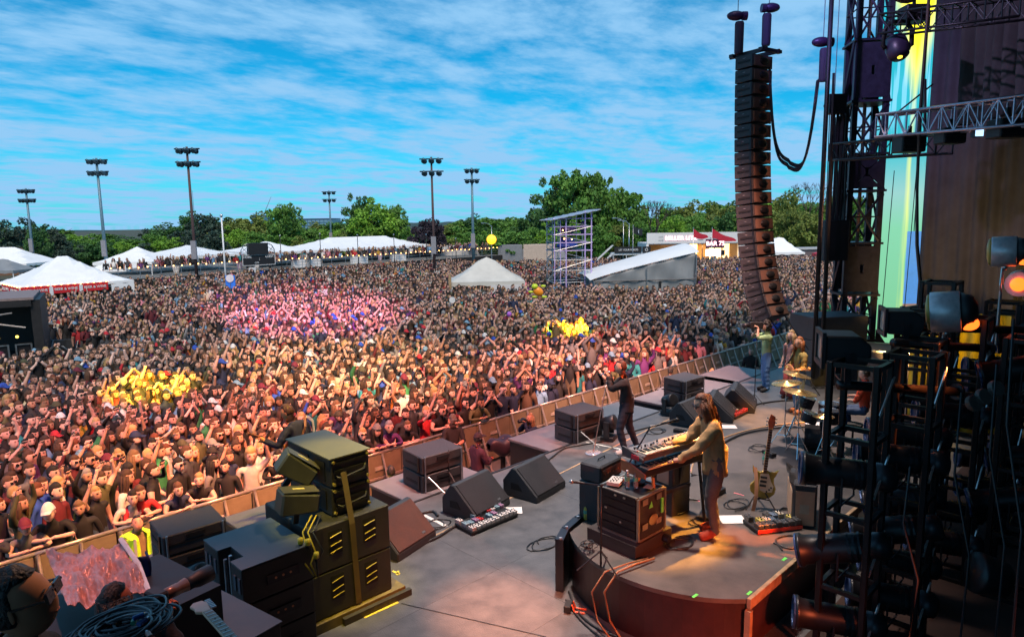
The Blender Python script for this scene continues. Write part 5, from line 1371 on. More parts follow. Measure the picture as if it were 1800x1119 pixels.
# amplifier head and bass cab to its left
p = P(1068, 910, RZ); amp1 = thing('amplifier_stack', 'black amplifier head on a cabinet beside the rack case', 'amplifier', (p.x+.02, p.y+.12, RZ), rad(4))
MB().bb(-.25, -.18, 0, .25, .18, .52).build('cabinet', wedge_m, amp1, bev=.01); MB().bb(-.25, -.15, .53, .27, .17, .76).build('head', wedge_m, amp1, bev=.02)
MB().bb(-.2, -.158, .57, .22, -.151, .70).build('valve_grille', mat('dim_valves', (.10, .05, .04), .4), amp1); m = MB(); m.tube([(-.08, 0, .761), (-.07, 0, .79), (.07, 0, .79), (.08, 0, .761)], .008, 6); m.build('carry_handle', BLACK, amp1)
for i in range(6): MB().cyl((-.15+.06*i, -.152, .64), (-.15+.06*i, -.165, .64), .011, n=7).build('knob', mat('copper_knob', (.5, .2, .1), .3, .7), amp1)
# mic stand in front of rack (short)
def mic_stand(label, p, h, base='tripod', boom=None, straight_m=DKMETAL, mic=True, tilt=0):
    t = thing('microphone_stand', label, 'microphone stand', p)
    top = Vector((tilt, 0, h)) if not hasattr(tilt, 'x') else Vector((tilt.x, tilt.y, h))
    MB().cyl((0, 0, .03), top, .012, .009, 8).build('pole', straight_m, t, smooth=True)
    if base == 'round': MB().lathe([(.16, 0), (.165, .01), (.14, .022), (.02, .03)], n=24).build('round_base', mat('chrome_base', (.7, .7, .72), .25, .7), t, smooth=True)
    else:
        for i in range(3): a = i*2.094+.4; MB().tube([(0, 0, .22), (.27*math.cos(a), .27*math.sin(a), .01)], .009, 5).build('leg', BLACK, t)
    e = top
    if boom is not None: e = top+Vector(boom); MB().cyl(top-Vector(boom)*.25, e, .008, n=6).build('boom', straight_m, t); MB().ball(top, .022, 8, 5).build('clutch', BLACK, t)
    if mic:
        dd = (Vector(boom) if boom is not None else Vector((-1, .3, .2))).normalized(); m_ = MB(); m_.cyl(e, e+dd*.12, .011, .02, 8); m_.build('mic_body', BLACK, t); MB().ball(e+dd*.14, .026, 10, 7).build('mic_head', STEEL, t, smooth=True)
    return t
p = P(1056, 1000, RZ); st = mic_stand('short mic stand with a horizontal microphone in front of the rack case', p, .98, boom=(-.12, .14, .02), straight_m=DKMETAL)
p1 = P(1043, 796, DECK); p2 = D(1069, 658, 13.3); sing_stand = mic_stand('tilted microphone stand on a round chrome base held by the singer', p1, 1.50, 'round', None, mat('rosy_chrome', (.45, .3, .27), .3, .8), False, tilt=Vector((p2.x-p1.x, p2.y-p1.y, 0)))
mic_stand('tall black boom mic stand in front of the cameraman', P(1326, 708, DECK), 1.62, boom=(-.2, .22, .06), mic=False)
mic_stand('tripod stand with a clamp beside the two small front fill speakers', P(790, 850, DECK), .62, mic=False)
mic_stand('short stand with a black microphone at the front of the riser', P(1196, 1119, DECK), .42, boom=(-.05, .02, .08))
# guitar amp combo + leather guitar
p = P(1408, 915, RZ); cb_ = thing('guitar_amplifier', 'tan fronted guitar combo amplifier with black edges', 'amplifier', (p.x+.12, p.y+.05, RZ), rad(28))
MB().bb(-.32, -.14, 0, .32, .14, .56).build('cabinet', wedge_m, cb_, bev=.02); MB().bb(-.29, .141, .03, .29, .15, .43).build('grille_cloth', mat('tan_grille_cloth', (.42, .27, .17), .8), cb_)
MB().bb(-.328, -.11, .03, -.321, .11, .47).build('side_panel', mat('tan_side', (.40, .25, .16), .7), cb_); MB().bb(-.332, -.05, .18, -.3285, .06, .3).build('sticker', mat('pale_label', (.35, .3, .22)), cb_)
m = MB(); m.grid(lambda u, v: (-.3+.6*u, -.16+.34*v, .575+.03*math.sin(u*9+v*5)+.02*math.sin(v*14)), 14, 8); m.build('draped_cloth', mat('dark_cloth', (.02, .018, .02), .9), cb_, solid=.012)
pedalboard('black pedalboard with a bright red front edge on the riser', 1357, 925, rad(-32), .62, .34, [(.05, .05, .05), (.4, .36, .28), (.3, .05, .03), (.1, .14, .2), (.45, .38, .1)], z=RZ, seed=9, stripe=mat('hot_red', (.75, .04, .02), .4))

def guitar_on_stand(label, loc, rz):
    t = thing('electric_guitar', label, 'guitar', loc, rz, rot=(rad(-8), rad(6), rz))
    gold = mat('gold_lacquer', (.38, .27, .06), .25, .3, var=.15)
    half = [(0, .02), (.09, .03), (.155, .10), (.165, .17), (.13, .24), (.125, .30), (.15, .36), (.175, .43), (.12, .39), (.06, .38), (.03, .40)]
    other = [(-.03, .38), (-.06, .36), (-.11, .38), (-.16, .44), (-.15, .36), (-.115, .29), (-.12, .23), (-.165, .17), (-.15, .09), (-.08, .03)]
    MB().prism([(x, z) for x, z in half+other], -.02, .02, 'Y').build('body', gold, t, bev=.006)
    MB().prism([(.02, .10), (.12, .12), (.13, .2), (.09, .26), (.05, .36), (-.05, .34), (-.055, .2), (-.03, .12)], -.027, -.021, 'Y').build('pickguard', mat('pearl_guard', (.6, .5, .38), .3), t)
    for i, z in enumerate((.19, .245, .30)): MB().box((-.005, -.031, z), (.085, .008, .03)).build('pickup', BLACK, t, bev=.003)
    MB().box((0, -.031, .135), (.07, .01, .02)).build('bridge', ALU, t)
    MB().bb(-.024, -.03, .36, .024, -.005, .96).build('neck', mat('maple_neck', (.42, .24, .1), .4), t); MB().bb(-.022, -.034, .36, .022, -.0305, .95).build('fingerboard', mat('rosewood', (.10, .04, .02), .5), t)
    fr = MB()
    for i in range(16): fr.bb(-.022, -.037, .40+.035*i, .022, -.0345, .403+.035*i)
    fr.build('fret', ALU, t)
    MB().prism([(-.026, .96), (.026, .96), (.045, 1.02), (.04, 1.12), (-.02, 1.15), (-.045, 1.04)], -.028, -.012, 'Y').build('headstock', mat('red_headstock', (.35, .07, .03), .3), t)
    for i in range(3):
        for s in (-1, 1): MB().cyl((s*.04, -.02, 1.0+i*.045), (s*.065, -.02, 1.0+i*.045), .008, n=6).build('tuning_peg', ALU, t)
    for x, z in ((.08, .15), (.1, .18), (.05, .12)): MB().cyl((x, -.028, z), (x, -.042, z), .012, n=8).build('knob', BLACK, t)
    sm = MB(); sm.grid(lambda u, v: (-.13+.05*math.sin(u*3)+.045*(v-.5), -.05-.05*math.sin(u*PI), .42-.75*u), 16, 1); sm.build('strap', mat('tan_leather', (.5, .24, .13), .6), t, solid=.006)
    return t
gp_ = P(1337, 893, RZ); guitar_on_stand('gold three pickup electric guitar with tan strap on a floor stand', (gp_.x, gp_.y, RZ+.13), rad(-60))
t = thing('guitar_stand', 'black folding stand holding the gold guitar', 'stand', (gp_.x, gp_.y, RZ), rad(-60)); m = MB(); m.tube([(0, .05, .5), (0, .04, .3), (-.2, -.1, 0)], .01, 5); m.build('leg', BLACK, t); MB().tube([(0, .04, .3), (.2, -.12, 0)], .01, 5).build('leg', BLACK, t); MB().tube([(0, .04, .3), (0, .3, 0)], .01, 5).build('leg', BLACK, t); MB().tube([(-.1, -.06, .15), (0, .03, .13), (.1, -.06, .15)], .012, 5).build('cradle', RUBBER, t)
# stool base / foot pedal near player
p = P(1245, 905, RZ); t = thing('sustain_pedal', 'flat black sustain pedal plate in front of the player', 'pedal', p, rad(20)); MB().box((0, 0, .03), (.42, .2, .05)).build('plate', BLACK, t, bev=.01); MB().cyl((.05, 0, .05), (.05, 0, .3), .02, n=8).build('post', DKMETAL, t)
t = thing('stage_box', 'small black box with two red straps on the deck beside the riser', 'box', P(999, 1072, DECK), .5); MB().box((0, 0, .05), (.16, .08, .08)).build('body', BLACK, t, bev=.006)
for x in (-.04, .04): m = MB(); m.tube([(x, -.05, .1), (x, -.08, .02), (x+.02, -.2, .006)], .012, 5); m.build('strap', mat('orange_red_strap', (.7, .12, .04), .5), t)

# ---- drums
p = P(1425, 800, 2.25); dc = Vector((p.x+.5, p.y+.1, 2.25))
dk = thing('drum_kit', 'drum kit with chrome stands largely hidden by the lighting towers', 'drum kit', dc, rad(20))
shell = mat('drum_shell', (.03, .03, .035), .25, .3); chrome = mat('chrome', (.75, .75, .77), .15, .95); headd = mat('drum_head', (.55, .5, .45), .5)
def drum(c, r, h, tilt=(0, 0)):
    q = Quaternion((1, 0, 0), tilt[0]) @ Quaternion((0, 1, 0), tilt[1]); MB().lathe([(r, 0), (r, h)], c, 20, q).build('drum_shell', shell, dk, smooth=False); MB().lathe([(r*1.03, h), (r*1.03, h+.02), (r*.96, h+.015)], c, 20, q).build('hoop', chrome, dk); MB().lathe([(r*.96, h+.001), (r*.96, h+.008)], c, 20, q).build('drum_head', headd, dk)
drum((-.1, .2, .28), .28, .4, (rad(90), 0)); drum((-.2, -.2, .62), .17, .15); drum((.15, .25, .72), .15, .2, (rad(20), 0)); drum((.55, -.2, .35), .2, .36); drum((-.42, .15, .60), .14, .16, (rad(15), 0))
def stand_(x, y, h, r=.0, cy=True, rr=.24, tl=.2, nm='cymbal'):
    MB().cyl((x, y, .25), (x, y, h), .011, n=7).build('stand_tube', chrome, dk)
    for i in range(3):
        a = i*2.094+x*5; MB().tube([(x, y, .42), (x+.24*math.cos(a), y+.24*math.sin(a), .01)], .011, 5).build('leg', chrome, dk); MB().tube([(x, y, .22), (x+.13*math.cos(a), y+.13*math.sin(a), .2)], .008, 5).build('brace', chrome, dk)
    if cy: MB().lathe([(rr, -.012), (rr*.95, -.004), (rr*.25, .018), (rr*.2, .034), (.01, .042)], (x, y, h), 24, Quaternion((1, .3, 0), tl)).build(nm, mat('bronze_cymbal', (.62, .38, .14), .28, .85), dk, smooth=True)
stand_(-.62, .30, 1.18, rr=.29, tl=.12); stand_(-.15, .55, 1.22, rr=.27, tl=-.12); stand_(-.75, -.1, .82, rr=.18, tl=0); stand_(.5, .4, 1.25, rr=.27); stand_(-.5, -.35, .6, cy=False)
m = MB(); m.lathe([(.16, .0), (.17, .05), (.02, .07)], (.1, -.6, .45), 16); m.cyl((.1, -.6, 0), (.1, -.6, .45), .02, n=6); m.build('throne', RUBBER, dk)
# ================================================================== PA, TOWERS, SCREEN, DRAPES, RIGGING
blk = mat('pa_cabinet', (.03, .031, .036), .6, var=.25, bump=.2, bscale=60)
# ---- hanging line array
ax, ay = 17.0, 8.1
top = D(1322, 92, 17.9); ax, ay, az = top.x, top.y, top.z
arr = thing('hanging_line_array', 'tall curved column of hanging line array speakers above the stage edge', 'speaker array', (ax, ay, 0), rad(-12))
N = 20; H_ = .35; y, z, tilt = 0.0, az-.12, 0.0
bw = .78
for k in range(N):
    tilt += (0.006 if k < 8 else .014 if k < 14 else .035 if k < 17 else .07)
    R = Matrix.Rotation(-tilt, 3, 'X')
    mbx = MB(); d = .56
    prof_ = [(-d*.62, -H_+.03), (d*.38, -H_+.012), (d*.38, -.006), (-d*.62, -.024)]
    mbx.prism([(a, b) for a, b in prof_], -bw/2, bw/2, 'X')
    bx = mbx.build('speaker_box', blk, arr, bev=.01); bx.location = (0, y, z); bx.rotation_euler = (-tilt, 0, 0)
    for s in (-1, 1):
        MB().bb(s*(bw/2+.001), -.3, -.20, s*(bw/2+.012), .12, -.15).build('side_handle', handle_m, bx); MB().bb(s*(bw/2+.001), -.33, -H_+.02, s*(bw/2+.018), -.28, -.02).build('rigging_plate', DKMETAL, bx)
        MB().bb(s*(bw/2+.019), -.12, -.10, s*(bw/2+.021), -.05, -.092).build('badge', mat('badge_grey', (.3, .32, .36), .4), bx)
    MB().ball((.02, -.36, -H_/2), .14, 10, 6, (1.3, .55, .75)).build('rear_chassis', handle_m, bx)
    MB().bb(-bw/2+.04, -.37, -H_+.05, bw/2-.04, -.352, -.05).build('rear_panel', mat('tan_lit_panel', (.16, .09, .065), .5), bx)
    MB().bb(-bw/2+.02, .215, -H_+.03, bw/2-.02, .225, -.03).build('grille', grille_m, bx)
    dv = R @ Vector((0, 0, -H_)); y += dv.y; z += dv.z
for s in (-.25, .25): MB().bb(s-.03, -.65, az-.12, s+.03, .5, az-.02).build('bumper_frame', DKMETAL, arr)
MB().bb(-.4, -.62, az-.11, .4, -.5, az-.03).build('bumper_frame', DKMETAL, arr); MB().bb(-.4, .3, az-.11, .4, .42, az-.03).build('bumper_frame', DKMETAL, arr)
q = MB(); q.tube([(0, y+.0, z+.05), (.1, y-.7, z-.9), (.2, y-1.6, z-2.0)], .015, 5); q.build('pull_back_strap', BLACK, arr)
q = MB(); q.tube([(.3, y-.2, z+.15), (.4, y-.9, z-.7)], .015, 5); q.build('pull_back_strap', BLACK, arr)
purp = mat('motor_purple_black', (.045, .02, .07), .45, .3)
def hoist(label, px, py_hook, depth, ptop=-60, bag=True, chain_to=None, side=1):
    c = D(px, py_hook, depth); t = thing('chain_hoist', label, 'hoist', c, VIEW, group='chain motors above the stage edge')
    MB().ball((-.05*side, 0, 0), .16, 12, 8, (1.5, .9, .75)).build('motor_body', purp, t, smooth=True); MB().cyl((.1*side, -.05, -.02), (.22*side, -.05, -.02), .11, n=14).build('gear_cover', purp, t)
    if bag: MB().lathe([(.10, 0), (.12, -.05), (.115, -.75), (.10, -.8)], (.05*side, 0, -.15), 12).build('chain_bag', mat('chain_bag', (.04, .03, .06), .8), t)
    ch = MB()
    tp = D(px, ptop, depth).z-c.z
    n = int(tp/.055)
    MB().cyl((0, 0, .1), (0, 0, max(tp, 2)), .012, n=5).build('lift_chain', STEEL, t)
    if chain_to is not None:
        for i in range(int(chain_to/.07)): ch.tube([(.12*side, 0, -.12-i*.07), (.12*side+(.02 if i % 2 else 0), .02 if not i % 2 else 0, -.155-i*.07), (.12*side, 0, -.19-i*.07)], .012, 4)
        ch.build('load_chain', DKMETAL, t)
    return t
hoist('chain hoist with a long bag above the outer corner of the line array', 1297, 28, 17.7, chain_to=None)
hoist('violet lit chain hoist with a visible chain above the line array', 1352, 14, 17.9, chain_to=1.0, side=-1)
hoist('chain hoist halfway up the black vertical tube', 1447, 74, 17.0, side=1)
hoist('low chain hoist above the hanging cable bundle', 1466, 186, 18.5, side=1, bag=False)
# cable loom from array to tube
lm_ = thing('cable_loom', 'thick black cable loom hanging in a loop from the line array to the tube', 'cables')
for i in range(6):
    a = D(1353, 118+1.5*i, 17.8); b = D(1440-.8*i, 138+i, 17.2); pt_s = []
    for k in range(25):
        u = k/24; p_ = a.lerp(b, u); sag = (2.35+.018*i)*(1-(2*u-1)**4)**1.0*(.9+.1*u); p_.z -= sag*(.98 if u < .5 else 1); pt_s.append(p_)
    MB().tube([q_+Vector((.018*(i % 3), .018*(i % 2), 0)) for q_ in pt_s], .02, 6).build('cable', CABLE, lm_, smooth=True)
# vertical tube
c = D(1447, 300, 17.2); t = thing('hanging_tube', 'long black vertical tube with cables hanging beside the stage tower', 'tube', (c.x, c.y, 0))
MB().cyl((0, 0, DECK+.3), (0, 0, 14), .055, n=10).build('tube_body', BLACK, t, smooth=True)
for k in range(3): MB().tube([(.1+.06*k, -.1, 10-k), (.14+.06*k, -.12, 6), (.1+.08*k, -.14, DECK+.35)], .03, 6).build('cable', CABLE, t)
# hanging lamp/speaker bundle between tube and tower
c = D(1470, 320, 18.5); t = thing('hanging_cable_bundle', 'dark hanging bundle of chains and cables next to the stage tower', 'cables', (c.x, c.y, 0), VIEW)
r5 = random.Random(5)
for i in range(22):
    x = -.25+.024*i; z1 = 3.9+r5.random()*.5+ .2; z0 = 9.1+r5.random()*.5
    MB().tube([(x, r5.uniform(-.1, .1), z0), (x+r5.uniform(-.04, .04), r5.uniform(-.1, .1), (z0+z1)/2), (x+r5.uniform(-.04, .04), 0, z1+1.4)], r5.uniform(.012, .035), 5).build('cable', CABLE, t)
MB().bb(-.32, -.2, 5.3, .34, .2, 6.4).build('distribution_box', BLACK, t, bev=.02); MB().bb(-.36, -.15, 9.2, .1, .15, 9.7).build('rigging_block', DKMETAL, t)
# ---- stage tower
tc_ = D(1508, 400, 19.5); tower = thing('stage_tower', 'black steel stage tower of cross braced bays and solid gusset panels', 'tower', (tc_.x, tc_.y, 0), VIEW+rad(-8))
TWm = mat('tower_steel', (.035, .032, .045), .5, .4, var=.3); s2 = .40
for x in (-s2, s2):
    for y_ in (-s2, s2): MB().bb(x-.07, y_-.07, DECK, x+.07, y_+.07, 15.5).build('chord', TWm, tower)
zs = [2.0, 3.0, 4.3, 5.75, 7.2, 8.2, 9.6, 11.2, 12.8, 14.2, 15.5]
kind_ = ['solid', 'x', 'solid', 'x', 'solid', 'x', 'solid', 'x', 'solid', 'x']
for (z0, z1), kd in zip(zip(zs, zs[1:]), kind_):
    MB().bb(-s2-.12, -s2-.12, z1-.04, s2+.12, s2+.12, z1+.02).build('ring_plate', TWm, tower)
    for f in range(4):
        R = Matrix.Rotation(f*PI/2, 4, 'Z')
        def pt(x, z): v = R @ Vector((x, -s2-.075, z)); return v
        if kd == 'x':
            m = MB(); m.tube([pt(-s2, z0+.05), pt(s2, z1-.1)], .035, 4); m.build('diagonal', TWm, tower); m = MB(); m.tube([pt(s2, z0+.05), pt(-s2, z1-.1)], .035, 4); m.build('diagonal', TWm, tower)
            m = MB(); m.tube([pt(-s2, (z0+z1)/2), pt(s2, (z0+z1)/2)], .02, 4); m.build('strut', TWm, tower)
        elif f % 2 == 0:
            m = MB(); zc_ = (z0+z1)/2; hz_ = (z1-z0)/2-.08
            for sg in (-1, 1):
                vs = [pt(sg*s2, zc_-hz_), pt(sg*s2, zc_+hz_), pt(sg*.04, zc_+hz_*.15), pt(sg*.04, zc_-hz_*.15)]
                m.add(vs+[v+(R @ Vector((0, .03, 0))) for v in vs], [(0, 1, 2, 3), (7, 6, 5, 4), (0, 4, 5, 1), (1, 5, 6, 2), (2, 6, 7, 3), (3, 7, 4, 0)])
                vs = [pt(-s2*.98, zc_+sg*hz_), pt(s2*.98, zc_+sg*hz_), pt(.06, zc_+sg*.12), pt(-.06, zc_+sg*.12)]
                m.add(vs+[v+(R @ Vector((0, .03, 0))) for v in vs], [(0, 1, 2, 3), (7, 6, 5, 4), (0, 4, 5, 1), (1, 5, 6, 2), (2, 6, 7, 3), (3, 7, 4, 0)])
            m.build('gusset_panel', TWm, tower)
        else:
            MB().bb(-.01, -.01, 0, .01, .01, .01); m = MB(); m.tube([pt(-s2, z0), pt(s2, z1)], .05, 4); m.build('diagonal', TWm, tower)
MB().cyl((0, 0, 2), (0, 0, 15), .05, n=8).build('riser_pipe', mat('rust_pipe', (.2, .12, .09), .6), tower)
MB().prism([(.5, 2.1), (.95, 2.6), (.5, 3.3)], -.5, -.4, 'Y').build('base_gusset', TWm, tower)
# ---- side fill boxes grey at stage left
p = D(1442, 630, 18.6); sf = thing('side_subwoofer_stack', 'large grey brown stack of three speaker boxes behind the bassist', 'speaker', (p.x+.3, p.y, DECK), VIEW+rad(10))
gbx = mat('dusty_grey_box', (.085, .078, .078), .7, var=.12)
for k in range(3): MB().bb(-.72, -.5, k*.62, .9, .6, k*.62+.61).build('speaker_box', gbx, sf, bev=.015)
p = D(1560, 650, 17.0); sf2 = thing('flight_case', 'large brown grey flight case with pale edging behind the lighting towers', 'case', (p.x, p.y, DECK), VIEW-rad(30))
MB().bb(-.6, -.6, .0, .6, .6, 1.25).build('case_body', mat('brown_grey_case', (.10, .075, .07), .7), sf2); m = MB()
for x in (-.6, .6):
    for y_ in (-.6, .6): m.bb(x-.02, y_-.02, 0, x+.02, y_+.02, 1.27)
for y_ in (-.6, .6): m.bb(-.58, y_-.021, 1.23, .58, y_+.021, 1.271)
m.build('edging', alum, sf2)
# ---- LED / scrim side screen
def screen_mat():
    m = bpy.data.materials.new('screen_picture'); m.use_nodes = True; nt = m.node_tree; b = nt.nodes['Principled BSDF']
    tc = nt.nodes.new('ShaderNodeTexCoord'); sp = nt.nodes.new('ShaderNodeSeparateXYZ'); nt.links.new(tc.outputs['Generated'], sp.inputs[0])
    r = nt.nodes.new('ShaderNodeValToRGB'); e = r.color_ramp.elements
    e[0].position = .0; e[0].color = (.13, .36, .17, 1); e[1].position = 1; e[1].color = (.0, .30, .42, 1)
    x = e.new(.32); x.color = (.15, .42, .26, 1); x = e.new(.40); x.color = (.20, .40, .38, 1); x = e.new(.50); x.color = (.02, .34, .40, 1)
    nt.links.new(sp.outputs['Z'], r.inputs[0])
    # pale vertical stripes in the upper half and yellow blaze at the top
    mp = nt.nodes.new('ShaderNodeMapping'); mp.inputs['Scale'].default_value = (1, 1.1, .05); nt.links.new(tc.outputs['Object'], mp.inputs[0])
    n = nt.nodes.new('ShaderNodeTexNoise'); n.inputs['Scale'].default_value = 7; n.inputs['Detail'].default_value = 2; nt.links.new(mp.outputs[0], n.inputs['Vector'])
    st = nt.nodes.new('ShaderNodeMapRange'); st.inputs['From Min'].default_value = .5; st.inputs['From Max'].default_value = .56; nt.links.new(n.outputs['Fac'], st.inputs['Value'])
    w = nt.nodes.new('ShaderNodeMapRange'); w.interpolation_type = 'SMOOTHSTEP'; w.inputs['From Min'].default_value = .50; w.inputs['From Max'].default_value = .60; nt.links.new(sp.outputs['Z'], w.inputs['Value'])
    w2 = nt.nodes.new('ShaderNodeMapRange'); w2.inputs['From Min'].default_value = .84; w2.inputs['From Max'].default_value = .76; nt.links.new(sp.outputs['Z'], w2.inputs['Value'])
    a = nt.nodes.new('ShaderNodeMath'); a.operation = 'MULTIPLY'; nt.links.new(st.outputs[0], a.inputs[0]); nt.links.new(w.outputs[0], a.inputs[1])
    a2 = nt.nodes.new('ShaderNodeMath'); a2.operation = 'MULTIPLY'; nt.links.new(a.outputs[0], a2.inputs[0]); nt.links.new(w2.outputs[0], a2.inputs[1])
    mx = nt.nodes.new('ShaderNodeMix'); mx.data_type = 'RGBA'; nt.links.new(a2.outputs[0], mx.inputs[0]); nt.links.new(r.outputs[0], mx.inputs[6]); mx.inputs[7].default_value = (.14, .46, .62, 1)
    # yellow blaze: around generated y .35, z > .72
    yb = nt.nodes.new('ShaderNodeMath'); yb.operation = 'SUBTRACT'; nt.links.new(sp.outputs['Y'], yb.inputs[0]); yb.inputs[1].default_value = .70
    ya = nt.nodes.new('ShaderNodeMath'); ya.operation = 'ABSOLUTE'; nt.links.new(yb.outputs[0], ya.inputs[0])
    yw = nt.nodes.new('ShaderNodeMapRange'); yw.inputs['From Min'].default_value = .60; yw.inputs['From Max'].default_value = 1.0; yw.inputs['To Min'].default_value = 0; yw.inputs['To Max'].default_value = .32; nt.links.new(sp.outputs['Z'], yw.inputs['Value'])
    yn = nt.nodes.new('ShaderNodeMath'); yn.operation = 'MULTIPLY_ADD'; nt.links.new(n.outputs['Fac'], yn.inputs[0]); yn.inputs[1].default_value = .1; nt.links.new(yw.outputs[0], yn.inputs[2])
    yc = nt.nodes.new('ShaderNodeMath'); yc.operation = 'SUBTRACT'; nt.links.new(yn.outputs[0], yc.inputs[0]); nt.links.new(ya.outputs[0], yc.inputs[1])
    yd = nt.nodes.new('ShaderNodeMapRange'); yd.inputs['From Min'].default_value = .02; yd.inputs['From Max'].default_value = .13; nt.links.new(yc.outputs[0], yd.inputs['Value'])
    m2 = nt.nodes.new('ShaderNodeMix'); m2.data_type = 'RGBA'; nt.links.new(yd.outputs[0], m2.inputs[0]); nt.links.new(mx.outputs[2], m2.inputs[6]); m2.inputs[7].default_value = (1, .9, .02, 1)
    b.inputs['Base Color'].default_value = (.02, .02, .02, 1); b.inputs['Roughness'].default_value = .35
    nt.links.new(m2.outputs[2], b.inputs['Emission Color']); b.inputs['Emission Strength'].default_value = .85
    return m
scr = thing('video_screen', 'tall glowing teal and green video screen panel behind the stage tower', 'screen', (26.5, 0, 0))
sm_ = screen_mat(); MB().bb(0, 4.2, 1.2, .2, 8.45, 16.4).build('display', sm_, scr)
for yy_ in (5.5, 6.9): MB().bb(-.03, yy_-.012, 1.2, -.001, yy_+.012, 16.4).build('panel_seam', mat('seam_dark', (.01, .08, .08), .6), scr)
c = D(1632, 480, 22.5)
t = thing('backdrop_strip', 'narrow printed strip in blue and brick red between screen and black drape', 'banner', (c.x, c.y, 0), VIEW)
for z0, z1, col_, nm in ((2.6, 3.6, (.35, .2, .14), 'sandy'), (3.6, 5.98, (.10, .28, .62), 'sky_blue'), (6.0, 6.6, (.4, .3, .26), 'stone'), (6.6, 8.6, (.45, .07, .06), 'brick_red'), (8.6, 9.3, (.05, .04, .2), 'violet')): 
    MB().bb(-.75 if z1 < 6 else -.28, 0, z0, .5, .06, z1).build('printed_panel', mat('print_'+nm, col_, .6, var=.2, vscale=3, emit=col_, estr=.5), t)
# ---- black drapes
drapem = mat('stage_drape', (.042, .04, .042), .95, var=.35, vscale=1.0)
def drape(label, a, b, z0, z1, amp=.055, waves=14, gather=0):
    a, b = Vector(a), Vector(b); d = b-a; L = d.length; d.normalize(); n = Vector((-d.y, d.x))
    t = thing('stage_drape', label, 'drape', (a.x, a.y, 0)); m = MB()
    def fn(u, v):
        w = amp*math.sin(u*waves*2*PI+2*math.sin(v*3))*(.5+.5*(1-v)) + amp*.5*math.sin(u*waves*5+v*4)
        p = d*(L*u)+n*w; return (p.x, p.y, z0+(z1-z0)*v)
    m.grid(fn, waves*8, 12).build('cloth', drapem, t, smooth=True, solid=.02); return t
drape('tall black side drape falling beside the video screen', (23.0, 5.82), (22.0, 1.2), DECK, 12.8)
drape('brownish black back drape behind the lighting towers', (22.0, 1.2), (15, -3.9), DECK, 12.8, waves=20)
drape('gathered purple black masking drape high over the stage', (19.5, 4.3), (15.5, .2), 8.6, 13.6, amp=.16, waves=16)
drape('added dark drape shading the wing behind the viewpoint', (6, -3.97), (-9, -3.97), DECK-1, 15.0, waves=24)  # out of view, added to block sky light from behind
drape('dark drape closing the stage at the photo edge', (15, -3.9), (6, -3.95), DECK, 12.8, waves=20)
# ---- roof over the stage
rf = thing('stage_roof', 'dark roof canopy spanning high above the stage', 'roof', (0, 0, 0))
MB().bb(-14, -14, 15.7, 27, 6.9, 16.0).build('canopy', mat('roof_skin', (.05, .05, .06), .8), rf)  # overhang extended upstage and sideways to shade the deck
for x in (-13, -8, 3, 14, 26): MB().bb(x-.15, -14, 15.2, x+.15, 6.9, 15.69).build('roof_beam', TWm, rf)
for x, yb_ in ((-7.6, -5.6), (-7.6, 6.4), (26.4, -5.6)): MB().bb(x-.2, yb_-.2, 0, x+.2, yb_+.2, 15.2).build('roof_leg', TWm, rf)
# ---- trusses
def truss(label, a, b, s, m, n, name='truss'):
    a, b = Vector(a), Vector(b); d = (b-a).normalized(); up = Vector((0, 0, 1)); sd = d.cross(up).normalized()
    t = thing(name, label, 'truss', a)
    L = (b-a).length
    def Q(k, u, v): return d*(L*k/n)+sd*(u*s/2)+up*(v*s/2)
    for u, v in ((-1, -1), (1, -1), (1, 1), (-1, 1)): MB().cyl(Q(0, u, v), Q(n, u, v), .026, n=8).build('chord', m, t, smooth=True)
    for k in range(n+1):
        MB().cyl(Q(k, -1, -1), Q(k, -1, 1), .016, n=5).build('upright', m, t); MB().cyl(Q(k, 1, -1), Q(k, 1, 1), .016, n=5).build('upright', m, t); MB().cyl(Q(k, -1, 1), Q(k, 1, 1), .016, n=5).build('cross_tube', m, t)
        if k < n:
            e = 1 if k % 2 else -1
            for u in (-1, 1): MB().cyl(Q(k, u, -e), Q(k+1, u, e), .013, n=5).build('diagonal', m, t)
    return t
alut = mat('lilac_lit_aluminium', (.48, .42, .5), .35, .8)
ta, tb_ = D(1557, 222, 13.5), D(1835, 192, 10.0)
truss('bright aluminium lighting truss crossing the top of the dark stage', ta, tb_, .42, alut, 12)
truss('dark truss stub carrying a moving head in front of the yellow screen blaze', D(1552, 45, 15), D(1800, 12, 13), .40, DKMETAL, 9)
truss('dark lower truss arm reaching from the stage tower', D(1470, 268, 17.5), D(1660, 252, 14.0), .4, DKMETAL, 8)
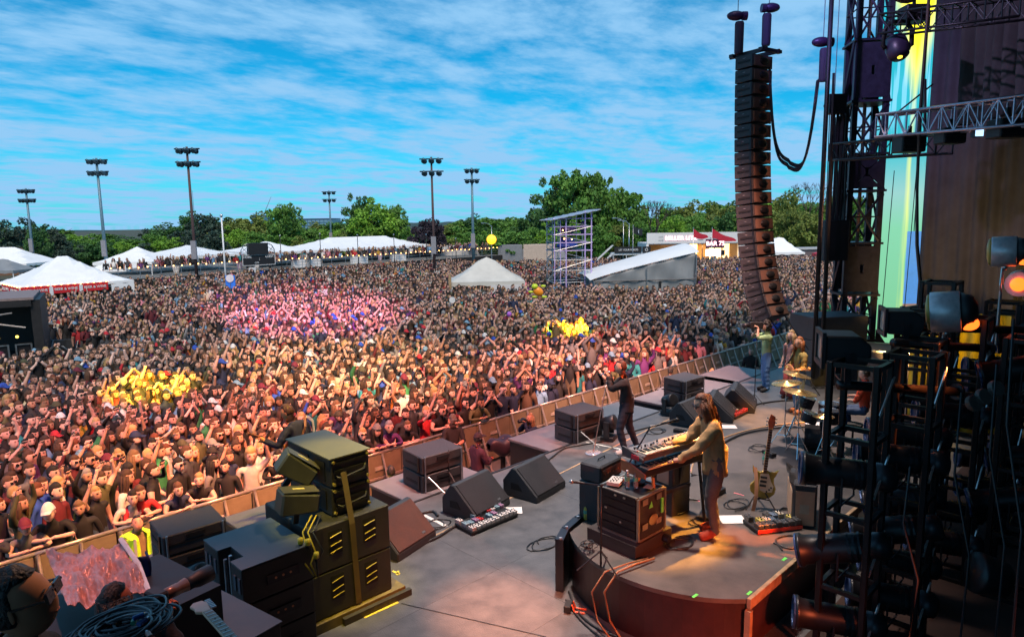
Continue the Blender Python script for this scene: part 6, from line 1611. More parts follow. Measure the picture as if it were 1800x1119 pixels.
# fixtures on truss
def pack(label, px, py, depth, s=1.0, rz=0):
    c = D(px, py, depth); t = thing('truss_light', label, 'stage light', c, VIEW+rz, group='lamps hanging from the stage trusses')
    MB().bb(-.2*s, -.16*s, -.17*s, .2*s, .16*s, .10*s).build('housing', BLACK, t, bev=.02)
    for k in range(3): MB().bb(-.17*s, -.175*s, -.12*s+.07*s*k, .17*s, -.161*s, -.085*s+.07*s*k).build('cooling_fin', DKMETAL, t)
    MB().bb(-.03, -.02, .101*s, .03, .02, .26*s).build('clamp', DKMETAL, t); return t
pack('boxy lamp under the inner end of the bright truss', 1598, 250, 13.0, 1.15); pack('boxy lamp under the middle of the bright truss', 1670, 236, 12.0); pack('boxy lamp under the outer part of the bright truss', 1770, 222, 10.8, 1.1); pack('dark lamp sitting on top of the upper dark truss', 1606, 22, 14.8, 1.25)
c = D(1718, 233, 11.3); t = thing('truss_light', 'small square lamp with a pale blue lens under the bright truss', 'stage light', c, VIEW, group='lamps hanging from the stage trusses'); MB().bb(-.08, -.05, -.08, .08, .05, .08).build('housing', DKMETAL, t); MB().bb(-.065, -.06, -.065, .065, -.051, .065).build('lens', mat('pale_blue_lens', (.3, .5, .7), .2, emit=(.4, .65, 1), estr=1.0), t)
c = D(1577, 84, 14.9); mh = thing('moving_head_light', 'round moving head lamp with a yellow glint hanging from the upper dark truss', 'stage light', c, VIEW)
MB().lathe([(.1, .26), (.2, .22), (.24, .0), (.21, -.2), (.15, -.26)], (0, 0, 0), 18, Quaternion((1, 0, 0), rad(-25))).build('head', mat('violet_black', (.035, .025, .06), .4), mh, smooth=True)
for s in (-1, 1): m = MB(); m.tube([(s*.18, 0, .52), (s*.30, 0, .36), (s*.31, 0, .05), (s*.25, 0, -.02)], .05, 8); m.build('yoke_arm', BLACK, mh, smooth=True)
MB().bb(-.2, -.1, .48, .2, .1, .56).build('base', BLACK, mh); MB().lathe([(.05, 0), (.05, .01)], (0, -.14, -.235), 14, Quaternion((1, 0, 0), rad(-25))).build('lens', mat('yellow_glint', (.8, .6, .1), .2, emit=(1, .7, .05), estr=1.5), mh)
def cable(label, pts_, r=.02, m=CABLE, name='cable'):
    t = thing(name, label, 'cable', (0, 0, 0)); MB().tube([tuple(p) for p in pts_], r, 6).build('cable_jacket', m, t, smooth=True); return t
cable('long black cable hanging past the bright truss in front of the screen', [D(1634, -20, 12.8), D(1628, 60, 12.8), D(1617, 200, 12.8), D(1612, 330, 12.6), D(1612, 430, 12.5), D(1618, 500, 12.4), D(1622, 600, 12.3)], .03, mat('brownish_cable', (.05, .03, .022), .6))
cable('thin diagonal stay wire with a turnbuckle above the bright truss', [D(1575, 200, 14), D(1640, 148, 14)], .018)
cable('hanging hook line beside the masking drape', [D(1626, 140, 13.2), D(1626, 250, 13.0)], .03)
for px in (1576, 1615): cable(f"thin wire crossing the video screen {'near the tower' if px < 1600 else 'near the drape'}", [D(px-4, 300, 22), D(px-30, 600, 22)], .014)

# ================================================================== LIGHTING TOWERS (foreground right)
lt_m = mat('lighting_tower_black', (.010, .008, .009), .34, .2, var=.35, vscale=5)
snoot = mat('snoot_black', (.009, .008, .010), .4, var=.4)
def cannon(parent, loc, q, red=0):
    """cylinder snooted beam light pointing along q*z"""
    loc = Vector(loc)
    e = MB(); e.lathe([(.13, -.22), (.145, -.1), (.145, .22), (.15, .38), (.17, .40), (.172, .43), (.15, .432)], loc, 18, q); b = e.build('lamp_barrel', snoot, parent, smooth=True)
    MB().lathe([(.168, .434), (.168, .452), (.14, .453), (.14, .434)], loc, 18, q).build('colour_frame', mat('blue_lit_rim', (.05, .09, .2), .3, .5), b)
    MB().lathe([(.09, -.42), (.135, -.38), (.14, -.225)], loc, 14, q).build('rear_housing', DKMETAL, b, smooth=True)
    fins = MB()
    for k in range(3): fins.lathe([(.147, -.06-.05*k), (.152, -.06-.05*k), (.152, -.04-.05*k), (.147, -.04-.05*k)], loc, 14, q)
    fins.build('cooling_ring', DKMETAL, b)
    if red:
        m = MB()
        for k in range(3): m.box(loc+(q @ Vector((0, -.05, -.30)))+Vector((0, 0, .10-.06*k)), (.05, .05, .022))
        m.build('status_led', mat('amber_status', (.7, .3, .02), emit=(1, .42, .03), estr=3), b)
    return b
QC = Vector((-.44, .89, .03)).to_track_quat('Z', 'Y')
QD = Vector((-.3, .9, -.25)).to_track_quat('Z', 'Y')
def light_tower(label, x, y, top_z, w=.40, d=.42, n=4, cans=(0, 1, 2, 3), led=0):
    t = thing('lighting_tower', label, 'lighting tower', (x, y, DECK), rad(0), group='black lighting towers along the upstage side')
    h = top_z-DECK
    for sx_ in (0, w):
        for sy_ in (0, d): MB().bb(sx_-.03, sy_-.03, 0, sx_+.03, sy_+.03, h).build('upright', lt_m, t, bev=.008)
    stp = h/n
    for k in range(n+1):
        z = min(k*stp+.03, h-.03)
        for sy_ in (0, d): MB().bb(.031, sy_-.022, z-.022, w-.031, sy_+.022, z+.022).build('rung', lt_m, t)
        for sx_ in (0, w): MB().bb(sx_-.022, .031, z-.022, sx_+.022, d-.031, z+.022).build('side_rung', lt_m, t)
    for k in range(n):
        MB().tube([(0.0, -.035, k*stp+.28), (w, -.035, k*stp+.62)], .012, 5).build('brace', mat('worn_brace', (.6, .62, .62), .3, .8), t)
    for k in cans:
        cannon(t, (w*.42, d*.6, k*stp+.42), QC if k % 2 == 0 else QD, red=led if k % 2 else 0)
        MB().tube([(w*.42-.17, d*.6, k*stp+.42), (w*.42-.18, d*.6, k*stp+.14), (w*.42+.18, d*.6, k*stp+.14), (w*.42+.17, d*.6, k*stp+.42)], .012, 5).build('yoke', DKMETAL, t)
    return t
TZ_ = 5.12
twr = [(6.75, 1.98), (7.55, 1.72), (8.45, 1.9), (9.4, 1.65), (10.5, 1.85), (11.8, 1.6), (13.2, 1.9)]
lbs = ['nearest tall lighting tower beside the riser corner, with black snoots pointing out', 'lighting tower directly behind the nearest one', 'third lighting tower in the row, under the silver drum lamp', 'fourth lighting tower in the row', 'fifth lighting tower, in front of the yellow lit space', 'sixth lighting tower of the upstage row', 'seventh and farthest lighting tower of the row']
for i, ((x, y_), lb) in enumerate(zip(twr, lbs)): light_tower(lb, x, y_, TZ_ if i != 3 else 5.3, led=1 if i in (0, 1) else 0, cans=(0, 1, 2) if i < 3 else (0, 2))
for i, (x, y_, lb) in enumerate(((9.3, 1.0, 'lighting tower of the rear row, nearest the photo edge'), (10.2, 2.35, 'slim lighting tower tucked between the fourth and fifth ones'), (11.0, 1.15, 'rear row lighting tower behind the fifth one'), (12.6, 1.0, 'rear row lighting tower behind the sixth one'), (11.6, 2.45, 'slim lighting tower behind the drummer side of the sixth one'), (14.4, 1.7, 'last lighting tower beside the yellow lit cloth'))):
    light_tower(lb, x, y_, TZ_+.1*i, w=.45, cans=(0, 2) if i % 2 else (1, 3))
shade_sheet = MB().bb(6.0, -3.9, DECK+.002, 17.0, 2.62, DECK+.008).build('floor_shade', mat('dark_red_brown_shade', (.030, .014, .010), .95, var=.5, vscale=3)); tag(shade_sheet, kind='structure')  # added dark sheet, shade of the floor put into its colour
# outrigger arms between towers
for (px0, py0, px1, py1, dd, lb) in ((1475, 676, 1680, 688, 6.9, 'long black roller bar crossing the tops of the first towers'), (1570, 602, 1735, 612, 7.6, 'upper black roller bar between the middle towers'), (1600, 575, 1800, 580, 8.2, 'topmost black bar behind the silver drum lamp')):
    t = thing('cross_bar', lb, 'bar', (0, 0, 0)); a, b = D(px0, py0, dd), D(px1, py1, dd+.5); MB().cyl(a, b, .05, n=10).build('tube_body', lt_m, t, smooth=True); MB().cyl(b, b+(b-a).normalized()*.03, .09, n=12).build('end_collar', DKMETAL, t)
# fixtures on tower tops
def box_blinder(label, px, py, depth, rz, s=1.0):
    c = D(px, py, depth); t = thing('strobe_light', label, 'stage light', c, rz)
    MB().prism([(-.2*s, -.13*s), (.15*s, -.16*s), (.2*s, -.05*s), (.2*s, .06*s), (.1*s, .15*s), (-.2*s, .15*s)], -.2*s, .2*s, 'X').build('housing', BLACK, t, bev=.015)
    MB().bb(-.22*s, .16*s, -.18*s, .22*s, .19*s, .17*s) if False else None
    f = MB(); f.bb(-.21*s, -.235*s, -.17*s, -.14*s, -.202*s, .18*s).bb(.14*s, -.235*s, -.17*s, .21*s, -.202*s, .18*s).bb(-.14*s, -.235*s, .13*s, .14*s, -.202*s, .18*s).bb(-.14*s, -.235*s, -.17*s, .14*s, -.202*s, -.12*s); f.build('front_frame', BLACK, t)
    MB().bb(-.135*s, -.215*s, -.11*s, .135*s, -.205*s, .12*s).build('lens', mat('pale_lens', (.35, .33, .3), .2), t)
    for k in (-1, 1): MB().bb(k*.22*s-.012, -.03, -.30*s, k*.22*s+.012, .03, 0).build('bracket', DKMETAL, t)
    MB().bb(-.23*s, -.03, -.32*s, .23*s, .03, -.305*s).build('bracket_base', DKMETAL, t); return t
box_blinder('black boxy strobe lamp on top of the nearest lighting tower', 1484, 612, 7.0, rad(-150), 1.05)
box_blinder('black boxy strobe lamp on the second tower top beside the silver drum lamp', 1586, 565, 8.0, rad(-152), .95)
def drum_lamp(label, px, py, depth, r, L, tiltv, post=True):
    c = D(px, py, depth); t = thing('drum_lamp', label, 'stage light', c); q = Vector(tiltv).to_track_quat('Z', 'Y')
    silver = mat('brushed_silver', (.62, .56, .57), .38, .45, var=.2, vscale=12)
    MB().lathe([(r*.97, -L/2), (r, -L/2+.01), (r, L/2-.01), (r*.97, L/2)], (0, 0, 0), 28, q).build('silver_band', silver, t, smooth=True)
    MB().lathe([(r*.9, L/2+.001), (r*.85, L/2+.03), (r*.4, L/2+.05)], (0, 0, 0), 28, q).build('front_glass', mat('amber_rim', (.55, .35, .08), .3), t, smooth=True)
    MB().lathe([(r*.35, -L/2-.17), (r*.75, -L/2-.12), (r*.93, -L/2-.001)], (0, 0, 0), 24, q).build('rear_shell', BLACK, t, smooth=True)
    MB().ball(q @ Vector((r*.2, -r*.55, -L/2-.07)), r*.45, 12, 8, (1, 1, .8)).build('glowing_tube', mat('hot_orange_glow', (.8, .1, .01), .4, emit=(1, .10, .01), estr=2.2), t, smooth=True)
    MB().ball((0, -.02, -r*1.05), .035, 10, 6).build('pivot_cap', ALU, t, smooth=True)
    for s in (-1, 1): MB().tube([(s*.03, 0, -r*1.08), (s*.05, 0, -r*1.08-.22), (s*.01, 0, -r*1.08-.30)], .012, 6).build('stem_fork', ALU, t)
    MB().cyl((0, 0, -r*1.08-.30), (0, 0, -r*1.08-1.0 if post else -r*1.08-.4), .018, n=7).build('stem', STEEL, t); return t
drum_lamp('big silver drum lamp glowing orange behind, above the middle towers', 1662, 548, 8.0, .24, .30, (-.20, .97, -.10))
drum_lamp('upper silver drum lamp on a tall thin pole with an orange glow', 1765, 442, 8.6, .19, .26, (-.16, .97, -.05))
c = D(1790, 500, 8.8); t = thing('drum_lamp', 'small orange glowing lamp cut by the photo edge', 'stage light', c); MB().ball((0, 0, 0), .09, 12, 8).build('glowing_tube', mat('hot_orange_glow', (.8,)*3), t, smooth=True); MB().lathe([(.16, -.1), (.18, .1)], (.14, .0, 0), 16, Quaternion((0, 1, 0), rad(90))).build('silver_band', mat('brushed_silver', (.5,)*3), t)
c = D(1728, 705, 7.4); t = thing('clamp_roller', 'pair of worn grey clamp rollers between the towers', 'clamp', c, VIEW)
for dx_, dz_ in ((0, .05), (.13, .14), (-.1, -.02)): MB().lathe([(.085, -.03), (.09, -.02), (.09, .02), (.085, .03)], (dx_, 0, dz_), 16, Quaternion((1, .2, .1), rad(65))).build('roller_disc', mat('worn_grey_disc', (.14, .13, .12), .5, .4), t)
for i, (px, y0_, y1_, dd) in enumerate(((1600, 820, 1119, 5.8), (1690, 690, 1119, 6.2), (1752, 640, 1119, 6.0), (1782, 560, 1119, 5.2))):
    cable(['loose black cable hanging down the second tower', 'loose black cable hanging down the third tower', 'loose cable down the farther towers', 'thick black cable at the photo edge'][i], [D(px, y0_, dd), D(px-12, (y0_*2+y1_)/3, dd), D(px+14, (y0_+2*y1_)/3, dd-.1), D(px-5, y1_+30, dd-.2)], .010)
# dark drum/light body near lower right, big round scoop
c = D(1735, 1010, 6.6); t = thing('large_scoop_lamp', 'large dark round lamp body low among the towers at the photo edge', 'stage light', c, 0); MB().lathe([(.06, -.2), (.17, -.15), (.2, .08), (.19, .12)], (0, 0, 0), 22, Vector((-.5, .7, .2)).to_track_quat('Z', 'Y')).build('shell', snoot, t, smooth=True)
# yellow lit panels seen between towers (yellow light put into the cloth colour)
c = P(1700, 760, DECK)
yellow_d = thing('yellow_lit_drape', 'yellow lit cloth panel seen through gaps between the lighting towers', 'drape', (16.0, 2.1, 0), 0)
m = MB(); m.grid(lambda u, v: (.06*math.sin(u*40), 2.0*u, DECK+.05+2.5*v), 50, 6); m.build('cloth', mat('yellow_lit_cloth', (.40, .28, .02), .7, var=.4, vscale=2.5), yellow_d, smooth=True, solid=.02)
# ================================================================== THE PEOPLE ONE CAN TELL APART
def reach(sh, tgt, pole, l1=.30, l2=.26):
    sh, tgt, pole = Vector(sh), Vector(tgt), Vector(pole); d = tgt-sh; L = min(d.length, (l1+l2)*.985); d.normalize(); wr = sh+d*L
    a = (l1*l1-l2*l2+L*L)/(2*L); h = math.sqrt(max(0, l1*l1-a*a)); p = (pole-d*pole.dot(d)).normalized(); return tuple(sh+d*a+p*h), tuple(wr)
def zone_shell(V, Fc, Z, zones, t, wr=.006, seed=0):
    idx = [i for i, z in enumerate(Z) if z in zones]
    if not idx: return None
    nrm = np.zeros_like(V)
    for f in Fc:
        a, b, c = V[f[0]], V[f[1]], V[f[2]]; n = np.cross(b-a, c-a); 
        for i in f: nrm[i] += n
    nrm /= np.maximum(1e-9, np.linalg.norm(nrm, axis=1))[:, None]
    r = np.random.default_rng(seed); ph = r.uniform(0, 6, 3)
    W_ = V+nrm*(t+wr*np.sin(V[:, 2:3]*55+V[:, 0:1]*40+ph[0])+wr*np.sin(V[:, 0:1]*70+V[:, 1:2]*60+ph[1]))
    used = sorted({i for k in idx for i in Fc[k]}); mp_ = {o: n for n, o in enumerate(used)}
    return W_[used], [tuple(mp_[i] for i in Fc[k]) for k in idx]
def simple_mesh(V, Fc, name, m, parent, smooth=True):
    me = bpy.data.meshes.new(name); me.from_pydata([tuple(v) for v in V], [], Fc); me.materials.append(m)
    if smooth: me.polygons.foreach_set('use_smooth', [True]*len(me.polygons))
    o = bpy.data.objects.new(name, me); COL.objects.link(o); o.parent = parent; return o
SKINM = {}
def human(label, loc, yaw, J=None, skin=(.52, .30, .21), top=('shirt', (.05, .05, .05), 'long'), bottom=('trousers', (.05, .08, .15), 'long'), shoes=(.03, .03, .03), hair=('short', (.05, .03, .02)),
          height=1.76, head_dir=(0, 1, 0), glasses=False, cap=None, widen=1.0, curl=.5, headphones=False, group=None, extra_hair=None, beard=False, palm=None):
    JJ = dict(J0); JJ.update(J or {}); s = height/1.76
    t = thing('person', label, 'person', loc, yaw, group=group)
    V, Fc, Z = grow(JJ, sub=2, widen=widen)
    hv, hf, hz = head_mesh(20, 14, hair='bald')
    q = Vector(head_dir).normalized().to_track_quat('Y', 'Z').to_matrix(); hd = Vector(JJ['hd'])+Vector((0, .02, .082))
    Rm = np.array([list(r) for r in q]); hv = hv @ Rm.T + np.array(hd)
    parts = [(V, Fc, Z), (hv, hf, hz)]
    for k, sd in (('L', -1), ('R', 1)):
        w, h = Vector(JJ['wr'+k]), Vector(JJ['ha'+k]); d = (h-w).normalized()
        pn = Vector(palm[k]) if palm and k in palm else Vector((0, .35, -1) if abs(d.z) < .7 else (0, 1, .1))
        mb = hand_mb(w, d, pn, curl, 1.0, sd, 6); parts.append((np.array([tuple(x) for x in mb.v]), [tuple(f) for f in mb.f], ['skin']*len(mb.f)))
    Vm, Fm, Zm = merge(parts)
    pal = {'jaw': tuple(np.array(hair[1])*.7+np.array(skin)*.3) if beard else skin, 'skin': skin, 'dark': (.03, .02, .02), 'lip': (skin[0]*.8, skin[1]*.45, skin[2]*.5), 'hair': hair[1]}
    tint = [pal.get(z, skin) for z in Zm]
    me = mesh_from(Vm*s, Fm, tint, 'body'); b = bpy.data.objects.new('body', me); COL.objects.link(b); b.parent = t
    b.modifiers.new('sub', 'SUBSURF').levels = 0
    def cm(c): return mat('cloth_%d_%d_%d' % tuple(int(1000*x) for x in c), c, .85, var=.22, vscale=9, bump=.3, bscale=30)
    zt = ['shirt'] + (['sleeve'] if top[2] != 'tank' else []) + (['forearm'] if top[2] == 'long' else [])
    sh = zone_shell(V*s, Fc, Z, zt, .016 if top[0] in ('jacket', 'hoodie', 'sweater') else .011, .005, 1)
    if sh: o = simple_mesh(*sh, top[0], top[3] if len(top) > 3 else cm(top[1]), t)
    zb = ['pants'] + (['shin'] if bottom[2] == 'long' else [])
    sh = zone_shell(V*s, Fc, Z, zb, .022 if bottom[0] == 'flared_trousers' else .012, .004, 2)
    if sh: simple_mesh(*sh, bottom[0], cm(bottom[1]), t)
    sh = zone_shell(V*s, Fc, Z, ['shoe'], .014, .0, 3)
    if sh: simple_mesh(*sh, 'shoes', cm(shoes), t)
    R4 = Matrix(q).to_4x4()
    def on_head(Vx): return (np.array(Vx) @ Rm.T + np.array(hd))*s
    if hair[0] != 'bald':
        hV, hF = hair_mesh(hair[0], 7, 18, 12); simple_mesh(on_head(hV*1.02), hF, 'hair', mat('hair_%d_%d' % (int(hair[1][0]*1000), int(hair[1][1]*1000)), hair[1], .5, var=.5, vscale=25, bump=.7, bscale=70), t)
        if hair[0] == 'curly':
            r = random.Random(3); m = MB()
            for i in range(46):
                a, e = r.uniform(0, 2*PI), r.uniform(-.5, 1.4); 
                p = (math.cos(a)*math.cos(e)*.095, math.sin(a)*math.cos(e)*.11-.02, math.sin(e)*.135+.01)
                if p[1] > .055 and p[2] < .07: continue
                m.ball(p, r.uniform(.022, .036), 6, 4)
            simple_mesh(on_head(m.v), m.f, 'curls', mat('hair_%d_%d' % (int(hair[1][0]*1000), int(hair[1][1]*1000)), hair[1]), t)
    if glasses:
        m = MB()
        for sg in (-1, 1): m.box((sg*.035, .1, .016), (.054, .008, .04)); m.box((sg*.08, .05, .02), (.004, .1, .008))
        m.box((0, .103, .024), (.03, .005, .006)); simple_mesh(on_head(m.v), m.f, 'sunglasses', phone_m, t, False)
    if cap: cV, cF = cap_mesh(cap[1]); simple_mesh(on_head(cV*1.06), cF, 'cap', cm(cap[0]), t)
    if headphones:
        m = MB()
        for sg in (-1, 1): m.cyl((sg*.085, -.005, 0), (sg*.115, -.005, 0), .042, n=12)
        m.tube([(math.cos(a)*.1, -.005, math.sin(a)*.14) for a in [PI*i/12 for i in range(13)]], .012, 6); simple_mesh(on_head(m.v), m.f, 'headphones', BLACK, t)
    return t, s, on_head
FL = rad(45)     # facing picture-left, across the stage front
def facing(dx, dy): return math.atan2(-dx, dy)

# ---- singer
def hem(parent, name, m, z0, z1, rx, ry, cy, flare):
    mb = MB(); n = 32; k_ = 8
    mb.grid(lambda u, v: (math.cos(2*PI*u)*(rx*(1+flare*(1-v)*(1-v))+.012*math.sin(2*PI*u*7+v*5)*(1-v)), cy+math.sin(2*PI*u)*(ry*(1+flare*(1-v)*.6)+.012*math.sin(2*PI*u*5+v*7)*(1-v)), z0+(z1-z0)*v+.012*math.sin(2*PI*u*3)*(1-v)), n, k_)
    return mb.build(name, m, parent, smooth=True, solid=.008)
sp = P(1100, 796, DECK)
e1, w1 = reach((-.18, .02, 1.38), (-.02, .33, 1.47), (-.5, .2, -1)); e2, w2 = reach((.18, .02, 1.38), (.03, .30, 1.44), (.5, .1, -1))
singer, _, _ = human('singer in black jacket and dark jeans bending to a microphone held in both hands', sp, FL-rad(6), J=dict(
    sp=(0, -.01, 1.10), ch=(0, .03, 1.28), nk=(0, .05, 1.47), hd=(0, .09, 1.56), shL=(-.18, .03, 1.40), shR=(.18, .03, 1.40), elL=e1, wrL=w1, haL=(w1[0]+.02, w1[1]+.03, w1[2]+.07), elR=e2, wrR=w2, haR=(w2[0]-.01, w2[1]+.05, w2[2]+.06),
    hiL=(-.09, .02, .88), knL=(-.11, .13, .50), anL=(-.12, .02, .09), toL=(-.14, .19, .03), hiR=(.09, -.02, .88), knR=(.11, -.06, .50), anR=(.13, -.22, .10), toR=(.14, -.05, .03)),
    skin=(.6, .3, .2), top=('jacket', (.010, .009, .012), 'long'), bottom=('jeans', (.015, .018, .035), 'long'), shoes=(.6, .55, .52), hair=('short', (.09, .025, .012)), head_dir=(0, 1, .12), curl=1.1, height=1.82, widen=1.12)
hem(singer, 'jacket_hem', _M['cloth_10_9_12'], .84, 1.16, .168, .13, -.01, .06)
Msing = Matrix.Translation(sp) @ Matrix.Rotation(FL-rad(6), 4, 'Z')
c = Msing @ Vector((.0, .40, 1.585)); t = thing('microphone', 'silver microphone held at the mouth of the black jacketed singer', 'microphone', c, FL)
MB().cyl((0, .10, -.035), (0, -.05, 0.01), .013, .018, 10).build('mic_handle', ALU, t, smooth=True); MB().ball((0, -.07, .018), .026, 12, 8).build('mic_grille', STEEL, t, smooth=True)
# ---- keyboard player
kp = P(1249, 940, RZ); KY = FL+rad(4)
kM = (Matrix.Translation(kp) @ Matrix.Rotation(KY, 4, 'Z')).inverted()
tl = kM @ D(1180, 762, (kp-Vector((0, 0, CAM_H))).dot(CF)+.25); tr_ = kM @ D(1196, 800, (kp-Vector((0, 0, CAM_H))).dot(CF)-.05)
print('hand targets', tl, tr_)
el1, wl1 = reach((-.18+.18, .10, 1.36), (.14, .52, 1.10), (-.2, -.3, -1)); 
eR, wR = reach((.18, .05, 1.39), (.10, .46, 1.13), (.5, -.2, -1)); eL, wL = reach((-.18, .05, 1.39), (-.12, .44, 1.0), (-.5, -.2, -1))
player, ps_, pon = human('long haired keyboard player in a tan sweater leaning over two keyboards', kp, KY, J=dict(
    pel=(0, -.04, .94), sp=(0, -.02, 1.09), ch=(0, .03, 1.28), nk=(0, .07, 1.45), hd=(0, .12, 1.53), shL=(-.18, .05, 1.39), shR=(.18, .05, 1.39),
    elL=eL, wrL=wL, haL=(wL[0]+.02, wL[1]+.08, wL[2]-.01), elR=eR, wrR=wR, haR=(wR[0]-.02, wR[1]+.08, wR[2]-.01),
    hiL=(-.09, -.03, .88), knL=(-.10, .05, .50), anL=(-.10, -.02, .09), toL=(-.11, .17, .03), hiR=(.09, -.03, .88), knR=(.10, .0, .50), anR=(.11, -.10, .09), toR=(.13, .08, .03)),
    skin=(.55, .3, .2), top=('sweater', (.36, .21, .09), 'long'), bottom=('jeans', (.10, .09, .085), 'long'), shoes=(.30, .045, .02), hair=('long', (.13, .035, .012)), head_dir=(0, 1, -.28), glasses=True, curl=.35, height=1.80, widen=1.12)
hem(player, 'sweater_hem', _M['cloth_360_210_90'], .81, 1.14, .168, .135, -.03, .05)
# long wavy hair over the shoulders
hm = MB(); r = random.Random(5)
for i in range(70):
    a = rad(150+r.uniform(0, 240)); x, y = .078*math.cos(a), .09*math.sin(a)-.01; L = r.uniform(.25, .42); z0 = r.uniform(.0, .1); ph = r.uniform(0, 6)
    hm.tube([(x*(1+.5*k/6)+.012*math.sin(ph+k*1.6), y*(1+.3*k/6)-.015*k/6+.012*math.cos(ph+k*1.4), z0-L*k/6) for k in range(7)], .016, 4, r1=.006)
simple_mesh(pon(hm.v), hm.f, 'wavy_locks', mat('hair_130_35', (.13,)*3), player)
m = MB(); m.bb(.08, -.17, .93, .15, -.13, 1.03).build('belt_pack', BLACK, player); m = MB(); m.tube([(.1, -.16, .93), (.12, -.2, .8), (.16, -.17, .85), (.14, -.14, .98)], .006, 5); m.build('belt_cable', mat('tan_cord', (.5, .3, .15)), player)
c = kM.inverted() @ Vector((0, .47, 1.47)); t = thing('microphone', 'black vocal microphone in front of the long haired player', 'microphone', c, KY); MB().cyl((0, .17, -.035), (0, 0, 0), .012, .02, 10).build('mic_handle', BLACK, t, smooth=True); MB().ball((0, -.02, .005), .027, 12, 8).build('mic_grille', BLACK, t, smooth=True); MB().tube([(0, .17, -.035), (0, .3, -.06), (.0, .55, -.5)], .01, 6).build('boom', DKMETAL, t)
# ---- cameraman in green
cp = P(1345, 687, DECK); eL, wL = reach((-.18, .02, 1.40), (-.08, .26, 1.60), (-.6, .1, -1)); eR, wR = reach((.18, .02, 1.40), (.10, .22, 1.55), (.6, .1, -1))
camm, _, _ = human('cameraman in a pale green tee and blue jeans shooting from the stage', cp, FL, J=dict(elL=eL, wrL=wL, haL=(wL[0], wL[1]+.04, wL[2]+.06), elR=eR, wrR=wR, haR=(wR[0], wR[1]+.05, wR[2]+.05)),
    top=('shirt', (.30, .42, .20), 'tee'), bottom=('jeans', (.10, .20, .38), 'long'), shoes=(.02, .02, .02), hair=('curly', (.03, .02, .015)), headphones=True, height=1.84, curl=1.0, head_dir=(0, 1, .05))
c = Matrix.Translation(cp) @ Matrix.Rotation(FL, 4, 'Z') @ Vector((0.02, .34, 1.74)); t = thing('video_camera', 'black shoulder video camera of the green shirted cameraman', 'camera', c, FL)
MB().bb(-.06, -.22, -.08, .06, .12, .09).build('camera_body', BLACK, t, bev=.01); MB().cyl((0, .121, 0), (0, .30, 0), .05, .06, 14).build('lens', DKMETAL, t, smooth=True); MB().bb(-.02, -.15, .12, .02, .08, .14).build('top_handle', BLACK, t); MB().bb(-.03, -.1, .091, -.0, -.06, .12).build('viewfinder', BLACK, t)
# ---- woman with long blond hair
wp = P(1388, 700, DECK)
woman, _, won = human('woman with long blond hair, pink top and red flared trousers watching from the stage', wp, FL+rad(25), J=dict(elL=(-.23, .0, 1.12), wrL=(-.14, .16, .98), haL=(-.10, .2, .98)), skin=(.58, .34, .26), top=('blouse', (.42, .20, .17), 'tee'), bottom=('flared_trousers', (.30, .045, .04), 'long'), shoes=(.14, .05, .04), hair=('long', (.36, .22, .10)), height=1.72, widen=.92)
hm = MB(); r = random.Random(8)
for i in range(60):
    a = rad(160+r.uniform(0, 220)); x, y = .076*math.cos(a), .088*math.sin(a)-.01; L = r.uniform(.35, .6)
    hm.tube([(x*(1+.35*k/5), y*(1+.35*k/5)+(.03 if abs(x) > .05 else 0)*k/5, .03-L*k/5) for k in range(6)], .014, 4, r1=.005)
simple_mesh(won(hm.v), hm.f, 'straight_locks', mat('hair_360_220', (.36,)*3), woman)
m = MB()
for sx_, ax_ in ((-1, -.10), (1, .10)): m.lathe([(.10, .72), (.10, .5), (.15, .2), (.17, .1)], (ax_, 0, 0), 12)
m.build('trouser_flare', mat('cloth_300_45_40', (.3, .045, .04)), woman, smooth=True)
# ---- bassist
bp_ = P(1402, 726, DECK); BY = FL+rad(6); eL, wL = reach((-.18, .02, 1.40), (-.42, .22, 1.12), (-.2, 0, -1)); eR, wR = reach((.18, .02, 1.40), (.12, .24, 1.02), (.6, -.2, -.6))
bass, _, bon = human('bassist with orange lit long hair and patterned orange shirt beside the cymbals', bp_, BY, J=dict(elL=eL, wrL=wL, haL=(wL[0]-.05, wL[1]+.04, wL[2]+.02), elR=eR, wrR=wR, haR=(wR[0]-.06, wR[1]+.03, wR[2]-.02)), skin=(.55, .28, .17),
    top=('shirt', (.30, .20, .05), 'long'), bottom=('jeans', (.10, .20, .34), 'long'), shoes=(.2, .1, .06), hair=('long', (.30, .09, .02)), height=1.78, head_dir=(-.5, 1, .1))
t = thing('bass_guitar', 'orange wooden bass guitar slung on the bassist, neck pointing over the deck', 'guitar', bp_, BY)
m = MB(); q = Matrix.Rotation(rad(14), 3, 'Y')
MB().ball((.10, .19, 1.0), .2, 18, 8, (1.1, .16, .75)).build('body', mat('sunburst_orange', (.45, .16, .04), .3), t, smooth=True)
MB().tube([(-.05, .20, 1.03), (-.4, .21, 1.12), (-.62, .21, 1.175)], .024, 6).build('neck', mat('maple_orange', (.6, .28, .08), .35), t)
MB().prism([(-.62, 1.15), (-.62, 1.2), (-.72, 1.25), (-.80, 1.23), (-.78, 1.18)], .19, .22, 'Y').build('headstock', mat('maple_orange', (.6,)*3), t)
MB().tube([(.25, .16, 1.12), (.15, .05, 1.42), (-.08, -.08, 1.47), (-.17, .12, 1.2)], .018, 5).build('strap', BLACK, t)
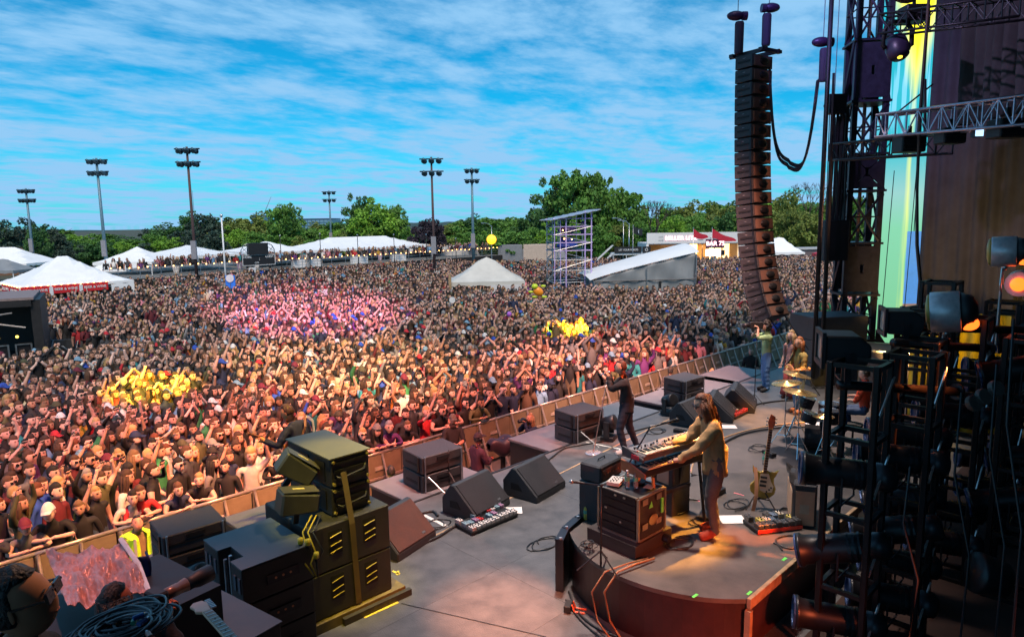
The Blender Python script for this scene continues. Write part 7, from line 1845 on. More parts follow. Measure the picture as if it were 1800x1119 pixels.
# ---- drummer in red shirt
dp_ = D(1524, 640, 12.2); human('drummer in a bright red shirt half hidden behind the lamp housings', (dp_.x, dp_.y, 2.25), FL+rad(-40), J=dict(elL=(-.26, .1, 1.12), wrL=(-.2, .34, 1.1), haL=(-.19, .4, 1.11), elR=(.26, .1, 1.12), wrR=(.2, .34, 1.1), haR=(.19, .4, 1.11), knL=(-.15, .38, .85), anL=(-.16, .3, .45), toL=(-.17, .45, .4), knR=(.15, .38, .85), anR=(.16, .3, .45), toR=(.17, .45, .4)), top=('shirt', (.75, .07, .02), 'tee'), hair=('short', (.1, .05, .02)), height=1.55)
# ---- guitarist with back to us behind the stack
gpos = D(566, 800, 9.55); platform(gpos.x-.9, gpos.x+.75, EDGE_Y+.06, EDGE_Y+1.2, DECK+.24, 'platform beneath the guitarist behind the tall speaker stack')
gx = Vector((gpos.x, max(gpos.y, EDGE_Y+.4), DECK+.25))
gt, _, gon = human('guitarist in a dark track jacket with white shoulder stripes leaning over the crowd', gx, facing(-.45, 1), J=dict(nk=(0, .12, 1.42), ch=(0, .05, 1.27), hd=(0, .19, 1.48), shL=(-.18, .06, 1.37), shR=(.18, .06, 1.37), elL=(-.34, .14, 1.15), wrL=(-.42, .30, 1.25), haL=(-.46, .34, 1.30), elR=(.28, .05, 1.12), wrR=(.14, .25, 1.02), haR=(.1, .28, 1.0)), skin=(.65, .28, .12), top=('track_jacket', (.015, .02, .045), 'long'), hair=('short', (.05, .022, .01)), height=1.72, head_dir=(-.3, 1, -.5))
st = MB()
for k in range(3): st.tube([(.10+.028*k, -.03, 1.465), (.15+.028*k, -.105+.012*k, 1.38), (.16+.028*k, -.115+.01*k, 1.2), (.16+.028*k, -.11, 1.0)], .007, 4)
o = st.build('white_stripe', whitep, gt); o['kind'] = 'stuff'
MB().tube([(.1, -.02, 1.47), (-.04, -.125, 1.36), (-.15, -.11, 1.15), (-.2, .03, 1.0)], .02, 5).build('guitar_strap', mat('brown_leather', (.25, .1, .04)), gt)
t = thing('electric_guitar', 'brown guitar neck rising in front of the track jacket guitarist', 'guitar', gx, facing(-.45, 1)); MB().tube([(0, .25, 1.0), (-.45, .36, 1.28), (-.62, .4, 1.38)], .022, 6).build('neck', mat('rosewood_neck', (.2, .08, .03)), t); MB().ball((.1, .24, .97), .18, 14, 8, (1.2, .2, .8)).build('body', mat('brown_body', (.2, .08, .03), .3), t, smooth=True)
# ---- pit people
HV = (.55, .85, .02)
def pit(label, px, ytop, h, yaw, **k):
    """a person whose head top shows at (px, ytop), standing on the pit floor"""
    d = ray(px, ytop); tt = (h-CAM_H)/d.z; p = Vector((d.x*tt, d.y*tt, 0.012)); return human(label, p, yaw, height=h, **k)[0], p
v1, vp = pit('guard in a yellow hi-vis jacket seen from behind in the pit', 688, 821, 1.78, facing(.2, 1), top=('hi_vis_jacket', HV, 'long', mat('hi_vis_cloth', HV, .6, var=.15, emit=HV, estr=.12)), hair=('short', (.02, .015, .012)), bottom=('trousers', (.02, .02, .03), 'long'))
pit('dark haired crew member with headphones crouching behind the rust wedge', 682, 872, 1.55, facing(.3, .5), top=('shirt', (.03, .03, .035), 'tee'), hair=('short', (.02, .015, .012)), headphones=True)
v2, vq = pit('stout guard in tan shirt and yellow hi-vis vest looking up, mouth open', 238, 908, 1.80, facing(.25, -1), widen=1.18, skin=(.62, .28, .2), top=('shirt', (.24, .15, .09), 'tee'), hair=('short', (.03, .02, .015)), glasses=False, head_dir=(.35, 1, .45), bottom=('trousers', (.02,)*3, 'long'))
hvm = mat('hi_vis_cloth', HV)
vm = MB()
for s in (-1, 1): vm.grid(lambda u, v: (s*(.075+.13*u-.02*math.sin(v*3)), .165-.11*u*u+.0*v, 1.50-.5*v), 6, 10)
vm.grid(lambda u, v: (-.2+.4*u, -.17+.02*math.cos(u*6), 1.50-.5*v), 8, 8)
for s in (-1, 1): vm.grid(lambda u, v: (s*(.08+.11*u), -.15+.31*v, 1.515-.03*u+.02*math.sin(v*PI)), 4, 8)
vm.build('hi_vis_vest', hvm, v2, smooth=True, solid=.012); 
rs = MB()
for s in (-1, 1): rs.grid(lambda u, v: (s*(.12+.03*u), .178-.03*u, 1.49-.48*v), 1, 8)
rs.build('reflective_strip', mat('silver_strip', (.5, .5, .48), .4), v2, solid=.004)
eL, wL = reach((-.18, 0, 1.4), (-.05, .30, 1.12), (-.6, 0, -1)); eR, wR = reach((.18, 0, 1.4), (.06, .30, 1.14), (.6, 0, -1)); holdJ = dict(elL=eL, wrL=wL, haL=(wL[0]+.03, wL[1]+.05, wL[2]+.02), elR=eR, wrR=wR, haR=(wR[0]-.03, wR[1]+.05, wR[2]+.02))
v3, p3 = pit('bearded photographer in grey cap, black tee and shorts standing at the barricade', 795, 729, 1.84, facing(-.5, -1), J=holdJ, widen=1.08, skin=(.6, .28, .18), beard=True, top=('shirt', (.02, .018, .02), 'tee'), bottom=('shorts', (.08, .05, .045), 'short'), cap=((.12, .10, .08), False), hair=('short', (.06, .03, .02)))
c = Matrix.Translation(p3) @ Matrix.Rotation(facing(-.5, -1), 4, 'Z') @ Vector((0, .40, 1.16)); t = thing('photo_camera', 'black camera held at the waist by the photographer in shorts', 'camera', c, facing(-.5, -1)); MB().bb(-.07, -.03, -.05, .07, .04, .05).build('camera_body', BLACK, t, bev=.01); MB().cyl((0, .041, 0), (0, .13, -.02), .04, n=12).build('lens', DKMETAL, t, smooth=True)
v4, p4 = pit('pit cameraman in purple jacket and cap wearing headphones', 838, 763, 1.80, facing(1, -.15), J=holdJ, widen=1.15, skin=(.7, .2, .12), top=('jacket', (.06, .02, .04), 'long'), cap=((.03, .02, .03), False), headphones=True, hair=('short', (.03,)*3), bottom=('trousers', (.03, .04, .07), 'long'))
c = P(884, 786, 1.35); c.z = 0.012; t = thing('covered_camera', 'large broadcast camera under a dark rain cover on a pedestal in the pit', 'camera', c, facing(1, -.15)+rad(90))
mm_ = MB(); mm_.grid(lambda u, v: ((-.40+.8*u), .24*math.sin(v*2*PI)*(.25+.75*math.sin(.15+u*2.8))+.03*math.sin(v*19), 1.42+.20*math.cos(v*2*PI)*(.3+.7*math.sin(.2+u*2.7))+.05*math.sin(u*11)-.06*u), 14, 12); mm_.build('rain_cover', mat('dark_rain_cover', (.03, .018, .03), .5, bump=.6, bscale=8), t, smooth=True, solid=.01)
MB().cyl((0, 0, 0), (0, 0, 1.25), .06, n=10).build('pedestal', DKMETAL, t); MB().cyl((.38, 0, 1.38), (.55, 0, 1.37), .07, .08, 14).build('lens_hood', BLACK, t, smooth=True)
for i in range(3): MB().cyl((0, 0, .6), (.35*math.cos(i*2.1), .35*math.sin(i*2.1), .02), .025, n=6).build('leg', STEEL, t)
eL, wL = reach((-.18, 0, 1.4), (-.05, .26, 1.58), (-.6, .1, -1)); eR, wR = reach((.18, 0, 1.4), (.06, .20, 1.52), (.6, .1, -1)); shootJ = dict(elL=eL, wrL=wL, haL=(wL[0]+.01, wL[1]+.05, wL[2]+.05), elR=eR, wrR=wR, haR=(wR[0]-.01, wR[1]+.04, wR[2]+.06))
YW = facing(-1, .1)
v5, p5 = pit('blond woman photographer in dark blue taking pictures from the pit', 934, 727, 1.70, YW, J=shootJ, skin=(.65, .32, .22), top=('shirt', (.015, .02, .05), 'long'), bottom=('jeans', (.02, .025, .05), 'long'), hair=('long', (.40, .20, .09)), widen=.92)
c = Matrix.Translation(p5) @ Matrix.Rotation(YW, 4, 'Z') @ Vector((0, .26, 1.57)); t = thing('photo_camera', 'black camera with round lens held up by the blond photographer', 'camera', c, YW); MB().bb(-.07, -.05, -.05, .07, .03, .05).build('camera_body', BLACK, t, bev=.01); MB().cyl((0, .031, 0), (0, .16, 0), .045, n=14).build('lens', DKMETAL, t, smooth=True)
pit('guard in grey hooded top and dark cap leaning at the far barricade', 1178, 646, 1.82, facing(1, .2), top=('hoodie', (.10, .09, .085), 'long'), cap=((.04, .035, .03), False), hair=('short', (.04,)*3), widen=1.15)
pit('man in a black tee standing in the pit behind the tall mic stand', 1320, 612, 1.82, facing(-.9, -.5), top=('shirt', (.015,)*3, 'tee'), hair=('short', (.2, .12, .06)), widen=1.08, skin=(.6, .33, .25))
pit('blond woman in a white cardigan sitting low in the far pit', 1251, 648, 1.55, facing(-.4, -.8), top=('cardigan', (.6, .52, .5), 'long'), hair=('long', (.42, .27, .13)), widen=.9)
pit('man with a black cap beside the blond woman in the far pit', 1268, 657, 1.5, facing(-1, -.3), top=('shirt', (.015,)*3, 'tee'), cap=((.015,)*3, False), hair=('short', (.03,)*3))
pit('woman with braids and a light denim shirt in the far pit', 1291, 641, 1.58, facing(-1, -.5), skin=(.16, .08, .05), top=('shirt', (.14, .2, .28), 'long'), hair=('long', (.015, .01, .01)), widen=.95)
pit('red lit bald crew member in dark clothes just behind the singer', 1119, 712, 1.6, facing(-1, -.4), skin=(.75, .28, .2), top=('shirt', (.02, .02, .03), 'tee'), hair=('bald', (0, 0, 0)))
pit('brown haired crew member low in the pit beside the floor spotlight', 1073, 737, 1.55, facing(-1, -.3), top=('shirt', (.02,)*3, 'tee'), hair=('curly', (.11, .04, .02)))
# ================================================================== LEFT FOREGROUND
# ---- tall stack: two subwoofers and two array boxes strapped together
near = P(555, 1112, DECK); W1, D1 = 1.02, 1.12
ang_s = rad(0)
st_ = thing('tall_speaker_stack', 'tallest speaker stack, two big subwoofers under two ribbed boxes with a long strap', 'speaker', (near.x, near.y, DECK+.12), rad(-1))
fg = mat('stack_black', (.022, .021, .022), .55, var=.3, bump=.25, bscale=240)
subh = .53
for k in range(2):
    b = MB().bb(0, 0, k*(subh+.008), W1, D1, k*(subh+.008)+subh).build('subwoofer', fg, st_, bev=.012)
    for xx_c in (.30, .74):
        MB().bb(xx_c-.085, -.004, k*subh+.18, xx_c+.085, -.0015, k*subh+.46).build('grip_recess', handle_m, b)
        for zz_ in (.22, .30, .40): 
            m = MB(); m.tube([(xx_c-.07, -.012, k*subh+zz_-.01), (xx_c, -.014, k*subh+zz_+.008), (xx_c+.07, -.012, k*subh+zz_+.018)], .006, 5); m.build('grip_bar', mat('brassy_bar', (.4, .32, .08), .4, .5), b)
zt_ = 2*subh+.016; uw, ud, uh = .50, .98, .33
for k in range(2):
    z0 = zt_+k*(uh+.008)
    b = MB().prism([(D1-ud+.0, z0), (D1+.05, z0), (D1+.05, z0+uh), (D1-ud, z0+uh)], .36, .36+uw, 'X').build('array_box', fg, st_, bev=.012)
    ry = D1-ud
    for (za, zb_) in ((.06, .10), (.16, .20), (.26, .29)): MB().bb(.40, ry-.018, z0+za, .36+uw-.05, ry-.001, z0+zb_).build('rear_rib', DKMETAL, b)
    m = MB(); m.tube([(.42, ry-.02, z0+.13), (.46, ry-.05, z0+.11), (.76, ry-.05, z0+.15), (.80, ry-.02, z0+.19)], .012, 6); m.build('carry_handle', BLACK, b)
    for x in (.39, .83):
        for z in (.04, .30): MB().cyl((x, ry-.03, z0+z), (x, ry, z0+z), .018, n=8).build('rigging_pin', mat('brassy_bar', (.4,)*3), b)
    for y in (ry+.12, ry+.5):
        MB().bb(.36-.012, y, z0+.05, .359, y+.22, z0+.28).build('side_plate', DKMETAL, b)
topz = zt_+2*(uh+.008)
MB().bb(.34, D1-ud-.02, topz, .38+uw, D1+.07, topz+.015).build('lid', mat('worn_lid', (.13, .12, .075), .5, var=.12, bump=.1, bscale=120), st_)
m = MB(); m.tube([(.47, D1-ud-.035, topz-.25), (.49, -.012, zt_-.05), (.50, -.012, .6), (.52, -.02, .02)], .002, 4)
sb_ = MB(); sb_.grid(lambda u, v: (.45+.07*u+.06*v, (D1-ud-.06)*(1-min(1, v*2.6))-.02*min(1, v*2.6)-.004, topz-.16-(topz-.18)*v), 2, 16); sb_.build('ratchet_strap', mat('brown_strap', (.12, .08, .03), .8), st_, solid=.006)
MB().bb(-.06, -.06, -.12, W1+.15, D1, -.005).build('dolly', mat('ply_dolly', (.16, .12, .04), .6, var=.3), st_)
MB().bb(.3, -.12, -.12, W1+.2, -.061, -.04).build('dolly_rail', mat('dolly_rail', (.05, .045, .03), .5, .3), st_)
# small monitors hooked on the near side face
def hang_box(px, py, depth, rz, tilt, label):
    c = D(px, py, depth); t = thing('small_monitor', label, 'speaker', c, rot=(tilt, 0, rz))
    MB().prism([(-.21, -.10), (.21, -.13), (.21, .13), (-.21, .10)], -.13, .13, 'X').build('cabinet', mat('monitor_shell', (.05, .05, .045), .5), t, bev=.02)
    MB().bb(-.12, -.2, .131, .12, .2, .137).build('face_panel', mat('dim_panel', (.07, .066, .055), .5), t)
    MB().bb(-.02, -.06, .138, .02, .07, .142).build('badge', mat('yellow_badge', (.6, .5, .2)), t); MB().bb(-.03, -.03, -.25, .03, .03, -.13).build('hook', BLACK, t); return t
hang_box(521, 822, 7.75, rad(70), rad(38), 'olive lit small monitor box hooked on the side of the tall speaker stack')
hang_box(523, 880, 7.55, rad(80), rad(10), 'small dark monitor box hanging below the olive lit one')
for i, lb in enumerate(('yellow cable tangle hanging from the tall speaker stack', 'second yellow cord draped over the subwoofer corner', 'black cable loop hanging beside the yellow cord')):
    r = random.Random(i+3); o = D(540+12*i, 930, 7.3)
    pts_ = [D(548+8*i, 905, 7.45), D(532+9*i, 935, 7.3), D(540+14*i, 968, 7.25), D(536+10*i, 990, 7.2), D(552+4*i, 1012, 7.2)]
    cable(lb, pts_, .009, mat('yellow_cord', (.5, .4, .03), .5) if i < 2 else CABLE)
for i, (px, py) in enumerate(((528, 950), (541, 952), (556, 975))): 
    c = D(px, py, 7.2); t = thing('power_connector', ['yellow power plug hanging closest to the side box', 'yellow power plug beside the first one', 'larger yellow connector lower on the stack'][i], 'connector', c, rad(20*i)); MB().cyl((0, 0, -.03), (0, 0, .03), .028, n=12).build('plug_body', mat('yellow_plastic', (.7, .55, .04), .35), t, smooth=True); MB().cyl((0, 0, -.07), (0, 0, -.031), .02, n=10).build('plug_collar', BLACK, t)
# ---- wide notched stack
nb_ = P(422, 1119+60, DECK)
c0 = D(424, 1003, 6.7)     # top nearest corner
top_z = c0.z
wst = thing('wide_speaker_stack', 'wide black speaker stack with a notched grey top beside the tall stack', 'speaker', (c0.x, c0.y, DECK), rad(0))
h3 = (top_z-DECK)/3
pw2, pd2 = .76, .95
notch = [(0, 0), (pw2, 0), (pw2, pd2), (0, pd2), (0, .58), (.14, .58), (.14, .26), (0, .26)]
for k in range(3):
    b = MB().prism(notch, k*h3+.004, (k+1)*h3-.006).build('speaker_box', fg, wst, bev=.008)
    for y in (.03, .13, .62, .74, .84): MB().bb(-.012, y, k*h3+.12, -.001, y+.05, k*h3+h3-.10).build('side_slot', mat('blue_grey_slot', (.10, .12, .15), .4, .4), b)
    MB().bb(.25, -.014, k*h3+h3*.35, .6, -.001, k*h3+h3*.6).build('rear_plate', DKMETAL, b)
    for x in (.34, .42, .5): MB().cyl((x, -.02, k*h3+h3*.48), (x, -.0145, k*h3+h3*.48), .012, n=8).build('socket', mat('copper_knob', (.5,)*3), b)
MB().prism(notch, top_z-DECK-.004, top_z-DECK+.008).build('lid', mat('grey_lid', (.085, .10, .115), .5, var=.1, bump=.1, bscale=140), wst)
m = MB()
m.bb(.02, .32, .1, .05, .35, top_z-DECK+.03).bb(.02, .46, .1, .05, .49, top_z-DECK-.06); m.build('rigging_post', STEEL, wst)['kind'] = 'stuff'
# ---- low case with camera, cables and guitar neck (near, bottom)
cs = D(300, 1070, 6.1); cz = cs.z
case = thing('low_black_case', 'low black case top carrying a camera and a coil of cable', 'case', (cs.x, cs.y, DECK), rad(10))
MB().bb(0, -1.0, 0, .42, 0, cz-DECK).build('case_body', fg, case, bev=.01); MB().bb(-.01, -1.01, cz-DECK+.001, .43, .01, cz-DECK+.012).build('case_lid', mat('blue_grey_lid', (.06, .075, .085), .45), case)
c = D(342, 1052, 6.0); t = thing('photo_camera', 'black camera with a fat lens lying on the low case', 'camera', (c.x, c.y, cz+.08), rad(-50))
MB().bb(-.05, -.07, -.06, .05, .07, .06).build('camera_body', BLACK, t, bev=.012); MB().bb(-.03, -.03, .061, .03, .03, .085).build('prism_hump', BLACK, t, bev=.01); MB().lathe([(.04, .051), (.045, .12), (.038, .13), (.05, .22)], (0, 0, 0), 16, Quaternion((0, 1, 0), rad(90))).build('lens', DKMETAL, t, smooth=True)
def coil(label, px, py, depth, R, n, r, m=CABLE, seed=1, zsq=.35):
    c = D(px, py, depth); t = thing('cable_coil', label, 'cables', c); rr = random.Random(seed)
    for i in range(n):
        ph = rr.uniform(0, 6); Ri = R*rr.uniform(.6, 1.05); ox, oy = rr.uniform(-.05, .05), rr.uniform(-.05, .05); z = rr.uniform(0, .08); tl_ = rr.uniform(-.25, .25)
        MB().tube([(ox+Ri*math.cos(ph+a)*(1+.08*math.sin(3*a+ph)), oy+Ri*.8*math.sin(ph+a), z+tl_*Ri*math.sin(a)*.4) for a in [2*PI*k/26*.96 for k in range(27)]], r, 5).build('cable_turn', m, t, smooth=True)
    return t
coil('tangle of thin cable coiled on the low case behind the guitar neck', 350, 1085, 5.75, .12, 7, .0065, seed=2)
greyc = mat('grey_cable', (.10, .10, .115), .4, var=.2)
coil('large heap of grey cables with blue plugs at the bottom of the photo', 228, 1112, 3.0, .16, 26, .0058, greyc, 3)
coil('cables heaped under the grey cable pile', 195, 1135, 2.9, .15, 12, .0058, greyc, 5)
for i, (px, py, cl, w_) in enumerate(((243, 1083, (.02, .1, .35), 'blue'), (250, 1092, (.02, .1, .35), 'dark blue'), (236, 1090, (.05, .3, .2), 'green'), (262, 1115, (.6, .25, .2), 'pink'))):
    c = D(px, py, 2.85); t = thing('cable_plug', f'{w_} cable plug on the grey cable heap', 'connector', c, rad(30*i)); MB().cyl((-.02, 0, 0), (.02, 0, 0), .011, n=10).build('plug_body', mat('plug_'+w_.replace(' ', '_'), cl, .4), t); MB().cyl((.0201, 0, 0), (.035, 0, 0), .007, n=8).build('plug_tip', ALU, t)
# guitar neck lower left
a, b = D(358, 1068, 3.9), D(432, 1150, 3.4); d = (b-a).normalized(); t = thing('electric_guitar', 'pale maple guitar neck and headstock pointing up from the bottom edge', 'guitar', a)
q = d.to_track_quat('Y', 'Z').to_matrix()
maple = mat('pale_maple', (.60, .36, .24), .35, var=.12)
def bxq(c, dm): return MB().box(q @ Vector(c), dm, R=q)
bxq((0, .36, 0), (.05, .62, .022)).build('neck', maple, t, bev=.006); bxq((0, .37, .0125), (.046, .6, .004)).build('fingerboard', mat('light_rosewood', (.42, .22, .15), .5), t)
for k in range(12): bxq((0, .10+.042*k, .0158), (.045, .003, .002)).build('fret', ALU, t)
for k in (2, 4, 6, 8): bxq((0, .12+.042*k, .0155), (.008, .008, .002)).build('inlay', BLACK, t)
hs = MB(); pl_ = [(-.025, .05), (.025, .05), (.05, .02), (.045, -.02), (.055, -.07), (.03, -.10), (-.02, -.095), (-.035, -.05), (-.03, 0)]
n_ = len(pl_); vs = [q @ Vector((x, y, -.012)) for x, y in pl_]+[q @ Vector((x, y, .006)) for x, y in pl_]; hs.add(vs, [tuple(range(n_-1, -1, -1)), tuple(range(n_, 2*n_))]+[(i, (i+1) % n_, n_+(i+1) % n_, n_+i) for i in range(n_)]); hs.build('headstock', maple, t, bev=.004)
for k in range(6): MB().cyl(q @ Vector((-.03, .03-.022*k, 0)), q @ Vector((-.06, .03-.022*k, 0)), .006, n=6).build('tuning_peg', ALU, t)
MB().ball(q @ Vector((0, .8, -.02)), .2, 16, 8, (1, 1, .2)).build('body', mat('dark_guitar_body', (.03, .02, .02), .3), t, smooth=True)
# ---- silver tarp covering something in the pit side
tarp = mat('salmon_lit_tarp', (.48, .25, .22), .36, .15, var=.5, vscale=2.4, bump=.9, bscale=4.5)  # salmon light put into the colour of the silver sheet
ta_ = [D(80, 968, 5.6), D(213, 953, 5.6), D(262, 1040, 5.0), D(120, 1072, 4.6)]
tp = thing('silver_tarp', 'crumpled silver tarpaulin coloured by salmon light, draped over equipment near the photo edge', 'tarpaulin', (0, 0, 0))
r = random.Random(2)
from mathutils import noise as MN
def tf(u, v):
    p = ta_[0].lerp(ta_[1], u).lerp(ta_[3].lerp(ta_[2], u), v)
    w = .055*MN.fractal(Vector((u*4+3, v*3, .5)), .9, 2.1, 6)+.03*(1-abs(MN.noise(Vector((u*7, v*6+u*4, 2)))*2)); p = p+Vector((0, 0, w-.06*math.sin(PI*u)*(1-v))); return p
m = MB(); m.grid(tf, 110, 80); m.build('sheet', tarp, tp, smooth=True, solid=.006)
cen = (ta_[0]+ta_[1]+ta_[2]+ta_[3])/4
m = MB(); m.tube([ta_[1]+Vector((0, 0, .03)), (ta_[1]+ta_[2])/2+Vector((.03, 0, 0)), ta_[2]], .02, 6); m.build('hem_rope', whitep, tp)
cv = thing('covered_desk', 'black covered desk below the silver tarp', 'desk', (cen.x, cen.y, DECK), rad(10)); MB().bb(-.7, -.5, 0, .7, .45, cen.z-DECK-.28).build('desk_body', BLACK, cv)
c_b = D(240, 1015, 5.6); t = thing('blue_cloth', 'dark blue cloth hanging at the edge of the silver tarp', 'cloth', c_b, rad(30)); m = MB(); m.grid(lambda u, v: (.16*u+.02*math.sin(v*8), .04*math.sin(u*8), .15-.5*v), 8, 8); m.build('cloth', mat('deep_blue_cloth', (.01, .03, .16), .7), t, smooth=True, solid=.01)
# ---- photographer with long black hair and long lens, seen from behind
fp_ = D(192, 1050, 4.2); Hp = 1.68; base = Vector((fp_.x, fp_.y, fp_.z-Hp+.06))
YP = facing(1, .25)
eR, wR = reach((.18, .04, 1.38), (.14, .24, 1.46), (.6, 0, -1)); eL, wL = reach((-.18, .04, 1.38), (.02, .32, 1.44), (-.5, 0, -1))
ph_, _, phon = human('photographer with long black hair aiming a long lens, seen from behind', base, YP, J=dict(elR=eR, wrR=wR, haR=(wR[0], wR[1]+.05, wR[2]+.05), elL=eL, wrL=wL, haL=(wL[0], wL[1]+.06, wL[2]+.04)), height=Hp, skin=(.45, .13, .06), top=('jacket', (.01, .01, .012), 'long'), hair=('long', (.006, .005, .006)), head_dir=(.1, 1, .05), curl=1.0)
hm = MB(); r = random.Random(12)
for i in range(90):
    a = rad(170+r.uniform(0, 200)); x, y = .08*math.cos(a), .095*math.sin(a); L = r.uniform(.3, .42)
    hm.tube([(x*(1+.3*k/5), y*(1+.25*k/5), .06-L*k/5) for k in range(6)], .018, 4, r1=.008)
simple_mesh(phon(hm.v), hm.f, 'straight_locks', mat('hair_6_5', (.006,)*3), ph_)
pb_ = thing('viewing_deck', 'small black deck the long haired photographer stands on', 'platform', (base.x, base.y, 0), 0); MB().bb(-.6, -.5, 0, .6, .5, base.z-.01).build('deck_block', BLACK, pb_)
c = Matrix.Translation(base) @ Matrix.Rotation(YP, 4, 'Z') @ Vector((.10, .32, 1.52)); t = thing('photo_camera', 'camera with a long banded telephoto lens held by the long haired photographer', 'camera', c, YP)
MB().bb(-.07, -.13, -.05, .07, -.04, .06).build('camera_body', BLACK, t, bev=.012); lz = Quaternion((1, 0, 0), rad(-90))
MB().lathe([(.038, -.04), (.04, .06), (.036, .061), (.046, .12)], (0, 0, 0), 18, lz).build('lens_barrel', mat('copper_grey_lens', (.22, .13, .1), .35, .3), t, smooth=True); MB().lathe([(.046, .121), (.045, .16), (.056, .2), (.058, .30), (.05, .30)], (0, 0, 0), 18, lz).build('lens_hood', BLACK, t, smooth=True)
# ---- dark close head in the bottom corner
hp = D(14, 1066, 2.25); base = Vector((hp.x, hp.y, hp.z-1.64))
human('dark lit man with cropped hair and glasses cropped by the bottom corner of the photo', base, facing(1, -.55), height=1.76, skin=(.34, .16, .09), top=('jacket', (.006, .006, .008), 'long'), hair=('short', (.01, .008, .008)), glasses=True, head_dir=(0, 1, .2))
pb_ = thing('viewing_deck', 'black deck block under the man cropped by the bottom corner', 'platform', (base.x, base.y, 0), 0); MB().bb(-.5, -.5, 0, .5, .5, base.z-.01).build('deck_block', BLACK, pb_)

# ================================================================== STAGE CABLES
def floor_cable(label, pix, z, r=.016, m=CABLE):
    pts_ = [P(x, y, z)+Vector((0, 0, r)) for x, y in pix]; out = []
    for i in range(len(pts_)-1):
        p0, p1, p2, p3 = pts_[max(i-1, 0)], pts_[i], pts_[i+1], pts_[min(i+2, len(pts_)-1)]
        for k in range(8):
            t_ = k/8; out.append(.5*((2*p1)+(-p0+p2)*t_+(2*p0-5*p1+4*p2-p3)*t_*t_+(-p0+3*p1-3*p2+p3)*t_**3))
    out.append(pts_[-1]); return cable(label, out, r, m)
floor_cable('long black cable snaking along the deck from the wedges to the singer', [(925, 828), (960, 812), (990, 790), (1020, 783), (1065, 775), (1120, 757), (1180, 742)], DECK)
floor_cable('cable bundle running from the pedals towards the drum riser curve', [(1440, 752), (1380, 752), (1320, 760), (1285, 772), (1250, 795)], 2.26, .02)
floor_cable('black cable from the rust wedge to the effects board', [(740, 958), (770, 945), (805, 925), (830, 932)], DECK, .02)
floor_cable('short black cables behind the rust wedge', [(735, 905), (760, 900), (770, 908)], DECK, .02)
floor_cable('black cable leading behind the cameraman boots', [(1300, 730), (1330, 712), (1380, 705), (1430, 705)], DECK, .02)
floor_cable('pair of cables running off the riser foot towards the bottom edge', [(1000, 1040), (1015, 1075), (1050, 1105), (1110, 1130)], DECK, .014)
floor_cable('second cable beside it running off the riser foot', [(995, 1055), (1020, 1090), (1060, 1125)], DECK, .012)
floor_cable('cable loops on the riser around the pedal plate', [(1190, 880), (1210, 895), (1190, 905), (1175, 890), (1200, 878), (1230, 880)], RZ, .012)
floor_cable('cable coil on the riser beside the red edged pedalboard', [(1360, 955), (1390, 965), (1410, 955), (1395, 942), (1365, 948), (1375, 968)], RZ, .010)
# cables over the riser lip
for i, (lb, dx_, c_) in enumerate((('thick tan cable looping over the riser edge to the deck', 0, (.30, .15, .07)), ('thin tan cable looping over the riser edge beside the thick one', -22, (.26, .13, .07)))):
    a = P(1150+dx_*.5, 985, RZ); b = P(1085+dx_, 1010, RZ); c = P(1062+dx_, 1040, RZ-.1); d_ = P(1072+dx_, 1090, DECK+.1); e = P(1100+dx_*.8, 1135, DECK)
    cable(lb, [a+Vector((0, 0, .03)), (a+b)/2+Vector((0, 0, .05)), b+Vector((0, 0, .04)), c, (c+d_)/2, d_, e], .013-.003*i, mat('tan_cable', c_, .5))
for i in range(6):
    coil_c = P(1045+8*i, 975-2*i, RZ)
coil('small knot of black connectors hanging at the stand by the riser corner', 1035, 960, 8.0, .09, 7, .006, seed=9)
# ================================================================== STAGE LAMPS (the coloured beams the photo shows, and added fill lamps)
def lamp(label, src, tgt, energy, col, spot, blend=.5, size=.12, body=True):
    src, tgt = Vector(src), Vector(tgt); d = tgt-src
    t = thing('beam_light', label, 'stage light', src); q = d.to_track_quat('-Z', 'Y')
    L = bpy.data.lights.new('beam', 'SPOT'); L.energy = energy; L.color = col; L.spot_size = spot; L.spot_blend = blend; L.shadow_soft_size = size
    o = bpy.data.objects.new('beam', L); COL.objects.link(o); o.parent = t; o.rotation_mode = 'QUATERNION'; o.rotation_quaternion = q
    qq = d.to_track_quat('Z', 'Y')
    MB().lathe([(.10, -.46), (.16, -.4), (.18, -.1), (.18, -.06)], (0, 0, 0), 14, qq).build('lamp_housing', BLACK, t, smooth=True)
    return t
RIG = 14.6
def tg(px, py, z=1.7): return P(px, py, z)
lamp('roof lamp throwing the round yellow pool onto the crowd past the scoreboard side', (3, 5.5, RIG), tg(268, 683), 90000, (1, .58, .01), rad(8.6), .8)
lamp('roof lamp throwing the yellow pool onto the crowd beyond the singer', (12, 5.5, RIG), tg(998, 580), 220000, (1, .6, .01), rad(6.4), .8)
lamp('roof lamp throwing pink light far into the middle of the crowd', (7, 5.5, RIG), tg(545, 545), 62000, (1, .32, .62), rad(21), .9)
lamp('roof lamp washing amber over the crowd behind the guitarist', (8, 5.5, RIG), tg(620, 650), 24000, (1, .55, .25), rad(30), 1)
lamp('roof lamp washing red over the front rows', (6, 5.5, RIG), tg(640, 760), 13000, (1, .26, .17), rad(44), .9)
lamp('roof lamp washing red over the rows by the photo edge', (3.5, 5.5, RIG), tg(150, 830), 10000, (1, .28, .24), rad(46), .9)
lamp('roof lamp warming the crowd behind the singer', (11, 5.5, RIG), tg(1080, 650), 24000, (1, .42, .30), rad(38), .9)
lamp('roof lamp lighting the barricade yellow', (5, 6.2, RIG), (4.5, 12.9, 1), 7000, (1, .62, .08), rad(34), .8)
lamp('roof lamp lighting the keyboard player amber from upstage', (11.0, 3.2, 9.5), P(1240, 800, 3.6), 9500, (1, .40, .05), rad(11), .7)
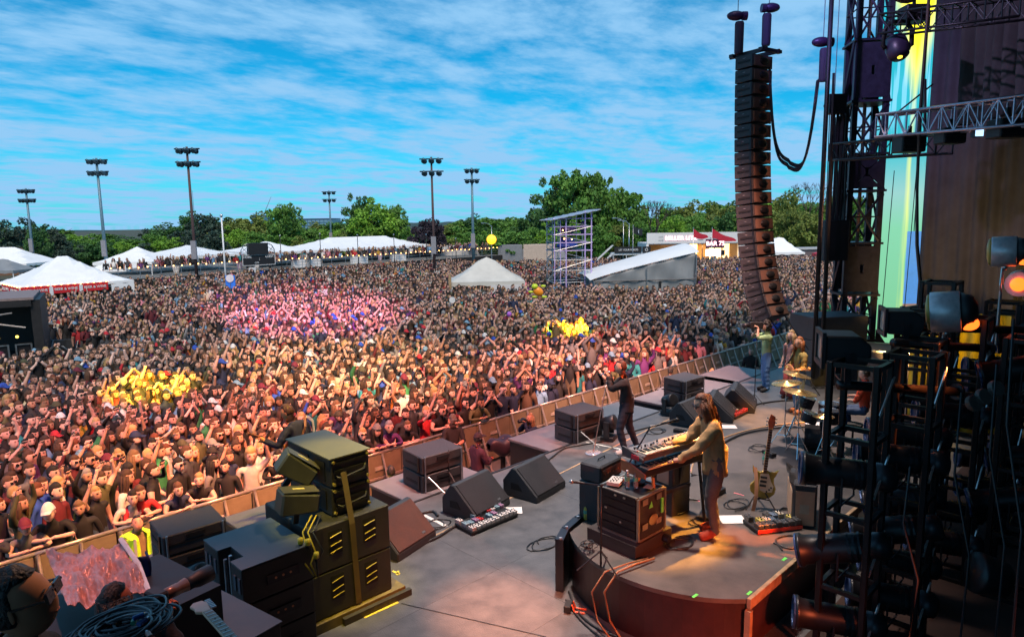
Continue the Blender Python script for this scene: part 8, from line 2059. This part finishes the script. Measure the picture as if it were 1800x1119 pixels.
lamp('roof lamp giving the riser floor its orange streak', (9.5, -1.0, 9.0), P(1325, 952, RZ), 7500, (1, .22, .05), rad(8), .8)
lamp('roof lamp lighting the singer red orange from the side', (11, 3.0, 11), P(1097, 675, 3.3), 3600, (1, .16, .04), rad(13), .7)
lamp('roof lamp lighting the bassist orange', (12.5, 3.5, 10.0), P(1405, 650, 3.3), 5500, (1, .36, .04), rad(16), .7)
lamp('roof lamp laying a salmon streak on the deck at the bottom', (2.0, 1.0, 12.0), P(880, 1075, DECK), 13000, (1, .34, .16), rad(10), .9)
lamp('roof lamp catching the tall speaker stack in olive yellow', (2.5, 5.0, 12.5), P(590, 840, 3.6), 3200, (1, .74, .10), rad(11), .8)
lamp('yellow floor light behind the lighting towers', (13.0, 1.0, 6.5), (16.0, 3.1, 3.2), 500, (1, .62, .03), rad(50), .9)
lamp('dim brown uplight on the drape behind the towers', (16.5, 4.6, 3.0), (22.6, 4.0, 5.5), 650, (1, .62, .22), rad(75), 1)
lamp('red light on the riser skirt', (4.5, -1.5, 4.5), P(1130, 1080, 2.3), 1100, (1, .16, .06), rad(40), .9)
lamp('warm lamp on the rear of the line array', (19.6, 2.5, 5.0), (17, 8, 8), 450, (1, .45, .28), rad(38), .9)
lamp('added fill lamp giving a dim neutral wash over the deck', (8, 6.6, 15.0), (7.5, 6.2, DECK), 6500, (1, .80, .70), rad(46), .9, .5)  # unseen fill, added to brighten the deck
lamp('added fill lamp giving a dim neutral wash over far centre stage', (15, 6.6, 15.0), (14, 7.0, DECK), 6500, (1, .80, .70), rad(46), .9, .5)  # second unseen fill, added for the far deck
lamp('violet wash on the masking drape high over the stage', (9, 6.5, 15.2), (19, 3.5, 11), 1400, (.75, .55, 1), rad(60), .9)
lamp('violet blue wash on the stage tower', (11, 6.6, 15.2), (21.5, 7.2, 10.5), 1800, (.3, .25, 1), rad(34), .9)
lamp('roof lamp catching the silver tarp in salmon light', (2.0, 6.6, 15.0), cen, 2300, (1, .36, .26), rad(22), .8)
lamp('small added lamp brightening the face of the man cropped by the corner', (6, 5.5, 13.0), hp, 1500, (1, .52, .28), rad(5), .8)  # unseen spot added only to light this face
# extra stage clutter: leads and boxes round the risers
r = random.Random(21)
spots_ = [('loose lead looping round the foot of the rack case', 1190, 960, RZ, .16), ('loose lead curled beside the sustain pedal plate', 1225, 920, RZ, .14), ('loose lead lying between the player and the gold guitar', 1290, 890, RZ, .18), ('lead coiled in front of the tan guitar amplifier', 1380, 905, RZ, .15), ('lead coiled at the drum kit edge', 1370, 838, 2.26, .2), ('leads curled between drum riser and deck seam', 1330, 790, 2.26, .2), ('lead lying on the deck beside the centre wedge', 1150, 760, DECK, .2), ('lead curled behind the rust wedge', 760, 925, DECK, .2), ('lead lying by the tall microphone stand base', 1310, 712, DECK, .25), ('slack lead on the deck left of the riser kerb', 950, 960, DECK, .2)]
for lb, px, py, z, R in spots_:
    c = P(px, py, z); ph = r.uniform(0, 6)
    pts_ = [c+Vector((R*math.cos(ph+a)*(1+.25*math.sin(1.7*a))+.03*a*.4, R*.75*math.sin(ph+a), .012+.006*math.sin(3*a))) for a in [k*.42 for k in range(34)]]
    cable(lb, pts_, .008)
for lb, px, py, z in (('black multi-socket box on the riser behind the player', 1262, 868, RZ), ('small stage box with leads beside the drum riser', 1352, 800, 2.26), ('small black stage box at the back of the wedges', 1195, 760, DECK)):
    p = P(px, py, z); t = thing('stage_box', lb, 'box', p, r.uniform(0, 3)); MB().box((0, 0, .04), (.26, .11, .07)).build('body', BLACK, t, bev=.006)
    for k in range(4): MB().cyl((-.09+.06*k, 0, .0755), (-.09+.06*k, 0, .083), .018, n=10).build('socket', DKMETAL, t)
